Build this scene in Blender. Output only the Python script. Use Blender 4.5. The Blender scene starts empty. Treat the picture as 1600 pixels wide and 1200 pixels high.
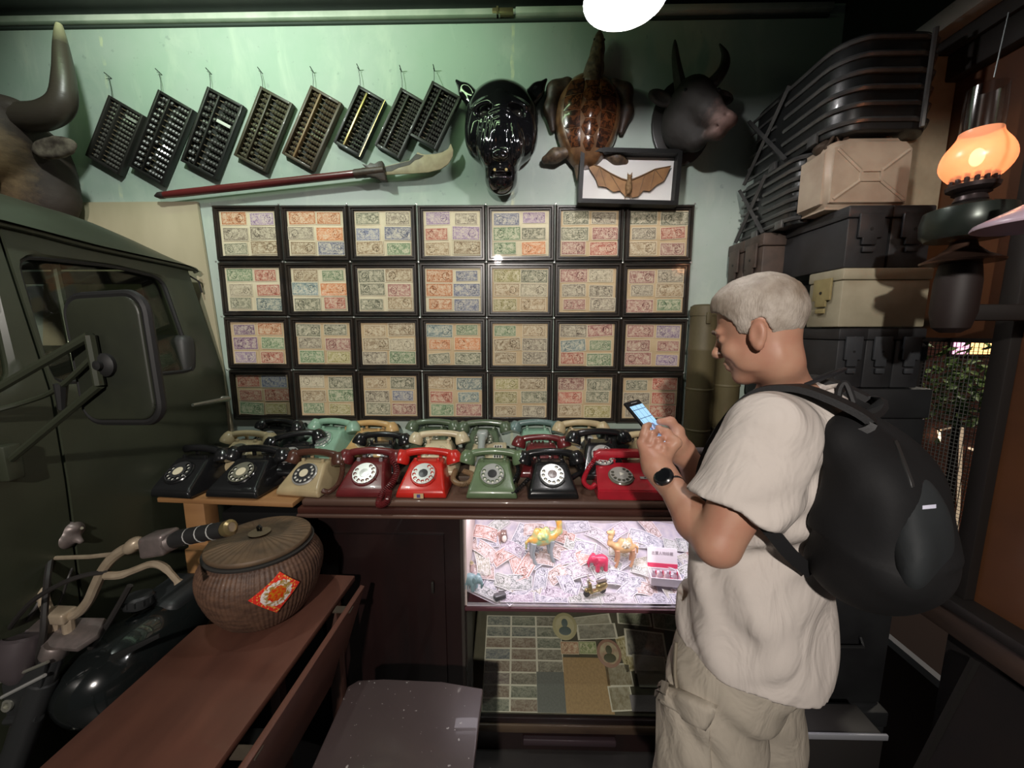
import bpy, bmesh, math, random
import numpy as np
from mathutils import Matrix, Vector, Euler
random.seed(7)
sc = bpy.context.scene
COL = sc.collection
PI = math.pi
R_ = math.radians
# ---------------------------------------------------------------- camera, world, light, exposure
CZ = 1.82                                    # eye height
PITCH, YAW, FPX = R_(8), R_(1.1), 600.0      # focal length in pixels of a 1600 px wide frame
cam_d = bpy.data.cameras.new('camera'); cam = bpy.data.objects.new('camera', cam_d); COL.objects.link(cam)
cam_d.sensor_width = 36; cam_d.lens = FPX / 1600 * 36; cam_d.clip_start = .02
cam.location = (0, 0, CZ); cam.rotation_euler = (PI / 2 - PITCH, 0, YAW)
sc.camera = cam
w = bpy.data.worlds.new('world'); sc.world = w; w.use_nodes = True
w.node_tree.nodes['Background'].inputs[0].default_value = (.55, .6, .62, 1)
w.node_tree.nodes['Background'].inputs[1].default_value = .035
sc.view_settings.view_transform = 'Standard'; sc.view_settings.look = 'None'
sc.view_settings.gamma = 1; sc.view_settings.exposure = 0.0; sc.view_settings.use_curve_mapping = False
def light(name, kind, loc, power, col, size=.1, aim=None, **kw):
    d = bpy.data.lights.new(name, kind); d.energy = power; d.color = col
    if kind == 'AREA': d.size = size
    else: d.shadow_soft_size = size
    for k, v in kw.items(): setattr(d, k, v)
    o = bpy.data.objects.new(name, d); COL.objects.link(o); o.location = loc
    if aim is not None: o.rotation_euler = (Vector(aim) - Vector(loc)).to_track_quat('-Z', 'Y').to_euler()
    return o
# ceiling lamps of the shop above and behind the camera, and the green tinted tube over the wall
light('tube_light', 'AREA', (-.95, 1.40, 3.04), 3.4, (.66, 1, .54), 1.7, (-.95, 1.85, 3.02), shape='RECTANGLE', size_y=.05)
light('ceiling_lamp_light', 'SPOT', (-1.15, .95, 3.1), 40, (.92, 1, .92), .04, (-1.12, 1.85, 2.55), spot_size=R_(128), spot_blend=.35)
light('rear_lamp_light', 'SPOT', (-.3, -1.8, 2.78), 300, (1, .92, .85), .05, (-.3, -1.8, 0), spot_size=R_(172), spot_blend=.06)
# ---------------------------------------------------------------- pixel of the photograph -> point in the place
CR = Euler(cam.rotation_euler).to_matrix()
def at(u, v, X=None, Y=None, Z=None):
    d = CR @ Vector(((u - 800) / FPX, -(v - 600) / FPX, -1))
    t = X / d.x if X is not None else Y / d.y if Y is not None else (Z - CZ) / d.z
    return Vector((0, 0, CZ)) + d * t
# ---------------------------------------------------------------- node helpers
class NT:
    def __init__(s, name):
        s.m = bpy.data.materials.new(name); s.m.use_nodes = True; s.t = s.m.node_tree
        s.n = s.t.nodes; s.b = s.n['Principled BSDF']; s.out = s.n['Material Output']
    def put(s, sock, v):
        if v is None: return
        if hasattr(v, 'is_linked'): s.t.links.new(v, sock)
        elif isinstance(v, (tuple, list)) and len(v) == 3 and sock.type == 'RGBA': sock.default_value = (*v, 1)
        else: sock.default_value = v
    def node(s, typ, ins=(), out=0, **props):
        nd = s.n.new(typ)
        for k, v in props.items(): setattr(nd, k, v)
        items = ins.items() if isinstance(ins, dict) else enumerate(ins)
        for k, v in items: s.put(nd.inputs[k], v)
        return nd.outputs[out]
    def M(s, op, a, b=None, c=None, clamp=False): return s.node('ShaderNodeMath', [a, b, c], operation=op, use_clamp=clamp)
    def mix(s, f, a, b, mode='MIX'):
        nd = s.n.new('ShaderNodeMix'); nd.data_type = 'RGBA'; nd.blend_type = mode
        s.put(nd.inputs[0], f); s.put(nd.inputs[6], a); s.put(nd.inputs[7], b); return nd.outputs[2]
    def coord(s, kind='Object'): return s.node('ShaderNodeTexCoord', out=['Generated', 'Normal', 'UV', 'Object'].index(kind))
    def mapv(s, vec, scale=(1, 1, 1), loc=(0, 0, 0), rot=(0, 0, 0)): return s.node('ShaderNodeMapping', {0: vec, 1: loc, 2: rot, 3: scale})
    def noise(s, vec, scale, detail=3, rough=.55, dist=0): return s.node('ShaderNodeTexNoise', {'Vector': vec, 'Scale': scale, 'Detail': detail, 'Roughness': rough, 'Distortion': dist})
    def ramp(s, f, lo, hi): return s.node('ShaderNodeMapRange', {0: f, 1: lo, 2: hi}, clamp=True)
    def sep(s, vec):
        nd = s.n.new('ShaderNodeSeparateXYZ'); s.put(nd.inputs[0], vec); return nd.outputs
    def objcol(s): return s.node('ShaderNodeObjectInfo', out=1)
    def rnd(s): return s.node('ShaderNodeObjectInfo', out=5)
    def bump(s, h, strength=.3, dist=.002): s.put(s.b.inputs['Normal'], s.node('ShaderNodeBump', {'Height': h, 'Strength': strength, 'Distance': dist}))
    def set(s, **kw):
        for k, v in kw.items(): s.put(s.b.inputs[k.replace('_', ' ')], v)
        return s.m
MATS = {}
def mat(name, col, rough=.5, metal=0, col2=None, scale=8, stretch=(1, 1, 1), bump=0, bscale=None, spec=.5, coat=0, lo=.35, hi=.65, **kw):
    """principled material, two colours mixed by noise in object space, fine relief"""
    if name in MATS: return MATS[name]
    t = NT(name); c = t.coord()
    if stretch != (1, 1, 1): c = t.mapv(c, stretch)
    base = col
    if col2 is not None: base = t.mix(t.ramp(t.noise(c, scale, 4), lo, hi), col, col2)
    t.set(Base_Color=base, Roughness=rough, Metallic=metal, Specular_IOR_Level=spec, Coat_Weight=coat)
    if bump: t.bump(t.noise(c, bscale or scale * 3, 4), bump)
    for k, v in kw.items(): t.put(t.b.inputs[k.replace('_', ' ')], v)
    MATS[name] = t.m; return t.m
def emis(name, col, strength):
    if name in MATS: return MATS[name]
    t = NT(name); t.set(Base_Color=col, Emission_Color=col, Emission_Strength=strength); MATS[name] = t.m; return t.m
def glass(name, tint=(1, 1, 1), refl=.06, rough=.02, graz=.5):
    if name in MATS: return MATS[name]
    t = NT(name)
    tr = t.node('ShaderNodeBsdfTransparent', [tint]); gl = t.node('ShaderNodeBsdfGlossy', {'Roughness': rough})
    fc = t.node('ShaderNodeLayerWeight', {'Blend': .5}, out=1)
    sh = t.node('ShaderNodeMixShader', [t.M('ADD', refl * .5, t.M('MULTIPLY', t.M('POWER', fc, 4.), graz), clamp=True), tr, gl]); t.t.links.new(sh, t.out.inputs[0])
    MATS[name] = t.m; return t.m
# ---------------------------------------------------------------- mesh helpers
def rotz(a): return Matrix.Rotation(a, 4, 'Z')
def rotx(a): return Matrix.Rotation(a, 4, 'X')
def roty(a): return Matrix.Rotation(a, 4, 'Y')
def T(*p): return Matrix.Translation(Vector(p if len(p) == 3 else p[0]))
def frame(o, x, y, z):
    m = Matrix.Identity(4)
    for i, a in enumerate((x, y, z, o)):
        for j in range(3): m[j][i] = a[j]
    return m
def along(a, b):
    """matrix whose Z runs from a to b, origin a"""
    a, b = Vector(a), Vector(b); z = (b - a).normalized()
    x = Vector((0, 0, 1)).cross(z)
    if x.length < 1e-4: x = Vector((1, 0, 0))
    x.normalize(); return frame(a, x, z.cross(x), z)
class MB:
    def __init__(s): s.v = []; s.f = []
    def add(s, vs, fs, M=None):
        n = len(s.v)
        s.v += [tuple(M @ Vector(p)) for p in vs] if M is not None else [tuple(p) for p in vs]
        s.f += [tuple(i + n for i in f) for f in fs]; return s
    def bm(s, b, M=None):
        b.verts.index_update(); s.add([v.co.copy() for v in b.verts], [[v.index for v in f.verts] for f in b.faces], M); b.free(); return s
    def box(s, c, size, M=None, bev=0, seg=2, taper=1):
        b = bmesh.new(); bmesh.ops.create_cube(b, size=1)
        for v in b.verts:
            k = taper if v.co.z > 0 else 1
            v.co = Vector((v.co.x * size[0] * k, v.co.y * size[1] * k, v.co.z * size[2]))
        if bev: bmesh.ops.bevel(b, geom=b.edges[:], offset=bev, segments=seg, affect='EDGES', profile=.5)
        return s.bm(b, (M or Matrix.Identity(4)) @ T(*c))
    def span(s, lo, hi, M=None, bev=0, seg=2):
        return s.box([(a + b) / 2 for a, b in zip(lo, hi)], [b - a for a, b in zip(lo, hi)], M, bev, seg)
    def lathe(s, prof, n=24, M=None, arc=2 * PI, cap=True):
        vs = []; fs = []; full = abs(arc - 2 * PI) < 1e-6; m = n if full else n + 1
        for r, z in prof:
            for i in range(m):
                a = arc * i / n; vs.append((r * math.cos(a), r * math.sin(a), z))
        for j in range(len(prof) - 1):
            for i in range(n):
                k = (i + 1) % m; fs.append((j * m + i, j * m + k, (j + 1) * m + k, (j + 1) * m + i))
        if cap and full:
            if prof[0][0] > 1e-5: fs.append(tuple(range(m))[::-1])
            if prof[-1][0] > 1e-5: fs.append(tuple((len(prof) - 1) * m + i for i in range(m)))
        return s.add(vs, fs, M)
    def cyl(s, a, b, r0, r1=None, n=12): 
        L = (Vector(b) - Vector(a)).length; return s.lathe([(r0, 0), (r0 if r1 is None else r1, L)], n, along(a, b))
    def tube(s, pts, r, n=8, close=False):
        pts = [Vector(p) for p in pts]; m = len(pts); rr = r if isinstance(r, (list, tuple)) else [r] * m
        vs = []; fs = []; up = None
        for i, p in enumerate(pts):
            d = (pts[(i + 1) % m] - pts[i - 1]) if close else (pts[min(i + 1, m - 1)] - pts[max(i - 1, 0)])
            d.normalize()
            if up is None:
                up = Vector((0, 0, 1)).cross(d)
                if up.length < .05: up = Vector((1, 0, 0)).cross(d)
            up = (up - d * up.dot(d)).normalized(); w_ = d.cross(up)
            for k in range(n):
                a = 2 * PI * k / n; vs.append(p + (up * math.cos(a) + w_ * math.sin(a)) * rr[i])
        for i in range(m if close else m - 1):
            j = (i + 1) % m
            for k in range(n): q = (k + 1) % n; fs.append((i * n + k, i * n + q, j * n + q, j * n + k))
        if not close: fs += [tuple(range(n))[::-1], tuple((m - 1) * n + k for k in range(n))]
        return s.add(vs, fs)
    def ball(s, c, r, M=None, n=16, m=10):
        r = r if isinstance(r, (list, tuple)) else (r, r, r)
        vs = [(0, 0, -r[2])]; fs = []
        for j in range(1, m):
            t = PI * j / m - PI / 2
            for i in range(n): a = 2 * PI * i / n; vs.append((r[0] * math.cos(t) * math.cos(a), r[1] * math.cos(t) * math.sin(a), r[2] * math.sin(t)))
        vs.append((0, 0, r[2])); L = len(vs) - 1
        for i in range(n):
            q = (i + 1) % n; fs.append((0, 1 + q, 1 + i)); fs.append((L, 1 + (m - 2) * n + i, 1 + (m - 2) * n + q))
            for j in range(m - 2): fs.append((1 + j * n + i, 1 + j * n + q, 1 + (j + 1) * n + q, 1 + (j + 1) * n + i))
        return s.add(vs, fs, (M or Matrix.Identity(4)) @ T(*c))
    def prism(s, poly, depth, M=None, bev=0, seg=2):
        """2-D outline in local XY, extruded 0..depth along Z"""
        b = bmesh.new(); vs = [b.verts.new((p[0], p[1], 0)) for p in poly]; f = b.faces.new(vs)
        r = bmesh.ops.extrude_face_region(b, geom=[f])
        for e in r['geom']:
            if isinstance(e, bmesh.types.BMVert): e.co.z += depth
        bmesh.ops.recalc_face_normals(b, faces=b.faces[:])
        if bev: bmesh.ops.bevel(b, geom=b.edges[:], offset=bev, segments=seg, affect='EDGES', profile=.5)
        return s.bm(b, M)
    def ring(s, outer, inner, depth, M=None, outer2=None, inner2=None):
        """flat band between two loops of equal length, extruded (front loops may differ)"""
        n = len(outer); o2 = outer2 or outer; i2 = inner2 or inner
        vs = [(*p, 0) for p in outer] + [(*p, 0) for p in inner] + [(*p, depth) for p in o2] + [(*p, depth) for p in i2]; fs = []
        for i in range(n):
            j = (i + 1) % n
            fs += [(i, n + i, n + j, j), (2 * n + i, 2 * n + j, 3 * n + j, 3 * n + i), (i, j, 2 * n + j, 2 * n + i), (n + i, 3 * n + i, 3 * n + j, n + j)]
        return s.add(vs, fs, M)
    def surf(s, fn, nu, nv, M=None, closeu=False):
        vs = [fn(i / nu, j / nv) for j in range(nv + 1) for i in range(nu + (0 if closeu else 1))]; m = nu + (0 if closeu else 1)
        fs = [(j * m + i, j * m + (i + 1) % m, (j + 1) * m + (i + 1) % m, (j + 1) * m + i) for j in range(nv) for i in range(nu)]
        return s.add(vs, fs, M)
    def mesh(s, name, smooth=35, uv=None):
        me = bpy.data.meshes.new(name); me.from_pydata(s.v, [], s.f); me.update()
        b = bmesh.new(); b.from_mesh(me); bmesh.ops.recalc_face_normals(b, faces=b.faces[:]); b.to_mesh(me); b.free()
        if smooth:
            me.polygons.foreach_set('use_smooth', [True] * len(me.polygons)); me.set_sharp_from_angle(angle=R_(smooth))
        me.materials.append(None); return me
    def build(s, name, m, parent=None, smooth=35, M=None): return inst(name, s.mesh(name, smooth), m, parent, M)
def inst(name, me, m, parent=None, M=None):
    o = bpy.data.objects.new(name, me); COL.objects.link(o)
    if parent is not None: o.parent = parent
    if M is not None: o.matrix_local = M
    sl = o.material_slots[0]; sl.link = 'OBJECT'; sl.material = m
    return o
def tag(o, label, cat, group=None):
    o['label'] = label; o['category'] = cat
    if group: o['group'] = group
    return o
def thing(name, label, cat, M=None, group=None):
    o = bpy.data.objects.new(name, None); COL.objects.link(o); o.empty_display_size = .05
    if M is not None: o.matrix_world = M if isinstance(M, Matrix) else T(*M)
    return tag(o, label, cat, group)
def struct(o): o['kind'] = 'structure'; return o
def stuff(o): o['kind'] = 'stuff'; return o
def rrect(w, h, r, n=5):
    p = []
    for cx, cy, a0 in ((w / 2 - r, h / 2 - r, 0), (-w / 2 + r, h / 2 - r, 90), (-w / 2 + r, -h / 2 + r, 180), (w / 2 - r, -h / 2 + r, 270)):
        for i in range(n + 1): a = R_(a0 + 90 * i / n); p.append((cx + r * math.cos(a), cy + r * math.sin(a)))
    return p
def smoothpath(pts, n=6, closed=False):
    """Catmull-Rom through the points"""
    P = [Vector(p) for p in pts]; m = len(P); out = []
    for i in range(m if closed else m - 1):
        g = (lambda k: P[k % m]) if closed else (lambda k: P[max(0, min(m - 1, k))])
        a, b, c, d = g(i - 1), g(i), g(i + 1), g(i + 2)
        for k in range(n):
            t = k / n; out.append(.5 * ((2 * b) + (c - a) * t + (2 * a - 5 * b + 4 * c - d) * t * t + (3 * b - a - 3 * c + d) * t ** 3))
    if not closed: out.append(P[-1])
    return out
def coil(pts, R, turns, r, n=5, per=9):
    """spring-coiled cord round a smooth path"""
    path = smoothpath(pts, 10); L = len(path) - 1; out = []; N = turns * per; up = Vector((.13, .2, 1)).normalized()
    for i in range(N + 1):
        s = i / N * L; k = min(int(s), L - 1); p = path[k].lerp(path[k + 1], s - k); d = (path[k + 1] - path[k]).normalized()
        x = up.cross(d).normalized(); y = d.cross(x); a = 2 * PI * i / per
        out.append(p + (x * math.cos(a) + y * math.sin(a)) * R)
    return MB().tube(out, r, n)
# ---------------------------------------------------------------- sculpting by signed distance
class Clay:
    """smooth union of primitives on a voxel grid, meshed by surface nets"""
    def __init__(s, lo, hi, h):
        s.lo = np.array(lo, float); s.h = h; s.n = [int(math.ceil((b - a) / h)) + 1 for a, b in zip(lo, hi)]
        s.F = np.full(s.n, 1.0, np.float32)
    def blk(s, lo, hi):
        a = [max(0, int((l - o) / s.h)) for l, o in zip(lo, s.lo)]; b = [min(n, int((u - o) / s.h) + 2) for u, o, n in zip(hi, s.lo, s.n)]
        if any(p >= q for p, q in zip(a, b)): return None, None
        g = [(s.lo[i] + s.h * np.arange(a[i], b[i], dtype=np.float32)) for i in range(3)]
        return tuple(slice(p, q) for p, q in zip(a, b)), (g[0][:, None, None], g[1][None, :, None], g[2][None, None, :])
    def put(s, sl, d, k, sub=False):
        a = s.F[sl]
        if sub:
            d = -d
            r = np.maximum(a, d)
            if k > 0: q = np.maximum(k - np.abs(a - d), 0) / k; r = r + q * q * k / 4
        else:
            r = np.minimum(a, d)
            if k > 0: q = np.maximum(k - np.abs(a - d), 0) / k; r = r - q * q * k / 4
        s.F[sl] = r
    def ell(s, c, r, R=None, k=.02, sub=False):
        r = np.array(r if isinstance(r, (tuple, list)) else (r, r, r), float); m = max(r) + k + 3 * s.h
        sl, g = s.blk([q - m for q in c], [q + m for q in c])
        if sl is None: return s
        p = [g[i] - c[i] for i in range(3)]
        if R is not None:
            Q = np.array(R.to_3x3().transposed()); p = [Q[i][0] * p[0] + Q[i][1] * p[1] + Q[i][2] * p[2] for i in range(3)]
        k0 = np.sqrt(sum((p[i] / r[i]) ** 2 for i in range(3))); k1 = np.sqrt(sum((p[i] / r[i] ** 2) ** 2 for i in range(3))) + 1e-9
        s.put(sl, np.where(k0 < 1e-3, -min(r), k0 * (k0 - 1) / k1), k, sub); return s
    def cone(s, a, b, ra, rb=None, k=.02, sub=False, flat=None):
        rb = ra if rb is None else rb; m = max(ra, rb) + k + 3 * s.h
        sl, g = s.blk([min(p, q) - m for p, q in zip(a, b)], [max(p, q) + m for p, q in zip(a, b)])
        if sl is None: return s
        ab = [q - p for p, q in zip(a, b)]; L = sum(q * q for q in ab) + 1e-12
        p = [g[i] - a[i] for i in range(3)]
        t = np.clip((p[0] * ab[0] + p[1] * ab[1] + p[2] * ab[2]) / L, 0, 1)
        d = np.sqrt(sum((p[i] - t * ab[i]) ** 2 for i in range(3))) - (ra + t * (rb - ra)); s.put(sl, d, k, sub); return s
    def chain(s, pts, rs, k=.02):
        for i in range(len(pts) - 1): s.cone(pts[i], pts[i + 1], rs[i], rs[i + 1], k)
        return s
    def box(s, c, half, R=None, rnd=.01, k=.01, sub=False):
        m = math.sqrt(sum(q * q for q in half)) + k + 3 * s.h
        sl, g = s.blk([q - m for q in c], [q + m for q in c])
        if sl is None: return s
        p = [g[i] - c[i] for i in range(3)]
        if R is not None:
            Q = np.array(R.to_3x3().transposed()); p = [Q[i][0] * p[0] + Q[i][1] * p[1] + Q[i][2] * p[2] for i in range(3)]
        q = [np.abs(p[i]) - half[i] + rnd for i in range(3)]
        d = np.sqrt(sum(np.maximum(e, 0) ** 2 for e in q)) + np.minimum(np.maximum(np.maximum(q[0], q[1]), q[2]), 0) - rnd; s.put(sl, d, k, sub); return s
    def disp(s, fn):
        g = [(s.lo[i] + s.h * np.arange(s.n[i], dtype=np.float32)) for i in range(3)]
        m = np.abs(s.F) < .05; P = np.argwhere(m); X = s.lo + s.h * P; s.F[m] += fn(X[:, 0], X[:, 1], X[:, 2]).astype(np.float32); return s
    def mesh(s, name):
        F = s.F; S = F < 0; c = sum(S[i:F.shape[0] - 1 + i, j:F.shape[1] - 1 + j, k:F.shape[2] - 1 + k].astype(np.int8) for i in (0, 1) for j in (0, 1) for k in (0, 1))
        act = (c > 0) & (c < 8); cells = np.argwhere(act); n = len(cells); idx = np.full(act.shape, -1, np.int64); idx[act] = np.arange(n)
        acc = np.zeros((n, 3)); cnt = np.zeros(n); off = [(i, j, k) for i in (0, 1) for j in (0, 1) for k in (0, 1)]
        val = {o: F[cells[:, 0] + o[0], cells[:, 1] + o[1], cells[:, 2] + o[2]] for o in off}
        for a in off:
            for ax in range(3):
                if a[ax]: continue
                b = list(a); b[ax] = 1; b = tuple(b); fa, fb = val[a], val[b]; m = (fa < 0) != (fb < 0)
                t = fa[m] / (fa[m] - fb[m]); p = np.tile(np.array(a, float), (m.sum(), 1)); p[:, ax] += t; acc[m] += p; cnt[m] += 1
        V = s.lo + s.h * (cells + acc / cnt[:, None]); Q = []
        for ax in range(3):
            u, v = [(1, 2), (2, 0), (0, 1)][ax]; sa = [slice(None)] * 3; sb = [slice(None)] * 3; sa[ax] = slice(0, -1); sb[ax] = slice(1, None)
            A = S[tuple(sa)]; B = S[tuple(sb)]; e = np.argwhere(A != B); e = e[(e[:, u] > 0) & (e[:, v] > 0) & (e[:, u] < F.shape[u] - 1) & (e[:, v] < F.shape[v] - 1)]
            ins = A[e[:, 0], e[:, 1], e[:, 2]]
            def I(du, dv):
                q = e.copy(); q[:, u] += du; q[:, v] += dv; return idx[q[:, 0], q[:, 1], q[:, 2]]
            q = np.stack([I(-1, -1), I(0, -1), I(0, 0), I(-1, 0)], 1); q[~ins] = q[~ins][:, ::-1]; Q.append(q)
        Q = np.concatenate(Q); me = bpy.data.meshes.new(name)
        me.vertices.add(n); me.vertices.foreach_set('co', V.astype(np.float32).ravel())
        me.loops.add(len(Q) * 4); me.loops.foreach_set('vertex_index', Q.astype(np.int32).ravel())
        me.polygons.add(len(Q)); me.polygons.foreach_set('loop_start', np.arange(0, len(Q) * 4, 4, dtype=np.int32))
        me.polygons.foreach_set('use_smooth', [True] * len(Q)); me.update(calc_edges=True); me.validate()
        me.materials.append(None); return me
    def build(s, name, m, parent=None, M=None): return inst(name, s.mesh(name), m, parent, M)
def wob(x, y, z, seed=0, n=6, f=20):
    rs = np.random.RandomState(seed); r = 0
    for i in range(n):
        d = rs.normal(size=3); d *= f * (.6 + .8 * rs.rand()) / np.linalg.norm(d); r = r + np.sin(d[0] * x + d[1] * y + d[2] * z + rs.rand() * 6.3)
    return r / n
# ================================================================ the room
YB = 1.85
def wallM(X, Z, off=0., roll=0.):
    """local x right, y up, z out of the back wall"""
    return frame(Vector((X, YB - off, Z)), (1, 0, 0), (0, 0, 1), (0, -1, 0)) @ rotz(roll)
def wall_at(u, v, off=0., roll=0.):
    p = at(u, v, Y=YB - off); return wallM(p.x, p.z, off, roll)
def plaster():
    t = NT('mint_plaster'); c = t.coord()
    n1 = t.noise(c, 1.6, 5, .6); n2 = t.noise(t.mapv(c, (1, 1, .35)), 6, 5, .65, .6); n3 = t.noise(c, 38, 3)
    a = t.mix(t.ramp(n1, .38, .62), (.34, .44, .37), (.42, .48, .44))
    a = t.mix(t.M('MULTIPLY', t.ramp(n2, .52, .72), .55), a, (.55, .62, .52))
    a = t.mix(t.M('MULTIPLY', t.ramp(n3, .68, .72), .5), a, (.25, .3, .28))
    s = t.sep(c)                                                   # two sheet joints running down the board
    for x0 in (-1.83, -.02):
        d = t.M('ABSOLUTE', t.M('SUBTRACT', t.M('ADD', s[0], t.M('MULTIPLY', t.noise(c, 9), .03)), x0))
        a = t.mix(t.M('MULTIPLY', t.M('LESS_THAN', d, .007), t.ramp(t.noise(c, 14), .45, .6)), a, (.55, .6, .42))
    t.set(Base_Color=a, Roughness=.62); t.bump(t.M('ADD', n2, t.M('MULTIPLY', n3, .3)), .25, .004); return t.m
black = mat('black_paint', (.012, .012, .013), .5, col2=(.02, .02, .02), scale=6)
wl = struct(MB().span((-3.2, YB, 0), (1.52, YB + .1, 3.5)).build('wall_back', plaster()))
struct(MB().span((-3.2, -1.5, -.1), (1.5, YB, 0)).build('floor', mat('dark_floor', (.03, .026, .024), .5, col2=(.018, .016, .016), scale=3, bump=.2)))
struct(MB().span((-3.2, -1.5, 3.27), (1.5, YB, 3.35)).build('ceiling', mat('dark_ceiling', (.008, .008, .009), .8)))
struct(MB().span((-3.2, -1.5, 0), (-3.1, YB, 3.3)).build('wall_left', mat('left_wall', (.05, .05, .05), .8)))
pale = mat('pale_trim', (.52, .54, .48), .5, col2=(.38, .42, .36), scale=10)
z0 = at(400, 38, Y=YB).z
struct(MB().span((-3.1, YB - .035, z0), (-.085, YB, z0 + .024), bev=.003).build('trim_1', pale))
struct(MB().span((-.02, YB - .035, z0 + .004), (1.3, YB, z0 + .028), bev=.003).build('trim_2', pale))
struct(MB().span((-3.1, YB - .012, z0 - .010), (1.3, YB, z0 - .002)).build('trim_3', mat('dark_gap', (.035, .045, .04), .8)))  # thin dark line below the pale rail
struct(MB().span((-3.1, YB - .10, z0 + .045), (1.42, YB, z0 + .12)).build('trim_4', black))
p_ = MB().span((-.118, YB - .04, z0 + .002), (-.03, YB - .012, z0 + .022), bev=.003); p_.span((-.1, YB - .044, z0), (-.092, YB - .01, z0 + .024))
tag(p_.build('conduit_clamp', mat('brass_clamp', (.3, .24, .13), .4, .7)), 'dull brass conduit coupling joining the pale rail under the ceiling', 'conduit')
# cream board leaning on the wall behind the truck
b0 = at(308, 315, Y=1.835); b1 = at(346, 595, Y=1.80)
bd = MB().prism([(-2.5, .75), (b1.x + .03, .75), (b0.x, b0.z), (-2.2, b0.z + .0)], .012, frame(Vector((0, 1.845, 0)), (1, 0, 0), (0, 0, 1), (0, -1, 0)))
tag(bd.build('plywood_board', mat('cream_board', (.48, .43, .30), .6, col2=(.36, .32, .21), scale=3, stretch=(1, 1, .4), bump=.1)), 'large cream plywood board standing against the wall behind the truck', 'board')

# ================================================================ framed banknotes
def note_material(name, paper, strength=1.):
    t = NT(name); u, v, _ = t.sep(t.coord('UV')); r = t.rnd(); oc = t.objcol()
    off = t.node('ShaderNodeCombineXYZ', [t.M('MULTIPLY', r, 37.), t.M('MULTIPLY', r, 91.), 0.])
    vec = t.node('ShaderNodeVectorMath', [t.mapv(t.coord('UV'), (2, 1, 1)), off], operation='ADD')
    du = t.M('MULTIPLY', t.M('ABSOLUTE', t.M('SUBTRACT', u, .5)), 2.); dv = t.M('MULTIPLY', t.M('ABSOLUTE', t.M('SUBTRACT', v, .5)), 2.)
    m = t.M('MINIMUM', t.M('MULTIPLY', t.M('SUBTRACT', 1., du), 2.), t.M('SUBTRACT', 1., dv))
    band = t.M('MULTIPLY', t.M('GREATER_THAN', m, .1), t.M('LESS_THAN', m, .24)); inside = t.M('GREATER_THAN', m, .24)
    cu = t.M('ADD', .27, t.M('MULTIPLY', t.M('GREATER_THAN', r, .5), .46))
    dist = t.M('SQRT', t.M('ADD', t.M('POWER', t.M('MULTIPLY', t.M('SUBTRACT', u, cu), 2.2), 2.), t.M('POWER', t.M('SUBTRACT', v, .5), 2.)))
    por = t.M('LESS_THAN', dist, .29); rim = t.M('MULTIPLY', por, t.M('GREATER_THAN', dist, .25))
    wav = t.M('SINE', t.M('ADD', t.M('MULTIPLY', v, 55.), t.M('MULTIPLY', t.M('SINE', t.M('ADD', t.M('MULTIPLY', u, 26.), t.M('MULTIPLY', r, 20.))), 3.)))
    n1 = t.ramp(t.noise(vec, 3.2, 4, .6, .8), .36, .66); n2 = t.ramp(t.noise(vec, 11, 3, .6), .38, .62)
    body = t.M('ADD', t.M('MULTIPLY', n1, .62), t.M('ADD', t.M('MULTIPLY', n2, .42), t.M('MULTIPLY', wav, .12)))
    body = t.M('ADD', body, t.M('MULTIPLY', por, t.M('SUBTRACT', t.M('MULTIPLY', n2, .5), .22)))
    ink = t.M('ADD', t.M('MULTIPLY', inside, t.M('SUBTRACT', body, .06)), t.M('MULTIPLY', band, t.M('ADD', .5, t.M('MULTIPLY', n2, .4))))
    ink = t.M('MULTIPLY', t.M('ADD', ink, t.M('MULTIPLY', rim, .5)), strength, clamp=True)
    oc = t.mix(.18, oc, (.30, .24, .15)); base = t.mix(.20, paper, oc); dark = t.mix(1., oc, (.22, .21, .2), 'MULTIPLY')
    c = t.mix(t.ramp(ink, .05, .62), base, oc); c = t.mix(t.ramp(ink, .52, .95), c, dark)
    t.set(Base_Color=c, Roughness=.75); return t.m
NOTE = note_material('banknote_print', (.72, .66, .49), .82)
NOTE2 = note_material('banknote_print_pale', (.82, .79, .82), .85)
def note_mesh(bend=0., n=1):
    vs = []; fs = []; 
    for k, z in enumerate((0, .0009)):
        for i in range(n + 1):
            x = i / n - .5; dz = bend * (math.cos(x * 3) - .5)
            vs += [(x, -.5, z + dz), (x, .5, z + dz)]
    q = 2 * (n + 1)
    for i in range(n): fs += [(2 * i, 2 * i + 1, 2 * i + 3, 2 * i + 2), (q + 2 * i, q + 2 * i + 2, q + 2 * i + 3, q + 2 * i + 1), (2 * i, 2 * i + 2, q + 2 * i + 2, q + 2 * i), (2 * i + 1, q + 2 * i + 1, q + 2 * i + 3, 2 * i + 3)]
    fs += [(0, q, q + 1, 1), (2 * n, 2 * n + 1, q + 2 * n + 1, q + 2 * n)]
    me = MB().add(vs, fs).mesh('banknote', 20); uv = me.uv_layers.new()
    for l in me.loops: co = me.vertices[l.vertex_index].co; uv.data[l.index].uv = (co.x + .5, co.y + .5)
    return me
NM = note_mesh(); NMB = [note_mesh(b, 6) for b in (.012, -.010, .02)]
INK = dict(o=(.62, .20, .06), v=(.30, .20, .36), k=(.26, .22, .17), d=(.17, .19, .13), s=(.36, .25, .14), b=(.16, .20, .34), g=(.13, .26, .13), r=(.52, .10, .07),
           t=(.14, .24, .26), w=(.48, .42, .30), m=(.34, .11, .11), y=(.38, .34, .12), p=(.17, .06, .20))
ROWS = ['ovkkds ookosb dkbbsg vkrvss bvgdgo dkdmmr ddkrsm', 'grwrdt sgtodr dsdmds obobob ydswys mwkkmk mkksmg',
        'popgvr ddkmgy ssswkg tgoodd gssksk kmtgrg mvmmmv', 'rbrrgy wdsggy sdkbdm strtgm ysydsk mdrdsy drkrkr']
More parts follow.
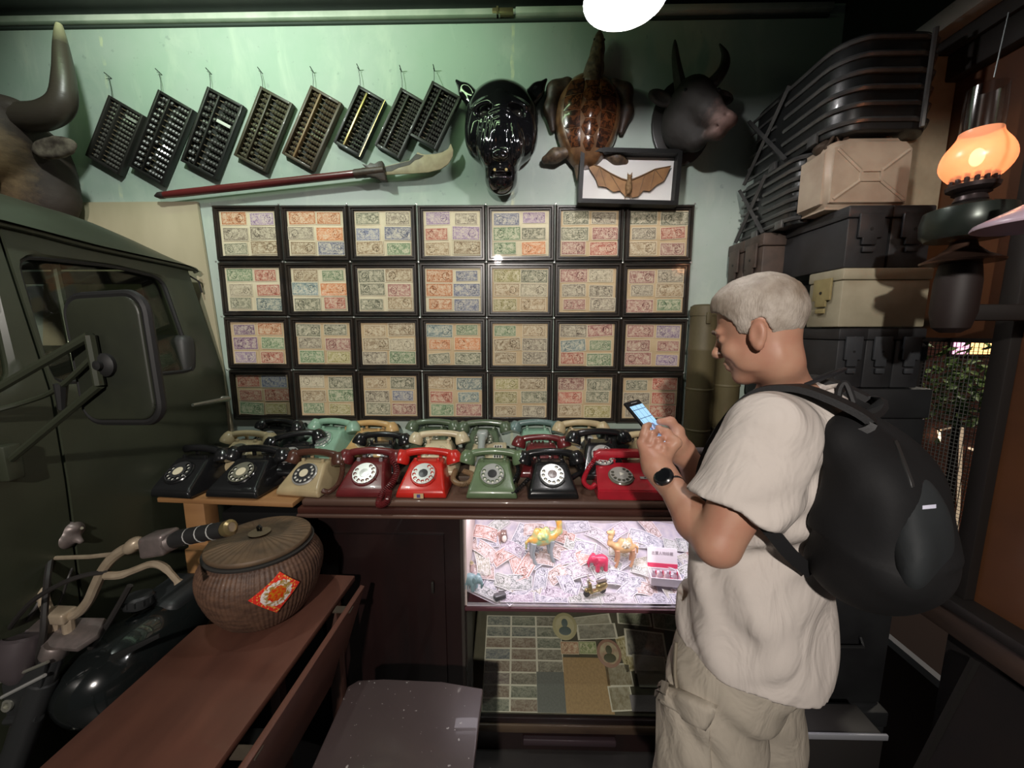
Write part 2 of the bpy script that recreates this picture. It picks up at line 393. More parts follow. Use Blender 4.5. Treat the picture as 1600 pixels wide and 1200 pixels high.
moul = mat('black_moulding', (.014, .013, .012), .32, col2=(.03, .022, .016), scale=14, coat=.3)
pap = [mat('cream_backing', (.70, .64, .46), .8, col2=(.62, .55, .38), scale=9), mat('tan_backing', (.60, .47, .29), .8, col2=(.52, .39, .23), scale=9)]
pane = glass('frame_glass', refl=.045)
silver = mat('silver_pin', (.6, .6, .58), .3, .8)
FW, FH, PX_, PZ = .311, .2495, .3152, .2535
def rect(w, h): return [(-w / 2, -h / 2), (w / 2, -h / 2), (w / 2, h / 2), (-w / 2, h / 2)]
fm = MB(); fm.ring(rect(FW, FH), rect(FW - .05, FH - .05), .010); fm.ring(rect(FW, FH), rect(FW - .034, FH - .034), .012, T(0, 0, .009), rect(FW - .012, FH - .012), rect(FW - .026, FH - .026))
fm.ring(rect(FW - .034, FH - .034), rect(FW - .044, FH - .044), .006, T(0, 0, .010))
FM = fm.mesh('frame', 20); BK = MB().box((0, 0, .004), (FW - .03, FH - .03, .004)).mesh('backing'); GL = MB().box((0, 0, .0118), (FW - .04, FH - .04, .0016)).mesh('glass_pane', 0)
PIN = MB().ball((0, 0, 0), (.0048, .0048, .003), n=8, m=4).mesh('pin')
fx0, fz0 = at(335, 322, Y=YB).x + FW / 2, at(335, 322, Y=YB).z - FH / 2
ORD = ['first', 'second', 'third', 'fourth', 'fifth', 'sixth', 'seventh']
RN = ['top row', 'second row', 'third row', 'bottom row']
CN = dict(o='orange', v='violet', k='grey-brown', d='dark olive', s='sepia', b='blue', g='green', r='red', t='teal', w='pale', m='maroon', y='mustard', p='deep purple')
for j, row in enumerate(ROWS):
    for i, code in enumerate(row.split()):
        rs = random.Random(100 + j * 7 + i)
        f = thing('banknote_frame', f'black framed panel of six banknotes, {CN[code[0]]} at upper left, {RN[j]}, {ORD[i]} from left', 'picture frame',
                  wallM(fx0 + i * PX_ + rs.uniform(-.002, .002), fz0 - j * PZ - i * .0016, .001, rs.uniform(-.006, .006)), 'framed banknote panels')
        inst('frame', FM, moul, f); inst('backing', BK, pap[0 if j < 2 and i < 5 and not (j == 1 and i > 3) else 1], f); inst('glass_pane', GL, pane, f)
        if j < 4: inst('pin', PIN, silver, f, T(-FW / 2 - .001, FH / 2 + .001, .022))
        if i == 6: inst('pin', PIN, silver, f, T(FW / 2 - .004, FH / 2 - .001, .022))
        for q, ch in enumerate(code):
            cx = (-.066, .066)[q % 2] + rs.uniform(-.006, .006); cy = (.066, 0, -.066)[q // 2] + rs.uniform(-.004, .004)
            wd = rs.choice([.104, .112, .120, .128]); hg = min(wd * rs.uniform(.47, .55), .062); ang = rs.choice([0, 0, .01, -.012, .02, -.02, .0]) + (rs.uniform(-.12, .12) if rs.random() < .07 else 0)
            n = inst('banknote', NM, NOTE, f, T(cx, cy, .007 + .0005 * q) @ rotz(ang) @ Matrix.Diagonal((wd, hg, 1, 1)))
            c = INK[ch]; k = rs.uniform(.8, 1.25); n.color = (min(1, c[0] * k), min(1, c[1] * k), min(1, c[2] * k), 1)
# ================================================================ the display case
YF = 1.385
ZT = at(700, 783, Y=YF).z
maho = mat('mahogany', (.060, .020, .014), .38, col2=(.035, .012, .010), scale=5, stretch=(.35, 1, 3), bump=.05, coat=.25)
mahod = mat('dark_mahogany', (.015, .0045, .004), .42, col2=(.008, .0032, .0032), scale=4, stretch=(2, 2, .4), coat=.2)
topw = mat('counter_wood', (.12, .065, .045), .42, col2=(.075, .04, .03), scale=5, stretch=(.3, 2, 1), bump=.06, coat=.15)
XL, XR, XG = -.855, 1.0, -.235
ct = thing('glass_case_counter', 'long brown wooden counter top with rounded moulded edge under the telephones', 'counter', (0, 1.6, ZT))
def L_(o): return T(0, -1.6, -ZT)
MB().span((XL + .015, YF, ZT - .028), (XR, YB - .005, ZT), L_(0), bev=.010, seg=3).build('top_board', topw, ct)
MB().span((XL + .004, YF - .010, ZT - .052), (XR, YB - .005, ZT - .0285), L_(0), bev=.004).build('edge_moulding', maho, ct)
MB().span((XL, YF - .016, ZT - .068), (XR, YB - .005, ZT - .0525), L_(0), bev=.006, seg=3).build('bead_moulding', topw, ct)
case = thing('display_case', 'dark mahogany display case with a glazed front and lit shelf', 'display case', (.1, 1.62, 0))
CM = T(-.1, -1.62, 0)
YG = 1.435
zc = ZT - .069
zs = at(880, 953, Y=YG).z                 # upper shelf
zb = at(880, 1120, Y=YG).z                # lower floor
zq = zb - .085
MB().span((XL + .05, YG, .0), (XG, YB - .01, zc), CM).build('cupboard', mahod, case)
for x0, x1 in ((XL + .075, -.30),): 
    d = MB().ring(rect(x1 - x0, .86), rect(x1 - x0 - .10, .76), .012, CM @ frame(Vector(((x0 + x1) / 2, YG, zc / 2 + .03)), (1, 0, 0), (0, 0, 1), (0, -1, 0))).build('cupboard_door', mahod, case)
    lk = at(676, 918, Y=YG - .02); lb = MB().box(tuple(lk), (.012, .012, .05), CM, bev=.004); lb.build('door_lock', mat('dark_iron', (.05, .045, .04), .45, .6), case)
MB().span((XG, YG - .006, .06), (XG + .012, YG + .02, zc), CM).build('corner_post', mat('post_metal', (.10, .085, .075), .35, .6), case)
MB().span((XG + .012, YB - .03, .06), (XR, YB - .012, zc), CM).build('back_panel', mat('case_lining', (.55, .5, .5), .8, col2=(.45, .38, .4), scale=12), case)
MB().span((XG + .001, YG + .02, zs), (XG + .02, YB - .03, zc), CM).build('side_lining', mat('pink_lining', (.75, .66, .62), .8, col2=(.62, .5, .46), scale=22, stretch=(1, 3, .4), bump=.6), case)
MB().span((XG + .001, YG + .02, .06), (XG + .018, YB - .03, zs - .02), CM).build('lower_side_panel', mahod, case)
MB().span((XR - .02, YG, .0), (XR, YB - .01, zc), CM).build('side_panel', mahod, case)
MB().span((XG + .012, YG + .006, zs - .016), (XR - .02, YB - .03, zs), CM, bev=.002).build('upper_shelf', mat('shelf_edge', (.11, .04, .05), .4), case)
MB().span((XG + .012, YG - .004, zb - .035), (XR, YB - .03, zb - .006), CM, bev=.003).build('lower_floor', mahod, case)
MB().span((XG + .012, YG - .012, zq + .014), (XR, YG + .03, zq + .052), CM, bev=.004).build('base_rail', mat('rail_wood', (.11, .075, .045), .35, col2=(.05, .03, .02), scale=7, stretch=(.3, 1, 1)), case)
MB().span((XG + .012, YG + .01, 0), (XR, YG + .04, zq + .014), CM).build('plinth', mahod, case)
MB().span((.02, YG - .012, max(.005, zq - .05)), (.42, YG + .012, max(.03, zq - .02)), CM, bev=.006).build('drawer_pull', mat('dark_plum', (.04, .025, .03), .4), case)
gp = glass('case_glass', refl=.03)
xm = at(983, 880, Y=YG).x
for a, b in ((XG + .013, xm - .0006), (xm + .0006, XR - .001)): MB().span((a, YG, zs - .0), (b, YG + .003, zc), CM).build('glass_pane', gp, case, 0)
MB().span((XG + .013, YG + .0005, zb), (XR - .001, YG + .0035, zs - .017), CM).build('lower_glass_pane', glass('lower_glass', (.96, .97, .94), refl=.05), case, 0)
led = MB().span((XG + .05, YG + .03, zc - .012), (XR - .05, YG + .045, zc - .002), CM).build('light_strip', emis('led_white', (1, .93, 1), 3), case)
for x in (.0, .42, .80): light('case_light', 'AREA', (x, YG + .11, zc - .016), 1.3, (1, .92, 1), .4, (x, YG + .16, zs), shape='RECTANGLE', size_y=.10)
# heap of notes: mound rising to the back
def hz(x, y):
    k = max(0, (y - YG - .09) / .30); return zs + .012 + .185 * min(1, k) ** 1.25 + .010 * math.sin(x * 17 + y * 9) * min(1, k * 3) + max(0, (XG + .14 - x)) * .5
mo = MB().surf(lambda a, b: (XG + .02 + a * (XR - .02 - XG - .02), YG + .014 + b * (YB - .035 - YG - .014), hz(XG + .02 + a * (XR - .04 - XG), YG + .014 + b * .37) - .004), 60, 20)
mo.span((XG + .02, YG + .0141, zs + .0006), (XR - .021, YG + .03, zs + .006))
tag(mo.build('paper_bed', mat('paper_bed', (.66, .60, .63), .9, col2=(.5, .46, .55), scale=30)), 'crumpled pale paper bed under the loose banknotes in the lit case', 'paper')
rs = random.Random(5)
PALE = [(.46, .38, .52), (.40, .40, .52), (.55, .38, .36), (.42, .46, .44), (.48, .44, .52), (.60, .30, .26), (.34, .36, .46), (.50, .48, .40), (.30, .34, .36)]
k = 0; done = []
def lay(name, me, m, x, y, wd, hg, ang, lift, parent=None):
    e = .03; n = Vector((-(hz(x + e, y) - hz(x - e, y)) / (2 * e), -(hz(x, y + e) - hz(x, y - e)) / (2 * e), 1)).normalized()
    xa = Vector((math.cos(ang), math.sin(ang), 0)); xa = (xa - n * xa.dot(n)).normalized()
    return inst(name, me, m, parent, frame(Vector((x, y, hz(x, y))) + n * lift, xa, n.cross(xa), n) @ Matrix.Diagonal((wd, hg, 1, 1)))
spots = [(XG + .085 + .143 * i, YG + .052, .0, .14) for i in range(8)]
for jy in range(1, 8):
    for ix in range(11):
        if jy > 5 and ix % 2: continue
        spots.append((XG + .06 + ix * .098 + rs.uniform(-.035, .035) + (jy % 2) * .04, YG + .05 + jy * .043 + rs.uniform(-.014, .014), rs.gauss(0, .55) if rs.random() < .75 else rs.uniform(-1.6, 1.6), rs.uniform(.105, .15)))
rowc = {}; TONE = ['mauve', 'blue-grey', 'dusty pink', 'grey-green', 'lilac', 'brick red', 'slate blue', 'pale olive', 'dark grey']
for qi, (x, y, a, wd) in enumerate(spots):
    rk = 0 if qi < 8 else min(7, int(round((y - YG - .05) / .043)))
    if x > XR - .1 or x < XG + .05: x = min(max(x, XG + .075), XR - .12)
    n = lay('loose_banknote', rs.choice(NMB) if y > YG + .08 else NM, NOTE2, x, min(y, YB - .07), wd, wd * .47, a, .004 + .0011 * k ** .8 * .35)
    c = rs.choice(PALE); n.color = (*c, 1); k += 1
    rowc.setdefault(rk, []).append((x, n)); n['tone'] = TONE[PALE.index(c)]
ROWN = ['front row by the glass', 'second row from the glass', 'third row from the glass', 'fourth row from the glass', 'fifth row from the glass', 'sixth row from the glass', 'seventh row from the glass', 'rearmost row of the heap']
ORDX = ['first', 'second', 'third', 'fourth', 'fifth', 'sixth', 'seventh', 'eighth', 'ninth', 'tenth', 'eleventh', 'twelfth', 'thirteenth', 'fourteenth', 'fifteenth']
for rk, L in rowc.items():
    for i, (x, n) in enumerate(sorted(L, key=lambda p: p[0])):
        tag(n, f"{n['tone']} loose banknote in the lit case, {ROWN[max(0, rk)]}, {ORDX[i]} from left", 'banknote', 'loose banknotes in the lit case'); del n['tone']
# curios on the notes
def spot(u, v):
    """where the ray of a pixel meets the heap"""
    p = at(u, v, Y=YG)
    for i in range(200):
        y = YG + .012 + i * .0018; p = at(u, v, Y=y)
        if p.z < hz(p.x, y) + .006: return p
    return p
def stand(name, label, cat, u, v, ang=0., s=1.):
    p = spot(u, v); return thing(name, label, cat, T(p.x, p.y, hz(p.x, p.y) + .008) @ rotz(ang) @ Matrix.Scale(s, 4))
def camel(name, label, u, v, mb, ml, mp, ang, hump=True, s=1.):
    t = stand(name, label, 'figurine', u, v, ang, s)
    c = Clay((-.07, -.03, -.005), (.07, .03, .15), .0025)
    c.ell((0, 0, .075), (.042, .02, .022), k=.01)
    if hump: c.ell((-.012, 0, .098), (.012, .011, .014), k=.012).ell((.018, 0, .098), (.012, .011, .014), k=.012)
    c.chain([(-.035, 0, .08), (-.055, 0, .092), (-.055, 0, .118), (-.047, 0, .132)], [.013, .010, .008, .008], .008); c.ell((-.056, 0, .136), (.017, .008, .008), k=.006)
    for sy in (-1, 1): c.cone((-.046, sy * .006, .14), (-.042, sy * .009, .15), .003, .002, k=.003)
    c.chain([(.04, 0, .08), (.052, 0, .07), (.052, 0, .05)], [.006, .004, .003], .004)
    c.build('body', mb, t)
    for sx in (-.028, .03):
        for sy in (-.010, .010):
            MB().tube([(sx, sy, .07), (sx + .004, sy, .04), (sx, sy, .015), (sx - .006, sy, 0)], [.010, .006, .005, .006], 8).build('leg', ml, t)
    q = Clay((-.03, -.03, .06), (.04, .03, .12), .0025); q.ell((.003, 0, .088), (.024, .0225, .018), k=0); q.disp(lambda x, y, z: .002 * np.sin(x * 300) * np.sin(y * 280 + z * 250)); q.build('saddle_blanket', mp, t)
    return t
glz = mat('glaze_orange_green', (.65, .30, .05), .2, col2=(.25, .42, .22), scale=45, coat=.6)
camel('glazed_camel', 'green and orange glazed pottery camel with grey legs in the lit case', 847, 878, glz, mat('glaze_grey', (.30, .34, .36), .3), mat('glaze_mix', (.62, .5, .12), .25, col2=(.2, .42, .25), scale=60), PI + .3, s=1.5)
camel('pottery_camel', 'tan two-humped pottery camel with white saddle in the lit case', 974, 884, mat('camel_tan', (.55, .30, .13), .5, col2=(.62, .42, .22), scale=30), mat('camel_leg', (.55, .30, .18), .5), mat('camel_white', (.8, .74, .6), .6, col2=(.3, .22, .12), scale=120), .1, s=1.2)
t = stand('owl_figurine', 'small brown and white owl figurine at the back left of the lit case', 'figurine', 787, 848, s=.9)
c = Clay((-.03, -.03, -.005), (.03, .03, .075), .0025); c.ell((0, 0, .026), (.020, .018, .027), k=.01).ell((0, 0, .055), (.016, .015, .014), k=.01)
for s in (-1, 1): c.cone((s * .010, 0, .062), (s * .013, 0, .072), .004, .002, k=.004)
c.build('body', mat('owl_brown', (.24, .15, .13), .5), t); MB().ball((.004, -.012, .028), (.013, .010, .02)).build('belly', mat('owl_white', (.8, .72, .66), .5), t)
for s in (-1, 1): MB().ball((s * .006, -.0135, .057), .0045, n=8, m=6).build('eye', mat('owl_eye', (.75, .65, .6), .4), t)
def elephant(name, label, u, v, col, ang, s):
    t = stand(name, label, 'figurine', u, v, ang, s); m = mat(name + '_glaze', col, .35, coat=.4)
    c = Clay((-.05, -.03, -.003), (.05, .03, .07), .0025); c.ell((.006, 0, .036), (.03, .021, .024), k=.01).ell((-.026, 0, .046), (.016, .015, .017), k=.01)
    c.chain([(-.038, 0, .042), (-.045, 0, .028), (-.042, 0, .014)], [.008, .005, .004], .006)
    for sx in (-.010, .022):
        for sy in (-.012, .012): c.cone((sx, sy, .025), (sx, sy, .003), .009, .009, k=.006)
    c.build('body', m, t)
    for sy in (-1, 1): MB().ball((-.020, sy * .017, .046), (.010, .003, .014)).build('ear', m, t)
elephant('red_elephant', 'small pink-red elephant figurine in the middle of the lit case', 936, 890, (.62, .05, .12), .15, 1.15)
elephant('blue_elephant', 'pale blue elephant figurine at the left front of the lit case', 738, 920, (.28, .42, .46), PI - .4, 1.05)
t = stand('tiny_doll', 'tiny doll with a hat behind the blue elephant in the lit case', 'doll', 737, 893, s=.9)
MB().lathe([(.011, 0), (.009, .018), (.005, .03)], 10).build('dress', mat('doll_dress', (.5, .35, .35), .6), t); MB().ball((0, 0, .037), .008, n=10, m=8).build('head', mat('doll_skin', (.7, .5, .4), .6), t); MB().lathe([(.012, .042), (.007, .0425), (.005, .052), (0, .053)], 10).build('hat', mat('doll_hat', (.4, .34, .2), .7), t)
t = stand('cigarette_lighter', 'small dark grey metal lighter box at the front of the lit case', 'lighter', 781, 936, .45)
MB().span((-.024, -.013, 0), (.024, .013, .013), bev=.002).build('body', mat('lighter_grey', (.10, .10, .11), .4, .5), t); MB().span((-.024, -.013, .0133), (.024, .013, .021), bev=.002).build('lid', mat('lighter_lid', (.2, .2, .21), .35, .6), t)
t = stand('toy_scooter', 'gold and silver model motor scooter standing on banknotes in the case', 'toy', 930, 930, .35, 1.2)
gold = mat('toy_gold', (.45, .36, .18), .3, .7); sil = mat('toy_silver', (.6, .56, .5), .3, .6)
for x in (-.034, .03): 
    wl_ = MB().lathe([(.006, -.004), (.012, -.004), (.013, 0), (.012, .004), (.006, .004)], 16, T(x, 0, .013) @ rotx(PI / 2)).build('wheel', mat('toy_tyre', (.05, .05, .05), .6), t)
c = Clay((-.05, -.02, 0), (.055, .02, .075), .0022); c.ell((.026, 0, .028), (.024, .012, .016), k=.006); c.box((-.004, 0, .016), (.024, .009, .003), rnd=.002, k=.006); c.box((-.022, 0, .036), (.004, .013, .022), roty(-.25), .003, .006); c.ell((-.034, 0, .026), (.010, .007, .008), k=.005); c.build('body', gold, t)
MB().box((.024, 0, .047), (.040, .014, .007), bev=.003).build('seat', mat('toy_seat', (.16, .13, .11), .5), t)
h = MB().tube([(-.033, 0, .015), (-.028, 0, .05), (-.026, 0, .066)], .003).tube([(-.020, -.02, .068), (-.027, -.008, .068), (-.027, .008, .068), (-.020, .02, .068)], .0025); h.build('handlebar', sil, t); MB().ball((-.032, 0, .062), .006, n=8, m=6).build('headlamp', sil, t)
t = stand('figurine_box', 'open white and red gift box holding small figures at the right of the case', 'box', 1034, 908, -.12)
red = mat('box_red', (.72, .06, .14), .6); wh = mat('box_white', (.85, .8, .84), .6)
bx = MB(); bx.span((-.055, -.04, 0), (.075, .04, .004)); bx.span((-.055, -.04, .004), (-.051, .04, .036)); bx.span((.071, -.04, .004), (.075, .04, .036)); bx.span((-.051, -.04, .004), (.071, -.036, .036)); bx.span((-.051, .036, .004), (.071, .04, .036)); bx.build('tray', wh, t)
MB().span((-.0505, -.0355, .0045), (.0705, .0355, .010)).build('lining', red, t)
lid = MB().span((-.055, 0, 0), (.075, .006, .085)).build('lid', wh, t, M=T(0, .041, .037) @ rotx(-.25)); MB().span((-.055, -.002, 0), (.075, -.0005, .018)).build('lid_edge', red, lid)
cu = bpy.data.curves.new('lid_lettering', 'FONT'); cu.body = '古董人物珍藏'; cu.size = .016; cu.extrude = .0002; cu.align_x = 'CENTER'
lo_ = bpy.data.objects.new('lettering_source', cu); COL.objects.link(lo_); bpy.context.view_layer.update(); lme = bpy.data.meshes.new_from_object(lo_.evaluated_get(bpy.context.evaluated_depsgraph_get())); bpy.data.objects.remove(lo_); lme.materials.clear(); lme.materials.append(None)
inst('lid_lettering', lme, mat('print_grey', (.35, .3, .33), .7), lid, T(.01, -.0012, .056) @ rotx(PI / 2))
for i in range(4): q = MB().lathe([(.009, 0), (.010, .016), (.006, .026), (.0045, .03)], 10, T(-.036 + i * .030, 0, .0105)); q.ball((-.036 + i * .030, 0, .044), .007, n=8, m=6); q.build('figure', mat('fig_grey', (.55, .5, .56), .5), t); MB().box((-.024 + i * .03, .012, .025), (.006, .006, .03), bev=.002).build('red_prop', red, t)

# ---------------------------------------------------------------- lower shelf: picture sheet, photographs, postcards
ZL0, ZL1 = zb + .002, at(880, 948, Y=YB - .05).z
yl0, yl1 = YG + .008, YB - .035
sl = math.atan2(ZL1 - ZL0, yl1 - yl0); SLN = math.hypot(ZL1 - ZL0, yl1 - yl0)
def low(x, d, lift=0., a=0.): return frame(Vector((x, yl0, ZL0)), (1, 0, 0), (0, math.cos(sl), math.sin(sl)), (0, -math.sin(sl), math.cos(sl))) @ T(0, d, lift) @ rotz(a)
lb = thing('sloping_display_board', 'sloping dark board carrying the old pictures on the lower shelf', 'board', low(.38, 0)); MB().span((XG + .02 - .38, 0, -.004), (XR - .03 - .38, SLN, 0)).build('board', mat('board_olive', (.10, .09, .06), .8, col2=(.06, .055, .04), scale=10), lb)
def low_at(u, v):
    """pixel to (x, distance up the slope)"""
    d = CR @ Vector(((u - 800) / FPX, -(v - 600) / FPX, -1)); n = Vector((0, -math.sin(sl), math.cos(sl))); o = Vector((0, yl0, ZL0)); c0 = Vector((0, 0, CZ))
    p = c0 + d * ((o - c0).dot(n) / d.dot(n)); return p.x, (p - o).dot(Vector((0, math.cos(sl), math.sin(sl))))
def picture_mat(name, light_, strength=1.):
    t = NT(name); oc = t.objcol(); r = t.rnd(); uv = t.coord('UV')
    vec = t.node('ShaderNodeVectorMath', [t.mapv(uv, (1.6, 1, 1)), t.node('ShaderNodeCombineXYZ', [t.M('MULTIPLY', r, 53.), t.M('MULTIPLY', r, 17.), 0.])], operation='ADD')
    n1 = t.ramp(t.noise(vec, 2.4, 4, .6, 1.2), .38, .64); n2 = t.ramp(t.noise(t.mapv(vec, (2.5, 1, 1)), 6, 4, .6), .4, .62); v = t.sep(uv)[1]
    f = t.M('ADD', t.M('MULTIPLY', n1, .5), t.M('ADD', t.M('MULTIPLY', n2, .3), t.M('MULTIPLY', v, .2)))
    t.set(Base_Color=t.mix(f, oc, t.mix(.6, oc, light_)), Roughness=.6); return t.m
PICT = picture_mat('picture_print', (.62, .60, .50))
PM = note_mesh()
cream = mat('cream_card', (.66, .63, .54), .7)
# sheet of small views: 3 x 8
su = [low_at(u, v) for u, v in ((752, 1113), (1000, 1113), (780, 962), (880, 962))]
x0, x1 = su[0][0], low_at(843, 1113)[0]; x1b = low_at(880, 1000)[0]; D0, D1 = .004, su[2][1]
sx1 = low_at(882, 1060)[0]
sh = thing('picture_sheet', 'large sheet of small landscape pictures in three columns on the lower shelf', 'print', low(x0, 0, .001))
PTS = [(0, D0), (sx1 - x0, D0), (sx1 - x0, D1), (0, D1)]
MB().prism([(0, D0), (sx1 - x0, D0), (sx1 - x0, D1), (.0, D1)], .0015).build('sheet', cream, sh); cw = (sx1 - x0) / 3; rh = (D1 - D0) / 8
PC = [(.07, .09, .065), (.06, .08, .085), (.09, .075, .055), (.14, .075, .05), (.06, .08, .11), (.075, .09, .065), (.11, .065, .075)]
for j in range(8):
    for i in range(3):
        if i == 2 and j < 2: continue
        o = inst('small_picture', PM, PICT, sh, T(cw * (i + .5), D0 + rh * (j + .5), .0016) @ Matrix.Diagonal((cw * .93, rh * .86, 1, 1))); o.color = (*rs.choice(PC), 1)
cards = [('grey_book', 'plain grey paper cover beside the sheet of small pictures', 'book', 862, 1082, 46, 64, (.16, .17, .16), 0, 0), ('paper_scroll', 'large tan printed certificate in the middle of the lower shelf', 'certificate', 918, 1072, 72, 88, (.42, .28, .14), 0, 0),
         ('red_ticket', 'small faded red ticket above the tan certificate', 'ticket', 890, 1013, 28, 20, (.48, .22, .13), 0, 1), ('green_ticket', 'small pale green ticket above the tan certificate', 'ticket', 918, 1013, 27, 20, (.24, .34, .13), 0, 1),
         ('old_photograph', 'wide monochrome group photograph above the green ticket', 'photo', 932, 988, 62, 24, (.16, .15, .12), .05, 2), ('old_photograph', 'tilted cream-bordered photograph at the top of the lower shelf', 'photo', 925, 972, 60, 20, (.28, .26, .2), .12, 2),
         ('old_photograph', 'narrow tan bookmark card right of the round plate', 'card', 978, 1022, 18, 55, (.36, .3, .12), .2, 1), ('old_photograph', 'dark monochrome photograph of figures near the right of the lower shelf', 'photo', 1008, 1008, 62, 44, (.11, .10, .10), -.1, 2),
         ('old_photograph', 'light street photograph lying under the dark photograph', 'photo', 1015, 1040, 50, 30, (.36, .35, .29), -.06, 2), ('old_photograph', 'small greenish photograph in cream mount at the upper right of the lower shelf', 'photo', 990, 968, 52, 20, (.12, .14, .08), -.08, 2),
         ('old_photograph', 'second greenish photograph at the far right end of the lower shelf', 'photo', 1040, 972, 40, 26, (.10, .13, .09), -.12, 2), ('old_photograph', 'sepia photograph of a seated person right of the tan certificate', 'photo', 966, 1055, 42, 36, (.20, .16, .09), .02, 2),
         ('old_photograph', 'brown portrait photograph at the front of the lower shelf', 'photo', 970, 1092, 36, 40, (.18, .14, .07), .05, 2), ('blank_envelope', 'pale grey blank envelope at the front right of the lower shelf', 'envelope', 1018, 1062, 44, 26, (.36, .36, .30), .0, 0), ('blank_envelope', 'mauve grey card lying at the front edge of the lower shelf', 'card', 1010, 1100, 50, 26, (.24, .22, .24), .0, 0)]
PLN = mat('plain_card', (.3, .3, .3), .7)
plain = {}
for q, (nm, lab, cat, u, v, pw, ph, col, a, kind) in enumerate(cards):
    x, d = low_at(u, v); xa, da = low_at(u - pw / 2, v); xb, db = low_at(u + pw / 2, v); _, dt = low_at(u, v - ph / 2); _, dbm = low_at(u, v + ph / 2)
    me_m = PICT if kind == 2 else NOTE if kind == 1 else mat('plain_card_%d' % q, col, .7, col2=tuple(c * .8 for c in col), scale=20)
    t = thing(nm, lab, cat, low(x, (dt + dbm) / 2, .002 + .0018 * (q % 5), a))
    wd, hg = (xb - xa), dt - dbm
    MB().span((-wd / 2, -hg / 2, 0), (wd / 2, hg / 2, .0008)).build('card', cream if kind == 2 else mat('plain_card_b%d' % q, col, .7), t)
    o = inst('print', PM, me_m, t, T(0, 0, .0009) @ Matrix.Diagonal((wd * (.9 if kind == 2 else .99), hg * (.88 if kind == 2 else .99), 1, 1))); o.color = (*col, 1)
for nm, lab, u, v, rx_, c0, c1 in (('oval_portrait', 'oval cream portrait card of a man at the top of the lower shelf', 882, 980, 19, (.42, .38, .22), (.10, .13, .13)), ('round_plate', 'round pink-rimmed portrait plate right of the green ticket', 951, 1022, 19, (.34, .20, .15), (.10, .10, .06))):
    x, d = low_at(u, v); xa, _ = low_at(u - rx_, v); r = x - xa; t = thing(nm, lab, 'portrait', low(x, d, .013))
    MB().lathe([(r, 0), (r, .002), (r * .95, .003), (0, .003)], 32).build('plate', mat(nm + '_rim', c0, .6), t); MB().lathe([(r * .78, .0031), (r * .76, .004), (0, .004)], 32).build('inner_field', mat(nm + '_field', tuple(c * 1.1 for c in c0), .6, col2=(.5, .45, .3), scale=30), t)
    b = MB().ball((0, r * .22, .0042), (r * .26, r * .32, .002)); b.ball((0, -r * .35, .0042), (r * .5, r * .32, .002)); b.build('bust', mat(nm + '_bust', c1, .6), t)
# ================================================================ abacuses
def vol_wood(n, c, c2): return mat(n, c, .5, col2=c2, scale=12, stretch=(1, .3, 1), bump=.08, coat=.1)
WD = [vol_wood('abacus_charcoal', (.030, .027, .024), (.018, .016, .015)), vol_wood('abacus_black', (.018, .016, .015), (.010, .009, .009)), vol_wood('abacus_olive', (.065, .050, .028), (.035, .028, .018)), vol_wood('abacus_brown', (.085, .052, .028), (.045, .028, .016))]
BD = [mat('bead_charcoal', (.065, .058, .052), .35, coat=.3), mat('bead_black', (.038, .034, .032), .38, coat=.2), mat('bead_olive', (.085, .070, .045), .35, coat=.3), mat('bead_brown', (.095, .065, .042), .35, coat=.3)]
brass = mat('brass', (.45, .34, .15), .35, .8); rodm = mat('rod_bamboo', (.16, .12, .08), .5); ironw = mat('iron_wire', (.08, .09, .09), .4, .7); tape = mat('white_tape', (.62, .63, .58), .6)
AB = [((168, 148), (222, 178), (185, 274), (131, 241), 0, 13, (170, 121), 'charcoal abacus of slim beads, leftmost in the hanging row'),
      ((245, 138), (300, 170), (252, 289), (199, 258), 1, 13, (249, 115), 'black thirteen-rod abacus, second from the left in the hanging row'),
      ((322, 134), (379, 163), (335, 280), (281, 250), 1, 11, (327, 114), 'black abacus with a white tape strip across its beads'),
      ((404, 132), (455, 160), (414, 270), (366, 241), 2, 13, (407, 113), 'olive-brown wooden abacus hanging right of the taped one'),
      ((484, 132), (533, 159), (487, 267), (440, 238), 3, 13, (488, 112), 'brown abacus with a pale worn divider bar'),
      ((559, 130), (600, 156), (563, 246), (521, 221), 1, 13, (560, 108), 'small black abacus with brass-edged frame'),
      ((626, 135), (664, 158), (624, 248), (584, 225), 0, 15, (626, 110), 'small charcoal abacus partly behind the last one'),
      ((679, 133), (722, 157), (684, 238), (638, 214), 1, 11, (678, 109), 'small black abacus beside the panther mask')]
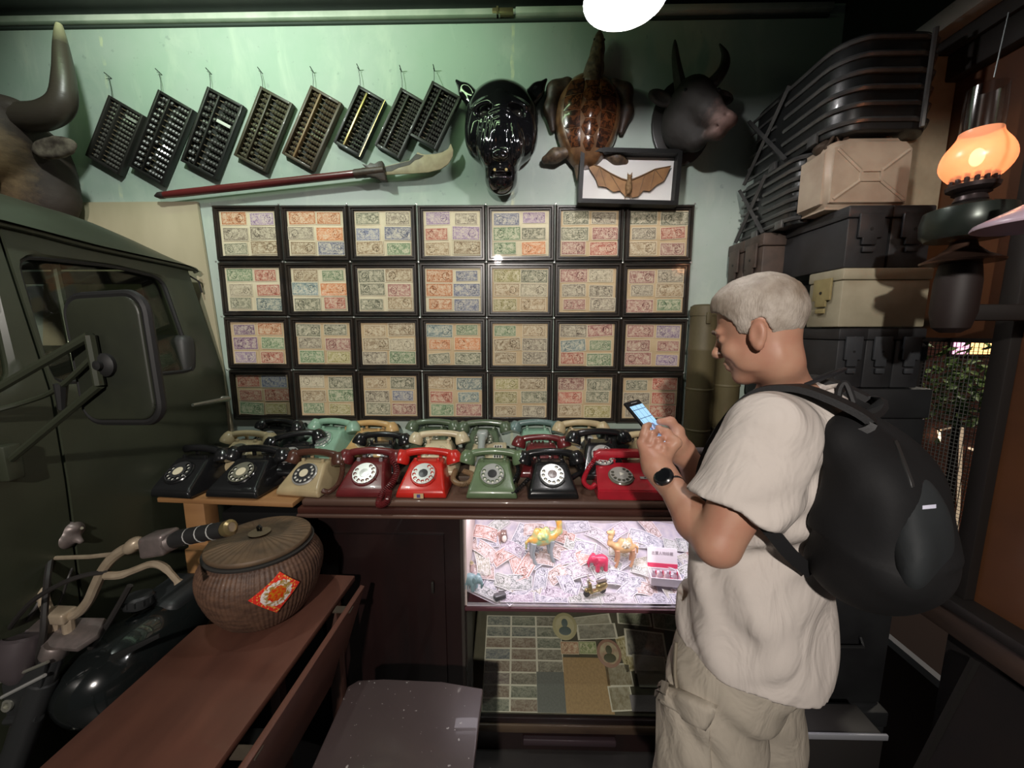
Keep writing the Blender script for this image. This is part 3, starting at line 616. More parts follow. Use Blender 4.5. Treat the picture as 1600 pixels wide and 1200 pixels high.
for q, (tl, tr, br, bl, mi, nr, nail, lab) in enumerate(AB):
    P = [at(*p, Y=1.815) for p in (tl, tr, br, bl)]; c = sum(P, Vector()) / 4
    ex = ((P[1] - P[0]) + (P[2] - P[3])) / 2; ey = ((P[0] - P[3]) + (P[1] - P[2])) / 2
    W, H = ex.length, ey.length; rl = math.atan2(-ey.x, ey.z) * .5 + math.atan2(ex.z, ex.x) * .5
    lift = .035 if q == 7 else .004
    t = thing('abacus', lab, 'abacus', wallM(c.x, c.z, lift, rl), 'abacuses hanging in a row')
    D = .028; b = .012
    fr = MB(); fr.span((-W / 2, -H / 2, 0), (-W / 2 + b, H / 2, D), bev=.002); fr.span((W / 2 - b, -H / 2, 0), (W / 2, H / 2, D), bev=.002); fr.span((-W / 2 + b, -H / 2, 0), (W / 2 - b, -H / 2 + b, D), bev=.002); fr.span((-W / 2 + b, H / 2 - b, 0), (W / 2 - b, H / 2, D), bev=.002)
    fr.build('frame', WD[mi], t)
    MB().span((-W / 2 + b, -H / 2 + b, .0005), (W / 2 - b, H / 2 - b, .003)).build('dark_backing', mat('abacus_back', (.020, .022, .019), .7), t)  # thin dark sheet added to darken the gaps between beads
    xd = -W / 2 + W * .34
    MB().span((xd - .004, -H / 2 + b, .002), (xd + .004, H / 2 - b, D - .002), bev=.001).build('divider_bar', brass if q == 5 else mat('worn_bar', (.22, .13, .06), .5) if q == 4 else WD[mi], t)
    rd = MB(); bdm = MB(); rs = random.Random(q)
    pitch = (H - 2 * b) / nr; br_ = min(pitch * .46, .0125); bl_ = min((W - 2 * b) * .62 / 6.3, .0165)
    prof = [(.0025, -bl_ / 2), (br_ * .72, -bl_ * .42), (br_, 0), (br_ * .72, bl_ * .42), (.0025, bl_ / 2)]
    for i in range(nr):
        y = -H / 2 + b + pitch * (i + .5); rd.cyl((-W / 2 + b * .5, y, D / 2), (W / 2 - b * .5, y, D / 2), .0022, n=5)
        lefts = [xd - .005 - bl_ * .55 - k * bl_ for k in range(2)]; 
        if rs.random() < .8: lefts = [-W / 2 + b + bl_ * .55 + k * bl_ for k in range(2)] if q in (1, 2) else lefts
        up = rs.choice([0, 0, 0, 1]) if q != 0 else 0
        rights = [W / 2 - b - bl_ * .55 - k * bl_ for k in range(5 - up)] + [xd + .005 + bl_ * .55 + k * bl_ for k in range(up)]
        for x in lefts + rights: bdm.lathe(prof, 8, T(x, y, D / 2) @ roty(PI / 2), cap=False)
    stuff(rd.build('rods', rodm, t)); stuff(bdm.build('beads', BD[mi], t))
    if q in (0, 2, 7): y = H * (.40 if q == 0 else .14) if q != 7 else 0
    if q == 2: MB().span((W * .02, H * .16, D * .7), (W / 2 - b - .004, H * .16 + .013, D + .002), bev=.001).build('tape_strip', tape, t)
    if q == 0: MB().span((W * .12, H * .33, D * .7), (W / 2 - b - .004, H * .33 + .010, D + .001), bev=.001).build('tape_strip', mat('grey_tape', (.3, .31, .28), .6), t)
    if q == 5: MB().span((W / 2 - .003, -H / 2, D), (W / 2, H / 2, D + .0015)).build('brass_edging', brass, t)
    nw = t.matrix_world.inverted() @ at(*nail, Y=YB - .012); 
    wr = MB(); wr.tube([nw + Vector((0, 0, .012)), nw, nw.lerp(Vector((-W / 2 + .006, H / 2 - .006, D * .5)), .5) + Vector((.003, 0, 0)), Vector((-W / 2 + .006, H / 2 - .006, D * .5))], .0012, 5); wr.build('hanging_wire', ironw, t)
    nb = MB(); nb.cyl(nw + Vector((0, .002, -.012)), nw + Vector((-.003, .008, .02)), .002, n=6); nb.build('nail', ironw, t)

# ================================================================ guandao polearm
g0, g1, g2 = at(247, 305, Y=1.80), at(555, 271, Y=1.80), at(600, 266, Y=1.80)
ang = math.atan2(g2.z - g0.z, g2.x - g0.x); t = thing('guandao_polearm', 'red-shafted long guandao polearm with curved pale blade, hung under the abacuses', 'polearm', wallM(g0.x, g0.z, .045, ang))
L1, L2 = (g1 - g0).length, (g2 - g0).length
gx = lambda p: (t.matrix_world.inverted() @ at(*p, Y=1.80))
MB().lathe([(.010, 0), (.0145, .03), (.0165, .1), (.0165, L1)], 14, roty(PI / 2)).build('shaft', mat('red_lacquer', (.16, .022, .022), .35, col2=(.07, .015, .015), scale=6, stretch=(.2, 1, 1), coat=.3), t)
MB().lathe([(.004, -.02), (.0145, 0), (.0155, .02), (.0115, .03)], 14, roty(PI / 2)).build('end_cap', mat('dark_cap', (.03, .02, .02), .5), t)
MB().lathe([(.0185, L1 - .005), (.0195, L1), (.0195, L1 + .03), (.021, L1 + .035), (.0205, L2)], 14, roty(PI / 2)).build('ferrule', mat('brown_ferrule', (.075, .045, .03), .5, col2=(.03, .02, .016), scale=30, bump=.3), t)
G = [(572, 262), (566, 257), (576, 259), (579, 255), (586, 257), (592, 253), (598, 252), (600, 258), (604, 283), (596, 283), (588, 278), (572, 275)]
MB().prism([gx(p)[:2] for p in G], .030, T(0, 0, -.015), bev=.004).build('guard', mat('guard_brown', (.06, .04, .028), .45, col2=(.03, .02, .016), scale=40, bump=.4), t)
Bp = [(594, 270), (602, 259), (620, 255), (640, 250), (648, 243), (652, 237), (658, 240), (664, 241), (680, 240), (692, 237), (700, 232), (704, 224), (708, 234), (707, 244), (700, 256), (688, 264), (668, 269), (640, 271), (598, 273)]
MB().prism([gx(p)[:2] for p in Bp], .006, T(0, 0, -.003), bev=.0012).build('blade', mat('blade_cream', (.42, .36, .22), .5, col2=(.30, .25, .15), scale=20, bump=.1), t)
Sp = [(596, 269), (603, 260), (620, 256), (640, 251), (650, 240), (662, 243), (655, 248), (648, 250), (640, 257), (622, 262), (612, 267)]
MB().prism([gx(p)[:2] for p in Sp], .008, T(0, 0, -.004)).build('blade_spine', mat('blade_dark', (.05, .048, .042), .5, col2=(.09, .08, .06), scale=40), t)
MB().ball(gx((578, 260)), .007, n=10, m=6).build('rivet', mat('rivet_grey', (.3, .3, .28), .4, .6), t)

# ================================================================ black panther mask
m0 = wall_at(782, 205, 0)
t = thing('panther_mask', 'glossy black carved panther head mask with small ears', 'mask', wallM(at(782, 201, Y=1.72).x, at(782, 201, Y=1.72).z, .002) @ Matrix.Scale(.86, 4))
lac = mat('black_lacquer', (.006, .006, .007), .10, coat=1., Coat_Roughness=.06, bump=.03, scale=20)
c = Clay((-.22, -.29, -.002), (.22, .29, .27), .004)
c.ell((0, .10, .055), (.178, .165, .105), k=.03); c.cone((0, .03, .05), (0, -.20, .06), .150, .070, k=.04); c.ell((0, .10, .005), (.188, .178, .035), k=.006)
for s in (-1, 1):
    c.ell((s * .095, .0, .06), (.088, .115, .085), k=.04); c.ell((s * .075, .112, .140), (.062, .018, .026), rotz(-s * .28), k=.022)
    c.ell((s * .055, -.065, .150), (.056, .095, .062), rotz(s * .12), k=.022)
c.cone((0, .02, .10), (0, -.19, .10), .095, .072, k=.04); c.cone((0, .13, .135), (0, -.03, .185), .028, .036, k=.03)
c.ell((0, -.205, .085), (.072, .062, .075), k=.03); c.ell((0, -.135, .198), (.040, .026, .028), k=.012)
for s in (-1, 1):
    c.ell((s * .078, .072, .165), (.046, .026, .040), rotz(-s * .25), k=.014, sub=True); c.ell((s * .016, -.142, .224), (.008, .006, .012), k=.004, sub=True)
c.box((0, -.205, .165), (.048, .012, .05), rnd=.008, k=.012, sub=True); c.cone((0, -.155, .212), (0, -.185, .2), .004, k=.006, sub=True)
c.box((0, 0, -.05), (.4, .4, .05), rnd=0, k=.003, sub=True)
def grooves(x, y, z):
    a = np.exp(-(((np.abs(x) - .055) / .035) ** 2)) * np.exp(-((y + .06) / .075) ** 2) * (z > .12); b = np.exp(-(x / .05) ** 2) * np.exp(-((y - .045) / .03) ** 2) * (z > .1)
    return .0042 * a * np.sin(np.abs(x) * 300 + y * 40) + .004 * b * np.sin(y * 260 + np.abs(x) * 60)
c.disp(grooves); c.build('head', lac, t)
for s in (-1, 1):
    e = Clay((-.27, .08, -.01), (.27, .32, .12), .004); e.cone((s * .135, .180, .035), (s * .178, .222, .045), .050, .034, k=.01); e.cone((s * .178, .222, .045), (s * .222, .268, .05), .034, .008, k=.02); e.ell((s * .172, .205, .088), (.026, .060, .018), rotz(-s * .80), k=.014, sub=True); e.build('ear', lac, t)
    MB().ball((s * .076, .075, .128), (.030, .018, .014), n=16).build('eye', mat('mask_eye', (.03, .028, .024), .08, coat=1.), t)
    MB().lathe([(.007, 0), (.005, -.018), (.001, -.03)], 8, T(s * .028, -.193, .172)).build('tooth', mat('mask_tooth', (.35, .26, .10), .4), t)

# ================================================================ stuffed sea turtle
o = at(921, 180, Y=1.78); t = thing('sea_turtle', 'stuffed brown sea turtle with glossy scuted shell, mounted head up', 'turtle', wallM(o.x, o.z, .012, -.04))
k_ = .00300
def tort(name, c1, c2, sc, rough=.22):
    q = NT(name); co = q.coord(); n = q.ramp(q.noise(co, sc, 4, .6, 1.), .42, .60); q.set(Base_Color=q.mix(n, c1, c2), Roughness=rough, Coat_Weight=.6); return q.m
tm = [tort('tortoiseshell_amber', (.022, .008, .004), (.12, .040, .014), 55), tort('tortoiseshell_dark', (.016, .007, .005), (.075, .026, .011), 34)]
skin = mat('turtle_skin', (.05, .032, .022), .5, col2=(.13, .085, .05), scale=60, bump=.5); finm = mat('turtle_flipper', (.026, .016, .012), .5, col2=(.06, .035, .022), scale=50, bump=.4)
def outl(a):                       # half width/height outline, narrow at the tail (bottom)
    x, y = math.cos(a), math.sin(a); return (.138 * x * (1 + .10 * y - .10 * max(0, -y) ** 2), .185 * y - .02 * max(0, -y))
def dome(x, y): 
    a = math.atan2(y / .185, x / .138); ox, oy = outl(a); r = min(1, math.hypot(x, y) / (math.hypot(ox, oy) + 1e-6)); return .018 + .078 * math.sqrt(max(0, 1 - r * r * .93)) + .006 * math.exp(-(x / .02) ** 2) * (1 - r)
sb = MB(); rings = [1.03, 1.0, .93, .85, .7, .5, .3, .1]
V = []; n = 40
for r in rings:
    for i in range(n):
        x, y = outl(2 * PI * i / n); x, y = x * r, y * r; V.append((x, y, dome(x * .999, y * .999) if r < 1 else (.012 if r > 1 else .030)))
V.append((0, 0, dome(0, 0))); Fc = [(j * n + i, j * n + (i + 1) % n, (j + 1) * n + (i + 1) % n, (j + 1) * n + i) for j in range(len(rings) - 1) for i in range(n)] + [(len(rings) * n - n + i, len(rings) * n - n + (i + 1) % n, len(V) - 1) for i in range(n)] + [tuple(range(n))]
sh = sb.add(V, Fc).build('shell', mat('shell_base', (.17, .085, .035), .35, col2=(.06, .026, .012), scale=25, coat=.5), t)
def scute(poly, m):
    P = [Vector((*p, 0)) for p in poly]; cc = sum(P, Vector()) / len(P); b = MB(); vs = []; fs = []; nn = len(P) * 3; ring = []
    for i in range(len(P)):
        for k in range(3): ring.append(P[i].lerp(P[(i + 1) % len(P)], k / 3))
    for f, l in ((.97, -.002), (.93, .0032), (.60, .0045), (.3, .005)): vs += [((cc + (p - cc) * f).x, (cc + (p - cc) * f).y, dome(*(cc + (p - cc) * f)[:2]) + l) for p in ring]
    vs.append((cc.x, cc.y, dome(cc.x, cc.y) + .005)); fs = [(j * nn + i, j * nn + (i + 1) % nn, (j + 1) * nn + (i + 1) % nn, (j + 1) * nn + i) for j in range(3) for i in range(nn)] + [(3 * nn + i, 3 * nn + (i + 1) % nn, 4 * nn) for i in range(nn)]
    b.add(vs, fs).build('scute', m, sh)
ys = [.150, .095, .035, -.03, -.095, -.150]; wv = [.022, .040, .046, .043, .034, .018]
for i in range(5):
    ym = (ys[i] + ys[i + 1]) / 2; scute([(-wv[i] * .55, ys[i]), (wv[i] * .55, ys[i]), ((wv[i] + wv[i + 1]) / 2, ym), (wv[i + 1] * .55, ys[i + 1]), (-wv[i + 1] * .55, ys[i + 1]), (-(wv[i] + wv[i + 1]) / 2, ym)], tm[0])
yl = [.135, .066, .004, -.062, -.135]
for s in (-1, 1):
    for i in range(4):
        def ed(y): a = math.asin(max(-1, min(1, y / .19))); return outl(a)[0] * .82
        a, b_ = yl[i], yl[i + 1]; ina = wv[min(i, 5)] * .9 if i else .03; inb = wv[min(i + 1, 5)] * .9
        scute([(s * ina, a), (s * ed(a), a * .98), (s * ed((a + b_) / 2), (a + b_) / 2), (s * ed(b_), b_), (s * inb, b_)], tm[i % 2 if s > 0 else (i + 1) % 2])
c = Clay((-.09, .10, -.01), (.12, .47, .10), .004); c.chain([(.0, .13, .035), (.012, .19, .04), (.018, .25, .04)], [.052, .033, .028], .03); c.ell((.022, .275, .042), (.025, .050, .026), k=.02); c.cone((.022, .305, .042), (.024, .335, .04), .012, .004, k=.015); c.disp(lambda x, y, z: .0015 * wob(x, y, z, 3, 8, 350)); c.build('head', skin, t)
for s in (-1, 1):
    MB().ball((.022 + s * .02, .292, .053), .005, n=8, m=6).build('eye', mat('glass_eye', (.01, .01, .01), .1), t)
    c = Clay((-.24, -.12, -.012), (.24, .24, .06), .004); c.chain([(s * .10, .13, .02), (s * .150, .115, .016), (s * .165, .04, .013), (s * .150, -.04, .011)], [.034, .034, .028, .012], .02); c.box((0, .05, -.03), (.3, .3, .03), rnd=0, k=.003, sub=True); c.build('front_flipper', finm, t)
    c = Clay((-.24, -.26, -.012), (.24, -.06, .06), .004); c.chain([(s * .085, -.135, .025), (s * .135, -.150, .022), (s * .175, -.165, .014)], [.022, .028, .018], .02); c.build('rear_flipper', skin, t)
MB().lathe([(.02, 0), (.012, .03), (.003, .06)], 10, T(-.03, -.19, .02) @ rotx(PI / 2) ).build('tail', skin, t)

# ================================================================ dark bull head on a plaque
o = at(1066, 190, Y=1.83); t = thing('bull_head_trophy', 'dark stuffed bull calf head with upright horns on an oval plaque', 'trophy', wallM(o.x, o.z, .002))
MB().prism([(.125 * math.cos(a) * 1.05, -.005 + .175 * math.sin(a)) for a in [2 * PI * i / 32 for i in range(32)]], .022, T(-.0, 0, 0), bev=.006).build('plaque', mat('plaque_black', (.012, .011, .010), .4, col2=(.02, .016, .014), scale=8), t)
fur = mat('dark_fur', (.030, .022, .018), .75, col2=(.014, .011, .010), scale=40, bump=.6); muz = mat('muzzle_skin', (.17, .085, .07), .55, col2=(.10, .05, .04), scale=30, bump=.4)
def furmix(name, cx, r0, r1, inner, outer, sc_=30):
    q = NT(name); co = q.coord(); d = q.node('ShaderNodeVectorMath', [co, cx], out=1, operation='DISTANCE'); n = q.noise(q.mapv(co, (1, 1, .4)), sc_, 5, .7); f = q.ramp(q.M('ADD', d, q.M('MULTIPLY', q.M('SUBTRACT', n, .5), .10)), r0, r1)
    a = q.mix(n, inner, tuple(c * .5 for c in inner)); b = q.mix(n, outer, tuple(c * .45 for c in outer)); q.set(Base_Color=q.mix(f, a, b), Roughness=.75); q.bump(n, .6, .004); return q.m
c = Clay((-.20, -.24, .0), (.26, .22, .36), .005)
c.ell((-.01, -.02, .06), (.09, .12, .08), k=.04); c.ell((.0, .03, .12), (.078, .075, .08), k=.04)
c.chain([(.0, .03, .13), (.035, -.035, .18), (.075, -.095, .215)], [.066, .049, .038], .025); c.ell((.085, -.104, .228), (.043, .031, .034), k=.015); c.ell((.068, -.132, .195), (.038, .024, .036), k=.015)
c.cone((-.01, -.05, .08), (.02, -.12, .12), .065, .045, k=.04); c.ell((0, .090, .10), (.05, .026, .05), k=.03)
for s in (-1, 1): c.ell((.092 + s * .020, -.092, .260), (.009, .007, .010), k=.004, sub=True); c.ell((.008 + s * .060, .030, .170), (.018, .014, .014), k=.01)
c.cone((.03, -.122, .235), (.14, -.122, .225), .004, k=.005, sub=True); c.disp(lambda x, y, z: .0012 * wob(x, y, z, 5, 8, 260))
c.build('head', furmix('bull_fur', (.095, -.11, .24), .03, .10, (.17, .10, .085), (.020, .016, .014)), t)
hm = mat('dark_horn', (.022, .020, .018), .4, col2=(.05, .045, .04), scale=20)
MB().tube(smoothpath([(-.045, .085, .10), (-.065, .14, .11), (-.078, .20, .11), (-.080, .265, .10)], 5), [.026, .0245, .0232, .022, .021, .020, .019, .018, .017, .016, .015, .0135, .0115, .009, .006, .003], 10).build('horn', hm, t)
MB().tube(smoothpath([(.045, .08, .10), (.085, .105, .11), (.120, .155, .11), (.125, .21, .10), (.105, .255, .09)], 4), [.028, .0272, .0264, .0255, .0245, .0235, .0225, .0215, .0205, .0195, .018, .016, .0135, .0105, .0075, .005, .003], 10).build('horn', hm, t)
for s, a in ((-1, .5), (1, -.2)):
    e = Clay((-.24, -.02, .03), (.26, .16, .16), .004); e.ell((s * .120, .055, .09), (.058, .030, .018), rotz(s * a * .8), k=.01); e.ell((s * .125, .052, .108), (.040, .018, .012), rotz(s * a * .8), k=.008, sub=True); e.build('ear', fur, t)
    MB().ball((.008 + s * .064, .034, .178), .009, n=10, m=8).build('eye', mat('glass_eye', (.01, .01, .01), .1), t)

# ================================================================ brown ox head at the left edge
o = at(20, 245, Y=1.62); t = thing('ox_head_trophy', 'large brown stuffed ox head with an upturned horn at the left edge', 'trophy', wallM(o.x, o.z, .002))
c = Clay((-.42, -.34, .0), (.30, .30, .50), .007)
c.ell((-.10, -.0, .10), (.17, .20, .12), k=.05); c.ell((-.09, .07, .24), (.15, .15, .13), k=.05); c.chain([(-.10, .05, .28), (-.13, -.07, .36), (-.15, -.17, .41)], [.125, .10, .085], .05); c.ell((-.155, -.20, .42), (.09, .075, .07), k=.03)
c.ell((-.06, -.12, .11), (.15, .13, .10), k=.05); c.ell((-.06, .17, .22), (.16, .06, .09), k=.04)
for s in (-1, 1): c.ell((-.085 + s * .108, .055, .335), (.03, .022, .025), k=.015)
c.disp(lambda x, y, z: .0018 * wob(x, y, z, 8, 8, 160)); c.build('head', furmix('ox_fur', (-.10, -.06, .38), .12, .25, (.27, .18, .09), (.034, .022, .016), 26), t)
hp = [(.02, .15, .22), (.14, .155, .22), (.225, .20, .22), (.245, .30, .215), (.235, .42, .20), (.228, .50, .19)]; hs = smoothpath(hp, 5); rr = [.044 * (1 - (i / (len(hs) - 1)) ** 1.6) + .010 for i in range(len(hs))]
hq = NT('ox_horn'); hy = hq.sep(hq.coord())[1]; hq.set(Base_Color=hq.mix(hq.ramp(hq.M('ADD', hy, hq.M('MULTIPLY', hq.noise(hq.coord(), 30), .03)), .44, .54), (.045, .036, .028), (.42, .38, .24)), Roughness=.4); hq.bump(hq.noise(hq.mapv(hq.coord(), (1, 6, 1)), 20), .3)
MB().tube(hs, rr, 14).build('horn', hq.m, t)
MB().tube(smoothpath([(-.20 - p[0] * 1., p[1], p[2]) for p in hp], 5), rr, 14).build('horn', hq.m, t)
e = Clay((-.02, -.08, .10), (.27, .14, .28), .005); e.ell((.145, .045, .20), (.095, .042, .022), rotz(.12), k=.01); e.ell((.15, .04, .222), (.07, .024, .014), rotz(.12), k=.01, sub=True); e.disp(lambda x, y, z: .003 * wob(x, y, z, 2, 6, 200)); e.build('ear', mat('ox_ear', (.05, .036, .028), .8, col2=(.15, .125, .095), scale=30, bump=.6), t)
MB().ball((.025, .058, .352), .017, n=12, m=8).build('eye', mat('glass_eye', (.01, .01, .01), .1), t)

# ================================================================ framed bat
P = [at(*p, Y=1.79) for p in ((905, 232), (1062, 240), (1058, 322), (903, 318))]; c0 = sum(P, Vector()) / 4; W = (P[1] - P[0]).length; H = (P[0] - P[3]).length
t = thing('bat_frame', 'black box frame holding a dried brown bat on white', 'picture frame', wallM(c0.x, c0.z, .031, -.03))
fr = MB().ring(rect(W, H), rect(W - .036, H - .036), .052); fr.build('frame', mat('frame_black', (.007, .007, .007), .55, spec=.25), t, 20)
MB().box((0, 0, .004), (W - .034, H - .034, .006)).build('white_backing', mat('white_card', (.78, .76, .74), .8), t)
MB().box((0, 0, .046), (W - .036, H - .036, .002)).build('glass_pane', pane, t, 0)
bx = lambda p: (t.matrix_world.inverted() @ at(*p, Y=1.81))
def wing(pts, name):
    Q = [bx(p) for p in pts]; b = MB(); b.prism([q[:2] for q in Q], .0012, T(0, 0, .018)); return b.build(name, mat('bat_membrane', (.36, .19, .075), .6, col2=(.24, .12, .05), scale=18, bump=.3), t)
lw = [(981, 284), (970, 281), (952, 272), (936, 262), (918, 256), (921, 266), (930, 280), (934, 292), (946, 293), (957, 301), (968, 299), (976, 308), (984, 308)]
rw = [(981, 284), (990, 281), (1006, 274), (1022, 266), (1047, 261), (1042, 272), (1036, 284), (1025, 290), (1014, 300), (1004, 299), (996, 308), (986, 310)]
for q, pts, fing in ((0, lw, [(4, 4), (4, 7), (3, 9), (2, 11)]), (1, rw, [(4, 4), (4, 7), (3, 9), (2, 10)])):
    w_ = wing(pts, 'wing'); Q = [bx(p) for p in pts]; Z = Vector((0, 0, .021)); fl = lambda v: Vector((v.x, v.y, 0)) + Z
    b = MB().tube([fl(Q[i]) for i in range(5)], [.004, .0035, .003, .0025, .0015], 6)
    for k in (6, 8, 10): b.tube([fl(Q[2 if k == 10 else 3]), fl(Q[k])], [.002, .001], 5)
    b.build('finger_bones', mat('bat_bone', (.20, .11, .05), .6), w_)
c = Clay((-.06, -.09, .0), (.06, .09, .06), .003); b0 = bx((981, 292)); c.ell((b0.x, b0.y - .006, .024), (.015, .034, .016), k=.01); c.ell((b0.x, b0.y + .033, .028), (.010, .011, .010), k=.008)
for s in (-1, 1): c.cone((b0.x + s * .007, b0.y + .040, .028), (b0.x + s * .010, b0.y + .052, .027), .004, .002, k=.003); c.cone((b0.x + s * .008, b0.y - .03, .022), (b0.x + s * .014, b0.y - .056, .02), .004, .002, k=.004)
c.disp(lambda x, y, z: .0015 * wob(x, y, z, 4, 8, 500)); c.build('body', mat('bat_fur', (.14, .075, .03), .8, col2=(.28, .17, .08), scale=90, bump=.5), t)
# ================================================================ pale shelf, risers and the telephones
pine = mat('pine_wood', (.36, .19, .075), .55, col2=(.24, .115, .045), scale=5, stretch=(.35, 2, 2), bump=.1)
t = thing('pine_shelf', 'pale pine shelf board on a square post left of the display case', 'shelf', (-1.15, 1.6, 0)); SM = T(1.15, -1.6, 0)
ZS = ZT - .004
MB().prism([(-1.418, 1.40), (-.86, 1.365), (-.86, 1.80), (-1.418, 1.80)], .018, SM @ T(0, 0, ZS - .018), bev=.002).build('shelf_board', pine, t)
MB().span((-1.345, 1.43, 0), (-1.262, 1.50, ZS - .0185), SM, bev=.003).build('post', pine, t); MB().span((-1.33, 1.395, 0), (-1.232, 1.429, .955), SM, bev=.003).build('post_block', pine, t); MB().span((-1.40, 1.76, ZS - .10), (-.87, 1.78, ZS - .0185), SM).build('rear_batten', pine, t)
dkb = thing('shade_fill_box', 'added black box standing in for the shade under the pine shelf', 'box', (-1.05, 1.66, 0)); MB().span((-.20, -.15, 0), (.19, .15, ZS - .16), bev=.006).build('box_body', mat('shade_fill_black', (.006, .006, .006), .8, spec=.2), dkb); MB().span((-.205, -.155, ZS - .159), (.195, .155, ZS - .11), bev=.006).build('lid', mat('shade_fill_black', (.006, .006, .006), .8, spec=.2), dkb)  # black box added in place of the shaded wall below the shelf
rise = mat('riser_wood', (.085, .055, .035), .5, col2=(.05, .032, .022), scale=6, stretch=(.3, 1, 1))
t = tag(MB().span((-1.40, 1.545, ZT + .001), (.66, 1.835, ZT + .036), bev=.003).build('riser_board', rise), 'lower dark wooden riser board under the middle telephones', 'riser', 'display risers')
t = tag(MB().span((-1.40, 1.69, ZT + .037), (.66, 1.835, ZT + .072), bev=.003).build('riser_board', rise), 'upper dark wooden riser board under the rear telephones', 'riser', 'display risers')
PHM = {}
def taperprism(prof, w0, w1, zt, bev):
    b = bmesh.new(); f = b.faces.new([b.verts.new((-1, y, z)) for y, z in prof]); r = bmesh.ops.extrude_face_region(b, geom=[f])
    for e in r['geom']:
        if isinstance(e, bmesh.types.BMVert): e.co.x = 1
    for v in b.verts: v.co.x *= w0 + (w1 - w0) * min(1, v.co.z / zt) ** 1.2
    bmesh.ops.recalc_face_normals(b, faces=b.faces[:]); bmesh.ops.bevel(b, geom=b.edges[:], offset=bev, segments=3, affect='EDGES', profile=.6)
    return MB().bm(b)
def polar(fn, r0, r1, nr, na, z, keep):
    b = MB(); vs = []; fs = []
    for j in range(nr + 1):
        for i in range(na): r = r0 + (r1 - r0) * j / nr; a = 2 * PI * i / na; vs.append((r * math.cos(a), r * math.sin(a), z))
    for j in range(nr):
        for i in range(na):
            r = r0 + (r1 - r0) * (j + .5) / nr; a = 2 * PI * (i + .5) / na
            if keep(r, a): fs.append((j * na + i, j * na + (i + 1) % na, (j + 1) * na + (i + 1) % na, (j + 1) * na + i))
    return b.add(vs, fs)
def phone_meshes(kind):
    if kind in PHM: return PHM[kind]
    d = {}
    if kind == 'desk': prof = [(-.112, 0), (-.112, .022), (-.100, .035), (.0, .102), (.06, .105), (.09, .075), (.10, 0)]; w0, w1 = .098, .062; hz_, hy = .116, .040
    elif kind == 'horn': prof = [(-.100, 0), (-.102, .023), (-.090, .036), (-.008, .101), (.045, .104), (.075, .07), (.09, 0)]; w0, w1 = .092, .058; hz_, hy = .116, .028
    elif kind == 'tall': prof = [(-.095, 0), (-.100, .020), (-.080, .036), (-.004, .110), (.05, .116), (.075, .08), (.088, 0)]; w0, w1 = .092, .052; hz_, hy = .132, .030
    (ya, za), (yb, zb_) = prof[2], prof[3]; dc, th = (0, (ya + yb) / 2, (za + zb_) / 2 + .0005), math.atan2(zb_ - za, yb - ya)
    bm_ = taperprism(prof, w0, w1, prof[3][1], .010); d['body'] = bm_.mesh('body', 50)
    D = T(*dc) @ rotx(th); d['D'] = D
    d['dial_plate'] = MB().lathe([(.047, -.004), (.048, .003), (.045, .006), (0, .0065)], 36).mesh('dial_plate')
    hole = lambda r, a: not any((r * math.cos(a) - .0325 * math.cos(q)) ** 2 + (r * math.sin(a) - .0325 * math.sin(q)) ** 2 < .0066 ** 2 for q in [R_(60 - 29 * i) for i in range(10)])
    wh_ = polar(None, .0165, .0415, 10, 96, .0105, hole); wh_.lathe([(.0415, .0070), (.0425, .0090), (.0415, .0106)], 36, cap=False); d['finger_wheel'] = wh_.mesh('finger_wheel', 30)
    d['dial_card'] = MB().lathe([(.0167, .0095), (.0165, .0118), (0, .0125)], 24).mesh('dial_card'); d['finger_stop'] = MB().tube([(.046, -.020, .006), (.040, -.017, .013), (.030, -.013, .0135)], .0016, 6).mesh('finger_stop')
    nm = MB()
    for i in range(10): q = R_(60 - 29 * i); nm.lathe([(.0042, .0066), (0, .0068)], 8, T(.0325 * math.cos(q), .0325 * math.sin(q), 0))
    d['numbers'] = nm.mesh('numbers')
    cr = [MB() for _ in range(2)]
    for s, m_ in zip((-1, 1), cr):
        for y in (hy - .026, hy + .026): m_.box((s * .042, y, hz_ - .022), (.013, .010, .040), bev=.003)
        m_.box((s * .042, hy, hz_ - .036), (.016, .062, .012), bev=.003)
    d['cradle'] = [m_.mesh('cradle_prong') for m_ in cr]
    hp = smoothpath([(-.093, hy, hz_ + .000), (-.065, hy, hz_ + .012), (0, hy, hz_ + .018), (.065, hy, hz_ + .012), (.093, hy, hz_ + .000)], 5)
    h = MB(); hv = [.017, .0165, .016, .0155, .015, .0145, .014, .0138, .0136, .0135, .0135, .0135, .0136, .0138, .014, .0145, .015, .0155, .016, .0165, .017]; h.tube(hp, hv, 12); d['handset'] = h.mesh('handset', 60)
    cup = [(.004, .026), (.018, .024), (.026, .012), (.031, -.006), (.0325, -.018), (.030, -.025), (.012, -.0265), (0, -.026)]
    d['earpiece'] = MB().lathe(cup, 20, T(-.098, hy - .004, hz_ - .004) @ roty(.30) @ rotx(-.35)).mesh('earpiece', 50); d['mouthpiece'] = MB().lathe(cup, 20, T(.098, hy - .004, hz_ - .004) @ roty(-.30) @ rotx(-.35)).mesh('mouthpiece', 50)
    d['h'] = (hy, hz_); PHM[kind] = d; return d
def pl(name, c, rough=.28): return mat('plastic_' + name, c, rough, col2=tuple(q * .82 for q in c), scale=18, coat=.35)
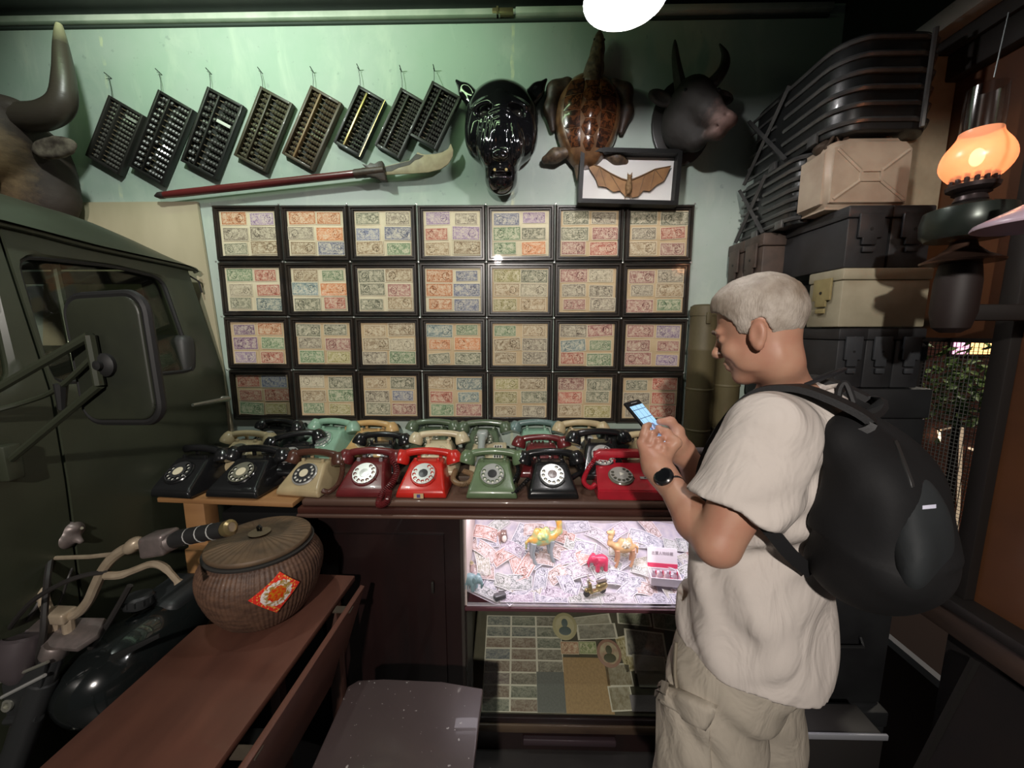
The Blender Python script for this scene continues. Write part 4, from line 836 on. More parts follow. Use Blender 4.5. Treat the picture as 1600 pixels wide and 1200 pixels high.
PC_ = dict(black=pl('black', (.011, .011, .012), .22), cream=pl('cream', (.52, .42, .25)), ivory=pl('ivory', (.60, .52, .34)), beige=pl('beige', (.42, .33, .19)), brown=pl('brown', (.075, .028, .018)), maroon=pl('maroon', (.13, .016, .018)), red=pl('red', (.58, .022, .014)),
           green=pl('green', (.13, .19, .10)), olive=pl('olive', (.09, .125, .075)), mint=pl('mint', (.25, .42, .31)), yellow=pl('yellow', (.56, .36, .15)), grey=pl('grey', (.34, .38, .36)), teal=pl('teal', (.13, .20, .19)), mauve=pl('mauve', (.24, .20, .21)), crimson=pl('crimson', (.42, .014, .028)),
           chrome=mat('chrome', (.62, .62, .62), .2, .9), silver=mat('dial_silver', (.5, .5, .48), .3, .5), white=mat('dial_white', (.7, .68, .6), .4), clear=mat('dial_clear', (.15, .15, .115), .2, coat=1.), dark=mat('dial_dark', (.03, .03, .032), .3), cardc=mat('dial_card_cream', (.62, .56, .40), .6), navy=mat('dial_navy', (.05, .07, .09), .3))
def stand_phone(u, Yc, z, rz=0., s=1., name='rotary_telephone', label='', group='telephones on the counter'):
    p = at(u, 700, Y=Yc); zz = z; p = at(u, 600 + 600 * math.tan(math.atan2(CZ - zz, Yc) - PITCH), Y=Yc)
    return thing(name, label, 'telephone', T(p.x, Yc, zz + .0005) @ rotz(rz) @ Matrix.Scale(s, 4), group)
ZR = [ZT, ZT + .0365, ZT + .0725]
def rotary(u, row, label, body, hand=None, plate='black', wheel='clear', card='cardc', kind='desk', rz=0., s=1., Yc=None, prong=None, tilt=None):
    Yc = Yc or (1.512, 1.62, 1.765)[row]; t = stand_phone(u, Yc, ZR[row], rz, s, label=label); d = phone_meshes(kind); B = PC_[body]; Hm = PC_[hand or body]
    bd = inst('body', d['body'], B, t); dl = inst('dial', d['dial_plate'], PC_[plate], t, d['D']); inst('numbers', d['numbers'], PC_['white' if plate != 'white' else 'dark'], dl)
    inst('finger_wheel', d['finger_wheel'], PC_[wheel], dl); inst('dial_card', d['dial_card'], PC_[card], dl); inst('finger_stop', d['finger_stop'], PC_['chrome'], dl)
    for m_ in d['cradle']: inst('cradle_prong', m_, PC_[prong or body], t)
    HM = tilt or Matrix.Identity(4); h = inst('handset', d['handset'], Hm, t, HM); inst('earpiece', d['earpiece'], Hm, h); inst('mouthpiece', d['mouthpiece'], Hm, h)
    return t
def cord(t, pts, R, turns, r, m, name='coiled_cord'):
    iv = t.matrix_world.inverted(); return coil([iv @ Vector(p) for p in pts], R, turns, r).build(name, m, t)
rotary(305, 0, 'black desk telephone with a pale dial card, leftmost on the pine shelf', 'black', wheel='dark', rz=-.10, s=1.12)
rotary(398, 0, 'black desk telephone with a clear yellowed dial, second on the pine shelf', 'black', wheel='clear', rz=-.06, s=1.12)
b3 = rotary(492, 0, 'beige telephone with a brown handset and black dial', 'beige', 'brown', 'silver', 'dark', kind='horn', rz=-.14, s=1.05, card='cardc')
b4 = rotary(580, 0, 'glossy maroon telephone with a silver dial in the front row', 'maroon', plate='maroon', wheel='silver', card='silver', kind='horn', s=1.1, prong='mauve')
b5 = rotary(668, 0, 'bright red telephone with a small front sticker', 'red', plate='red', wheel='silver', card='dark', kind='horn', s=1.1)
b6 = rotary(771, 0, 'sage green telephone with a silver dial in the front row', 'green', plate='green', wheel='silver', card='dark', kind='horn', s=1.1)
b7 = rotary(860, 0, 'black telephone with a brown-tinted dial between green and crimson ones', 'black', plate='dark', wheel='silver', card='brown', kind='horn', rz=.03, s=1.1)
rotary(388, 1, 'cream telephone behind the two black ones on the shelf', 'cream', plate='ivory', wheel='clear', kind='horn', rz=-.1, s=1.05, Yc=1.665)
rotary(466, 1, 'black telephone with its handset askew, behind the beige one', 'black', wheel='silver', rz=-.1, Yc=1.635, tilt=T(0, 0, .012) @ rotz(.35) @ roty(-.12))
rotary(597, 1, 'dark navy-black telephone with a gold centred dial behind the maroon one', 'black', wheel='dark', card='yellow', kind='tall', Yc=1.625)
rotary(686, 1, 'ivory telephone with an ivory dial behind the red one', 'ivory', plate='ivory', wheel='ivory', card='ivory', kind='tall', rz=.06, Yc=1.635, s=1.03)
rotary(846, 1, 'maroon telephone half hidden behind the front black one', 'maroon', wheel='maroon', card='maroon', kind='desk', Yc=1.64)
rotary(936, 1, 'large black telephone with a cream centred dial', 'black', plate='dark', wheel='silver', card='cardc', kind='tall', rz=.05, Yc=1.62, s=1.12)
rotary(1012, 1, 'pale beige telephone behind the raised hands', 'cream', plate='ivory', wheel='clear', kind='tall', Yc=1.66)
rotary(1096, 0, 'mauve grey telephone beside the white sleeve', 'mauve', plate='white', wheel='mauve', Yc=1.56, s=1.02)
rotary(432, 2, 'black telephone in the back row at the left end', 'black', wheel='silver', rz=-.2, Yc=1.765, s=1.02)
rotary(517, 2, 'mint green telephone in the back row', 'mint', plate='mint', wheel='grey', card='mint', rz=-.22, Yc=1.75, s=1.05)
rotary(580, 2, 'yellow-beige telephone behind the navy-black one', 'yellow', plate='ivory', wheel='clear', kind='horn', rz=-.08, Yc=1.76)
rotary(676, 2, 'dark olive telephone in the back row, left of its twin', 'olive', plate='olive', wheel='clear', kind='desk', Yc=1.77, s=1.02)
rotary(757, 2, 'dark olive telephone in the back row, directly behind the grey upright one', 'olive', plate='olive', wheel='clear', kind='horn', Yc=1.77, s=1.02)
rotary(908, 2, 'pale yellow telephone in the back row at the right', 'cream', plate='silver', wheel='silver', kind='horn', Yc=1.76, s=1.04)
# sticker on the red telephone
st = MB().box((-.004, -.1125, .016), (.034, .001, .018)).build('sticker', mat('sticker_gold', (.6, .42, .22), .5), b5); MB().box((-.004, -.1134, .016), (.012, .001, .012)).build('sticker_emblem', mat('sticker_blue', (.10, .08, .25), .5), st)
# push button telephone (teal) in the back row
t = stand_phone(838, 1.765, ZR[2], .02, 1., 'push_button_telephone', 'teal push-button telephone in the back row'); d = phone_meshes('desk')
inst('body', d['body'], PC_['mint'], t); h = inst('handset', d['handset'], PC_['teal'], t, T(0, .0, .004)); inst('earpiece', d['earpiece'], PC_['teal'], h); inst('mouthpiece', d['mouthpiece'], PC_['teal'], h)
kb = MB()
for i in range(4):
    for j in range(3): kb.box((-.026 + i * .017, -.018 + j * .018, .006), (.011, .010, .006), bev=.002)
kp = MB().box((0, 0, .001), (.085, .062, .006), bev=.002).build('keypad', PC_['mint'], t, M=d['D'] @ T(0, .006, 0)); stuff(kb.build('buttons', PC_['brown'], kp))
for m_ in d['cradle']: inst('cradle_prong', m_, PC_['mint'], t)
# upright grey telephone with keypad
t = stand_phone(763, 1.63, ZR[1], .0, 1., 'upright_telephone', 'grey-white telephone with upright handset and side keypad')
MB().prism([(-.085, 0), (.085, 0), (.085, .10), (-.02, .075), (-.085, .03)], .155, frame(Vector((-.075, 0, 0)), (0, 1, 0), (0, 0, 1), (1, 0, 0)), bev=.008, seg=3).build('body', PC_['ivory'], t)
hb = MB().tube(smoothpath([(-.028, -.075, .052), (-.028, -.02, .108), (-.028, .05, .150)], 6), [.017, .018, .019, .018, .017, .016, .016, .016, .017, .018, .019, .019, .017], 12).build('handset', PC_['grey'], t, 60)
MB().box((-.028, -.068, .050), (.046, .045, .028), rotx(0), bev=.010, seg=3).build('mouthpiece', PC_['grey'], hb); MB().box((-.028, .045, .148), (.050, .050, .034), bev=.012, seg=3).build('earpiece', PC_['grey'], hb)
kp = MB().box((0, 0, 0), (.040, .09, .008), bev=.003).build('keypad', PC_['white'], t, M=T(.043, -.012, .082) @ rotx(.42)); kb = MB()
for i in range(3):
    for j in range(5): kb.box((-.011 + i * .011, -.034 + j * .016, .006), (.007, .010, .005), bev=.0015)
stuff(kb.build('buttons', PC_['dark'], kp))
# crimson angular telephone
t = stand_phone(990, 1.50, ZR[0], -.02, 1.05, 'angular_telephone', 'wide crimson angular telephone with the dial at its left')
b = bmesh.new(); pr = [(-.095, 0), (-.095, .038), (.045, .092), (.09, .092), (.095, 0)]
f = b.faces.new([b.verts.new((-.155, y, z)) for y, z in pr]); r = bmesh.ops.extrude_face_region(b, geom=[f])
for e in r['geom']:
    if isinstance(e, bmesh.types.BMVert): e.co.x = .155
for v in b.verts:
    if v.co.z > .05: v.co.x *= .90
bmesh.ops.recalc_face_normals(b, faces=b.faces[:]); bmesh.ops.bevel(b, geom=b.edges[:], offset=.004, segments=2, affect='EDGES'); MB().bm(b).build('body', PC_['crimson'], t, 25)
d = phone_meshes('desk'); th = math.atan2(.054, .14); DM = T(-.058, -.028, .066) @ rotx(th); dl = inst('dial', d['dial_plate'], PC_['clear'], t, DM); inst('finger_wheel', d['finger_wheel'], PC_['silver'], dl); cd = inst('dial_card', d['dial_card'], PC_['silver'], dl); inst('numbers', d['numbers'], PC_['dark'], dl); inst('finger_stop', d['finger_stop'], PC_['dark'], dl)
MB().lathe([(.0115, .0126), (.0115, .0134), (0, .0134)], 3).build('triangle_emblem', PC_['white'], cd)
lp = MB().box((0, 0, .001), (.060, .012, .002)).build('name_strip', PC_['silver'], t, M=T(.042, -.035, .0632) @ rotx(th)); MB().box((0, 0, .0025), (.03, .005, .001)).build('strip_print', PC_['dark'], lp)
h = MB().prism([(-.150, -.02), (-.150, .022), (-.125, .036), (.125, .036), (.150, .022), (.150, -.02), (.10, -.02), (.085, .008), (-.085, .008), (-.10, -.02)], .042, frame(Vector((0, .085, .105)), (1, 0, 0), (0, 0, 1), (0, -1, 0)), bev=.004).build('handset', PC_['crimson'], t, 25)
for s in (-1, 1): MB().box((s * .07, .06, .096), (.016, .03, .022), bev=.003).build('cradle_prong', PC_['crimson'], t)
for s in (-1, 1): MB().box((s * .128, .062, .09), (.012, .006, .03), bev=.001).build('cap_strip', PC_['white'], t)
# coiled cords
W_ = lambda u, v, Y: at(u, v, Y=Y)
cord(b4, [W_(612, 712, 1.53), W_(620, 735, 1.47), W_(612, 755, 1.43), W_(597, 772, 1.40), W_(592, 788, 1.375), W_(604, 784, 1.372), W_(608, 766, 1.395)], .010, 46, .0024, PC_['maroon'])
cord(b3, [W_(533, 712, 1.54), W_(535, 735, 1.47), W_(529, 755, 1.43), W_(515, 768, 1.41), W_(505, 767, 1.42)], .007, 44, .003, PC_['brown'])
cord(b5, [W_(712, 735, 1.53), W_(708, 748, 1.47), W_(717, 756, 1.445), W_(733, 754, 1.445), W_(738, 742, 1.48), W_(725, 736, 1.52)], .008, 40, .0026, pl('tan', (.24, .15, .08)))
cord(b6, [W_(802, 712, 1.55), W_(810, 735, 1.50), W_(800, 757, 1.44), W_(797, 768, 1.415), W_(806, 768, 1.415), W_(826, 748, 1.46)], .006, 50, .0026, PC_['black'])
cord(b7, [W_(900, 718, 1.55), W_(908, 735, 1.53), W_(895, 745, 1.50), W_(888, 750, 1.48)], .007, 30, .0028, PC_['black'])
cord(t, [W_(931, 715, 1.53), W_(918, 735, 1.50), W_(912, 752, 1.46), W_(922, 762, 1.435), W_(930, 757, 1.45)], .007, 34, .0026, PC_['crimson'])
# flat dark box by the wall behind the hands
t = thing('album_box', 'flat black album box standing behind the hands under the framed notes', 'box', T(.525, 1.765, ZR[2] + .001))
MB().span((-.13, -.025, 0), (.13, .06, .085), bev=.004).build('box_body', mat('album_black', (.018, .018, .019), .6), t); MB().span((-.132, -.027, .0855), (.132, .062, .100), bev=.004).build('lid', mat('album_black', (.018, .018, .019), .6), t)
# ================================================================ green army truck cab
XT = -1.43
tr = thing('army_truck', 'dark green army truck cab with a big side mirror at the left', 'truck', (-2.1, 1.2, 0)); TM = T(2.1, -1.2, 0)
olive = mat('army_green', (.040, .046, .029), .42, col2=(.030, .035, .022), scale=4, bump=.04, bscale=60, coat=.05)
rub = mat('rubber_black', (.010, .010, .010), .6); dgl = glass('truck_glass', (.75, .78, .72), refl=.07, graz=.14)
BELT = at(300, 585, X=XT).z
def tk(u, v): p = at(u, v, X=XT); return (p.y, p.z)
def tx(y, z): return XT - max(0, z - BELT) * .16 - max(0, BELT - .30 - z) * .05
def side_panel(outer, inner, depth, off=0., n=72):
    cy = sum(p[0] for p in inner) / len(inner); cz = sum(p[1] for p in inner) / len(inner)
    def hit(poly, a):
        dx, dy = math.cos(a), math.sin(a); best = None
        for i in range(len(poly)):
            (x1, y1), (x2, y2) = poly[i], poly[(i + 1) % len(poly)]; x1 -= cx_; x2 -= cx_; y1 -= cz; y2 -= cz
            ex, ey = x2 - x1, y2 - y1; den = dx * ey - dy * ex
            if abs(den) < 1e-12: continue
            t_ = (x1 * ey - y1 * ex) / den; s_ = (x1 * dy - y1 * dx) / den
            if t_ > 0 and -1e-6 <= s_ <= 1 + 1e-6 and (best is None or t_ > best): best = t_
        return (cx_ + dx * best, cz + dy * best)
    cx_ = cy; an = sorted([2 * PI * i / n - PI for i in range(n)] + [math.atan2(p[1] - cz, p[0] - cy) for p in outer])
    O = [hit(outer, a) for a in an]; I = [hit(inner, a) for a in an]; b = MB(); N = len(an); K = 6; vs = []
    for lay_ in (0, 1):
        for k in range(K + 1):
            for o, i in zip(O, I):
                y = i[0] + (o[0] - i[0]) * k / K; z = i[1] + (o[1] - i[1]) * k / K; lip = .010 if k == 0 else 0
                vs.append((tx(y, z) + off - (depth if lay_ else lip), y, z))
    fs = []; S = (K + 1) * N
    for k in range(K):
        for i in range(N):
            j = (i + 1) % N; a = k * N
            fs += [(a + i, a + j, a + N + j, a + N + i), (S + a + i, S + a + N + i, S + a + N + j, S + a + j)]
    for i in range(N): j = (i + 1) % N; fs += [(i, S + i, S + j, j), (K * N + i, K * N + j, S + K * N + j, S + K * N + i)]
    return b.add(vs, fs, TM), I
def rpoly(pts, r=.04, n=4):
    out = []; m = len(pts)
    for i in range(m):
        p0, p, p1 = Vector(pts[i - 1]), Vector(pts[i]), Vector(pts[(i + 1) % m]); a = p + (p0 - p).normalized() * r; c = p + (p1 - p).normalized() * r
        for k in range(n + 1): s = k / n; out.append(tuple(a * (1 - s) ** 2 + p * 2 * s * (1 - s) + c * s * s))
    return out
yS = 1.135                                        # door seam
gut = [tk(312, 417), tk(175, 386), tk(25, 346)]
win = rpoly([tk(58, 399), tk(205, 415), tk(279, 434), tk(307, 579), tk(85, 601)], .045)
yR = 1.795
door_o = [(yS, .48), (yR - .01, .48), (yR, .9), tk(348, 588), (tk(318, 430)[0], gut[0][1] - .012), (gut[1][0], gut[1][1] - .012), (yS, gut[2][1] - .006)]
dp, I = side_panel(door_o, win, .035, .004); dr = dp.build('door', olive, tr, 40)
gb = MB(); gb.add([(tx(y, z) - .02, y, z) for y, z in I] + [(tx(y, z) - .025, y, z) for y, z in I], [tuple(range(len(I))), tuple(range(len(I), 2 * len(I)))[::-1]], TM); gb.build('window_glass', dgl, dr, 0)
iw = [(p[0], p[1]) for p in I]; rb = MB(); rb.tube([TM @ Vector((tx(y, z) - .008, y, z)) for y, z in iw], .008, 6, close=True); rb.build('window_seal', rub, dr)
d0, d1 = tk(134, 404), tk(143, 600); MB().tube([TM @ Vector((tx(*d0) - .040, *d0)), TM @ Vector((tx(*d1) - .040, *d1))], .011, 8).build('vent_window_bar', olive, dr)
# front pillar with the windscreen corner
yf0 = .55
fo = [(yf0, .48), (yS - .008, .48), (yS - .008, gut[2][1] - .006), (yf0, gut[2][1] + .02)]; fw = rpoly([(yf0 + .06, BELT + .0), tk(28, 600), tk(14, 385), (yf0 + .06, tk(14, 385)[1])], .05)
fp, I2 = side_panel(fo, fw, .035, 0.); fpo = fp.build('front_pillar', olive, tr, 40)
gb = MB(); gb.add([(tx(y, z) - .02, y, z) for y, z in I2] + [(tx(y, z) - .025, y, z) for y, z in I2], [tuple(range(len(I2))), tuple(range(len(I2), 2 * len(I2)))[::-1]], TM); gb.build('front_glass', dgl, fpo, 0)
# roof: crowned, rounding down to the rear
def roof(a, b):
    y = .45 + a * (yR - .45); g = np.interp(y, [gut[2][0] - .1, gut[2][0], gut[1][0], gut[0][0], yR], [gut[2][1], gut[2][1], gut[1][1], gut[0][1], gut[0][1] - .02]); x = XT - .075 - b * 1.35
    rear = 1 - max(0, (y - 1.40) / (yR - 1.40)) ** 2 * .92; e = 1 - abs(2 * b - 1) ** 9; return (x + .035 * (1 - min(1, b * 14)), y, g + .005 + .145 * e * rear)
rfm = MB().surf(lambda a, b: roof(a, .5 - .5 * math.cos(PI * b) if True else b), 40, 48, TM); rf = rfm.build('roof', olive, tr, 60)
gp = [TM @ Vector((tx(*p) + .014, *p)) for p in ((yR, gut[0][1] - .016), gut[0], gut[1], gut[2], (yf0, gut[2][1] + .004))]; MB().tube(smoothpath(gp, 6), .011, 8).build('rain_gutter', olive, rf)
MB().span((XT - 1.5, yR - .03, .5), (XT - .05, yR, BELT - .03), TM).build('rear_panel', olive, tr)
wz0, wz1 = at(100, 540, Y=yR - .03).z, at(150, 443, Y=yR - .03).z; wx1 = at(238, 500, Y=yR - .03).x
RPm = MB(); RPm.ring([(-2.93, BELT - .03), (XT - .04, BELT - .03), (XT - .10, gut[0][1] - .015), (-2.93, gut[0][1] - .015)], [(-2.6, wz0), (wx1, wz0), (wx1 - .03, wz1), (-2.6, wz1)], .03, TM @ frame(Vector((0, yR, 0)), (1, 0, 0), (0, 0, 1), (0, -1, 0))); RPm.build('rear_wall', olive, tr)
seat = mat('seat_vinyl', (.025, .026, .024), .5); st = at(268, 530, Y=1.66)
MB().span((-2.7, 1.55, .75), (XT - .06, yR - .04, at(268, 545, Y=1.6).z - .02), TM, bev=.04, seg=3).build('seat_back', seat, tr); MB().box((st.x, 1.66, st.z - .08), (.17, .07, .2), TM, bev=.03, seg=3).build('headrest', seat, tr)
MB().span((-2.93, yf0, .5), (XT - .06, yR - .04, .56), TM).build('cab_floor', olive, tr)
MB().span((-2.95, yf0, .5), (-2.91, yR, 2.2), TM).build('far_door', olive, tr)
# handle, hinge, bolts
h0, h1 = at(301, 633, X=XT + .035), at(356, 623, X=XT + .03); chm = mat('dull_chrome', (.58, .58, .50), .3, .8)
MB().tube([TM @ Vector((XT + .004, h1.y, h1.z)), TM @ h1, TM @ h1.lerp(h0, .2), TM @ h1.lerp(h0, .6) + Vector((.004, 0, 0)), TM @ h0], [.013, .013, .010, .009, .007], 8).build('door_handle', chm, tr)
hg = at(8, 722, X=XT); MB().span((XT - .005, hg.y - .02, hg.z - .05), (XT + .03, hg.y + .02, hg.z + .05), TM, bev=.006).build('door_hinge', olive, tr)
# mirror on its arms
ym = .97; mc = at(178, 562, Y=ym); mw, mh = .222, .315
MM = TM @ frame(mc, Vector((math.cos(.12), -math.sin(.12), 0)), (0, 0, 1), Vector((math.sin(.12), math.cos(.12), 0)) * -1) @ rotz(.035)
mi = MB().prism(rrect(mw, mh, .045, 6), .022, MM @ T(0, 0, -.011), bev=.007, seg=3).build('mirror', mat('mirror_back', (.020, .023, .016), .45, col2=(.028, .032, .02), scale=7), tr, 50)
r1 = rrect(mw + .012, mh + .012, .050, 6); MB().tube([MM @ Vector((x, y, -.004)) for x, y in r1], .011, 8, close=True).build('mirror_rim', rub, mi)
MB().prism(rrect(mw - .02, mh - .02, .04, 6), .002, MM @ T(0, 0, -.0145)).build('mirror_glass', mat('mirror_silver', (.8, .8, .8), .03, 1.), mi)
jb = MB().lathe([(.030, 0), (.030, .008), (.022, .014), (.012, .016), (.012, .024), (0, .026)], 20, MM @ T(-.008, -.012, .011)); jb.build('mirror_ball_joint', rub, mi)
a1 = TM @ at(141, 524, Y=ym - .02); a2 = TM @ at(156, 602, Y=ym - .02)
MB().tube([a1, a2], .012, 8).build('mirror_clamp', olive, mi)
for p, q, r in (((-60, 640), a1, .011), ((12, 722), a2, .010)):
    s0 = TM @ at(*p, X=XT + .01); MB().tube([s0, q], r, 8).build('mirror_arm', olive, tr)
MB().tube(smoothpath([TM @ at(-60, 655, X=XT + .01), TM @ at(40, 628, Y=1.0), TM @ at(92, 606, Y=.97), a1.lerp(a2, .4)], 5), .007, 7).build('mirror_arm', olive, tr)
MB().tube([TM @ at(95, 600, Y=.97), TM @ at(97, 640, Y=.97)], [.014, .008], 8).build('arm_joint', rub, tr)
wi = at(322, 428, X=XT); MB().tube([TM @ Vector((XT - .09, yR - .02, wi.z)), TM @ Vector((XT - .06, yR + .01, wi.z - .03)), TM @ Vector((XT - .055, yR + .015, wi.z - .08))], .004, 6).build('roof_cable', rub, tr)

# ================================================================ drop-leaf table
ZTB = CZ - .95
A = lambda u, v: at(u, v, Z=ZTB)
tw = mat('table_wood', (.145, .060, .040), .42, col2=(.095, .040, .028), scale=4, stretch=(2, .5, 1), bump=.08, coat=.1)
c0 = A(330, 1050); tb = thing('drop_leaf_table', 'reddish-brown drop-leaf wooden table in the left foreground', 'table', (c0.x, c0.y, 0)); TB = T(-c0.x, -c0.y, 0)
fl, fr_ = A(60, 1200), A(335, 1200); dl_ = (fl - A(309, 977)).normalized(); dr_ = (fr_ - A(555, 898)).normalized(); NE = .34
top = [fl + dl_ * NE, A(309, 977), A(345, 972), A(398, 892), A(555, 899), fr_ + dr_ * NE]
MB().prism([(p.x, p.y) for p in top], .022, TB @ T(0, 0, ZTB - .022), bev=.004).build('table_top', tw, tb)
l0, l1 = A(567, 914), A(378, 1200); l1 = l1 + (l1 - l0).normalized() * NE; ld = (l1 - l0).normalized(); ln = Vector((ld.y, -ld.x, 0)); 
if ln.x > 0: ln = -ln
dn = (Vector((0, 0, -1)) + ln * .30).normalized(); nrm = ld.cross(dn).normalized(); LL = (l1 - l0).length
MB().prism([(0, 0), (LL, 0), (LL, .34), (.03, .34)], .018, TB @ frame(l0 - nrm * .009, ld, dn, nrm), bev=.004).build('drop_leaf', tw, tb)
for k in (.12, .6): p = l0.lerp(l1, k) - Vector((.02, .0, .012)); MB().box(tuple(p), (.06, .03, .004), TB).build('hinge', mat('hinge_iron', (.10, .08, .06), .5, .5), tb)
for p in (A(420, 930), A(520, 935), fl + dl_ * (NE - .05) + Vector((.05, 0, 0)), fr_ + dr_ * (NE - .05) - Vector((.05, 0, 0))): MB().span((p.x - .02, p.y - .02, 0), (p.x + .02, p.y + .02, ZTB - .0225), TB, bev=.004).build('leg', mat('leg_wood', (.06, .026, .018), .5), tb)

# ================================================================ lidded basket with the red packet
bc = at(402, 968, Z=ZTB) + Vector((.0, .05, 0))
bk = thing('lidded_basket', 'round lidded brown wicker basket standing on the drop-leaf table', 'basket', (bc.x, bc.y, ZTB + .001))
wick = mat('wicker', (.125, .066, .040), .6, col2=(.065, .034, .022), scale=25, stretch=(1, 1, 3), bump=.35, bscale=120, coat=.1); wickd = mat('wicker_dark', (.030, .028, .026), .55)
prof = smoothpath([(.105, 0, 0), (.130, .02, 0), (.162, .075, 0), (.182, .145, 0), (.178, .190, 0), (.158, .224, 0), (.142, .238, 0)], 9); prof = [(p.x, p.y) for p in prof]
def brad(z): return float(np.interp(z, [p[1] for p in prof], [p[0] for p in prof]))
def bsurf(a, b): 
    r, z = prof[min(len(prof) - 1, int(round(b * (len(prof) - 1))))]; th = 2 * PI * a; r *= 1 + .007 * math.sin(th * 78) + .005 * math.sin(z * 520 + (math.floor(a * 156) % 2) * PI) + .004 * math.sin(th * 5 + z * 30); return (r * math.cos(th), r * math.sin(th), z)
bb = MB().surf(bsurf, 468, len(prof) - 1, closeu=True); bb.lathe([(.0, .0), (.105, .0)], 40, cap=False); bb.build('basket_body', wick, bk, 60)
MB().lathe([(.140, .232), (.158, .236), (.160, .243), (.142, .246)], 60).build('rim', wickd, bk)
lv = []; lf = []
def lsurf(a, b): 
    r = .150 * (1 - b); th = 2 * PI * a; return (r * math.cos(th), r * math.sin(th), .262 + .016 * b ** .8 + .0016 * math.sin(th * 40) * (1 if .1 < b < .95 else 0) * (1 - b))
lid = MB().surf(lsurf, 240, 8, closeu=True); lid.lathe([(.150, .2465), (.153, .250), (.153, .258), (.150, .262)], 60, cap=False).build('lid', mat('lid_wicker', (.13, .082, .045), .6, col2=(.075, .05, .03), scale=18, bump=.3), bk, 60)
ky = MB().lathe([(.032, .279), (.033, .2815), (.014, .2845), (0, .285)], 24).build('knob_plate', mat('lid_disc', (.20, .15, .09), .6), bk); MB().tube([(.004, 0, .284), (.006, 0, .298), (.0, 0, .304), (-.006, 0, .298), (-.004, 0, .284)], .004, 7).build('lid_loop', wickd, ky)
def packet_mat():
    t = NT('red_packet_print'); uv = t.coord('UV'); u, v, _ = t.sep(uv); n = t.noise(uv, 6, 3, .6, 1.); n2 = t.noise(uv, 13, 3)
    du = t.M('ABSOLUTE', t.M('SUBTRACT', u, .5)); dv = t.M('ABSOLUTE', t.M('SUBTRACT', v, .5)); r = t.M('SQRT', t.M('ADD', t.M('POWER', du, 2.), t.M('POWER', dv, 2.)))
    mid = t.M('LESS_THAN', t.M('ADD', r, t.M('MULTIPLY', n, .2)), .52); inn = t.M('LESS_THAN', t.M('ADD', r, t.M('MULTIPLY', n2, .15)), .33)
    c = t.mix(t.ramp(n2, .55, .6), (.72, .03, .02), (.75, .45, .08)); c = t.mix(mid, c, t.mix(t.ramp(n, .45, .55), (.80, .74, .70), (.35, .22, .05))); c = t.mix(inn, c, t.mix(t.ramp(n2, .42, .6), (.62, .03, .01), (.55, .22, .01))); t.set(Base_Color=c, Roughness=.3, Coat_Weight=.4); return t.m
tocam = Vector((0, 0, CZ)) - Vector((bc.x, bc.y, ZTB)); tha = math.atan2(tocam.y, tocam.x)
def on_basket(u, v):
    for i in range(400):
        y = .75 + i * .0012; p = at(u, v, Y=y) - Vector((bc.x, bc.y, ZTB)); 
        if 0 < p.z < .238 and math.hypot(p.x, p.y) < brad(p.z) + .006: return math.atan2(p.y, p.x), p.z
    return tha, .1
C4 = [on_basket(*p) for p in ((388, 938), (432, 957), (467, 909), (437, 893))]
pv = []; pf = []; n = 8
for j in range(n + 1):
    for i in range(n + 1):
        a, b = i / n, j / n; th = (C4[0][0] * (1 - a) + C4[1][0] * a) * (1 - b) + (C4[3][0] * (1 - a) + C4[2][0] * a) * b; z = (C4[0][1] * (1 - a) + C4[1][1] * a) * (1 - b) + (C4[3][1] * (1 - a) + C4[2][1] * a) * b
        r = brad(z) * 1.012 + .004 + .006 * ((a - .5) ** 2 + (b - .5) ** 2); pv.append((r * math.cos(th), r * math.sin(th), z))
fs = [(j * (n + 1) + i, j * (n + 1) + i + 1, (j + 1) * (n + 1) + i + 1, (j + 1) * (n + 1) + i) for j in range(n) for i in range(n)]; m_ = len(pv)
bot = [(v[0] * .993, v[1] * .993, v[2]) for v in pv]; me = MB().add(pv + bot, fs + [tuple(m_ + k for k in f[::-1]) for f in fs]).mesh('red_packet', 60); uvl = me.uv_layers.new()
for l in me.loops: k = l.vertex_index % m_; uvl.data[l.index].uv = ((k % (n + 1)) / n, (k // (n + 1)) / n)
pk = inst('red_packet', me, packet_mat()); pk.location = (bc.x, bc.y, ZTB + .001); tag(pk, 'red and gold printed paper packet stuck on the basket', 'packet')

# ================================================================ stool in front
ZST = CZ - 1.20; S_ = lambda u, v: at(u, v, Z=ZST); sc_ = S_(620, 1140)
so = thing('wooden_stool', 'low stool with a worn grey-brown flat top in the foreground', 'stool', (sc_.x, sc_.y, 0)); SO = T(-sc_.x, -sc_.y, 0)
k0, k1 = S_(485, 1200), S_(740, 1200); top = [S_(536, 1090), S_(543, 1072), S_(560, 1062), S_(600, 1060), S_(690, 1064), S_(755, 1075), k1 + (k1 - S_(755, 1075)).normalized() * .2, k0 + (k0 - S_(545, 1065)).normalized() * .2]
sw = NT('stool_top'); co = sw.coord(); n1 = sw.noise(co, 5, 4); n2 = sw.noise(co, 60, 2); sw.set(Base_Color=sw.mix(sw.ramp(n2, .70, .74), sw.mix(n1, (.050, .036, .035), (.078, .058, .056)), (.38, .36, .34)), Roughness=.38, Coat_Weight=.2); sw.bump(n1, .08)
MB().prism([(p.x, p.y) for p in top], .026, SO @ T(0, 0, ZST - .026), bev=.006, seg=3).build('seat', sw.m, so)
for x, y in ((-.17, .10), (.15, .09), (-.17, -.30), (.15, -.30)): MB().box((x, y, (ZST - .027) / 2), (.035, .035, ZST - .028), bev=.004).build('leg', mat('stool_leg', (.05, .032, .028), .5), so)
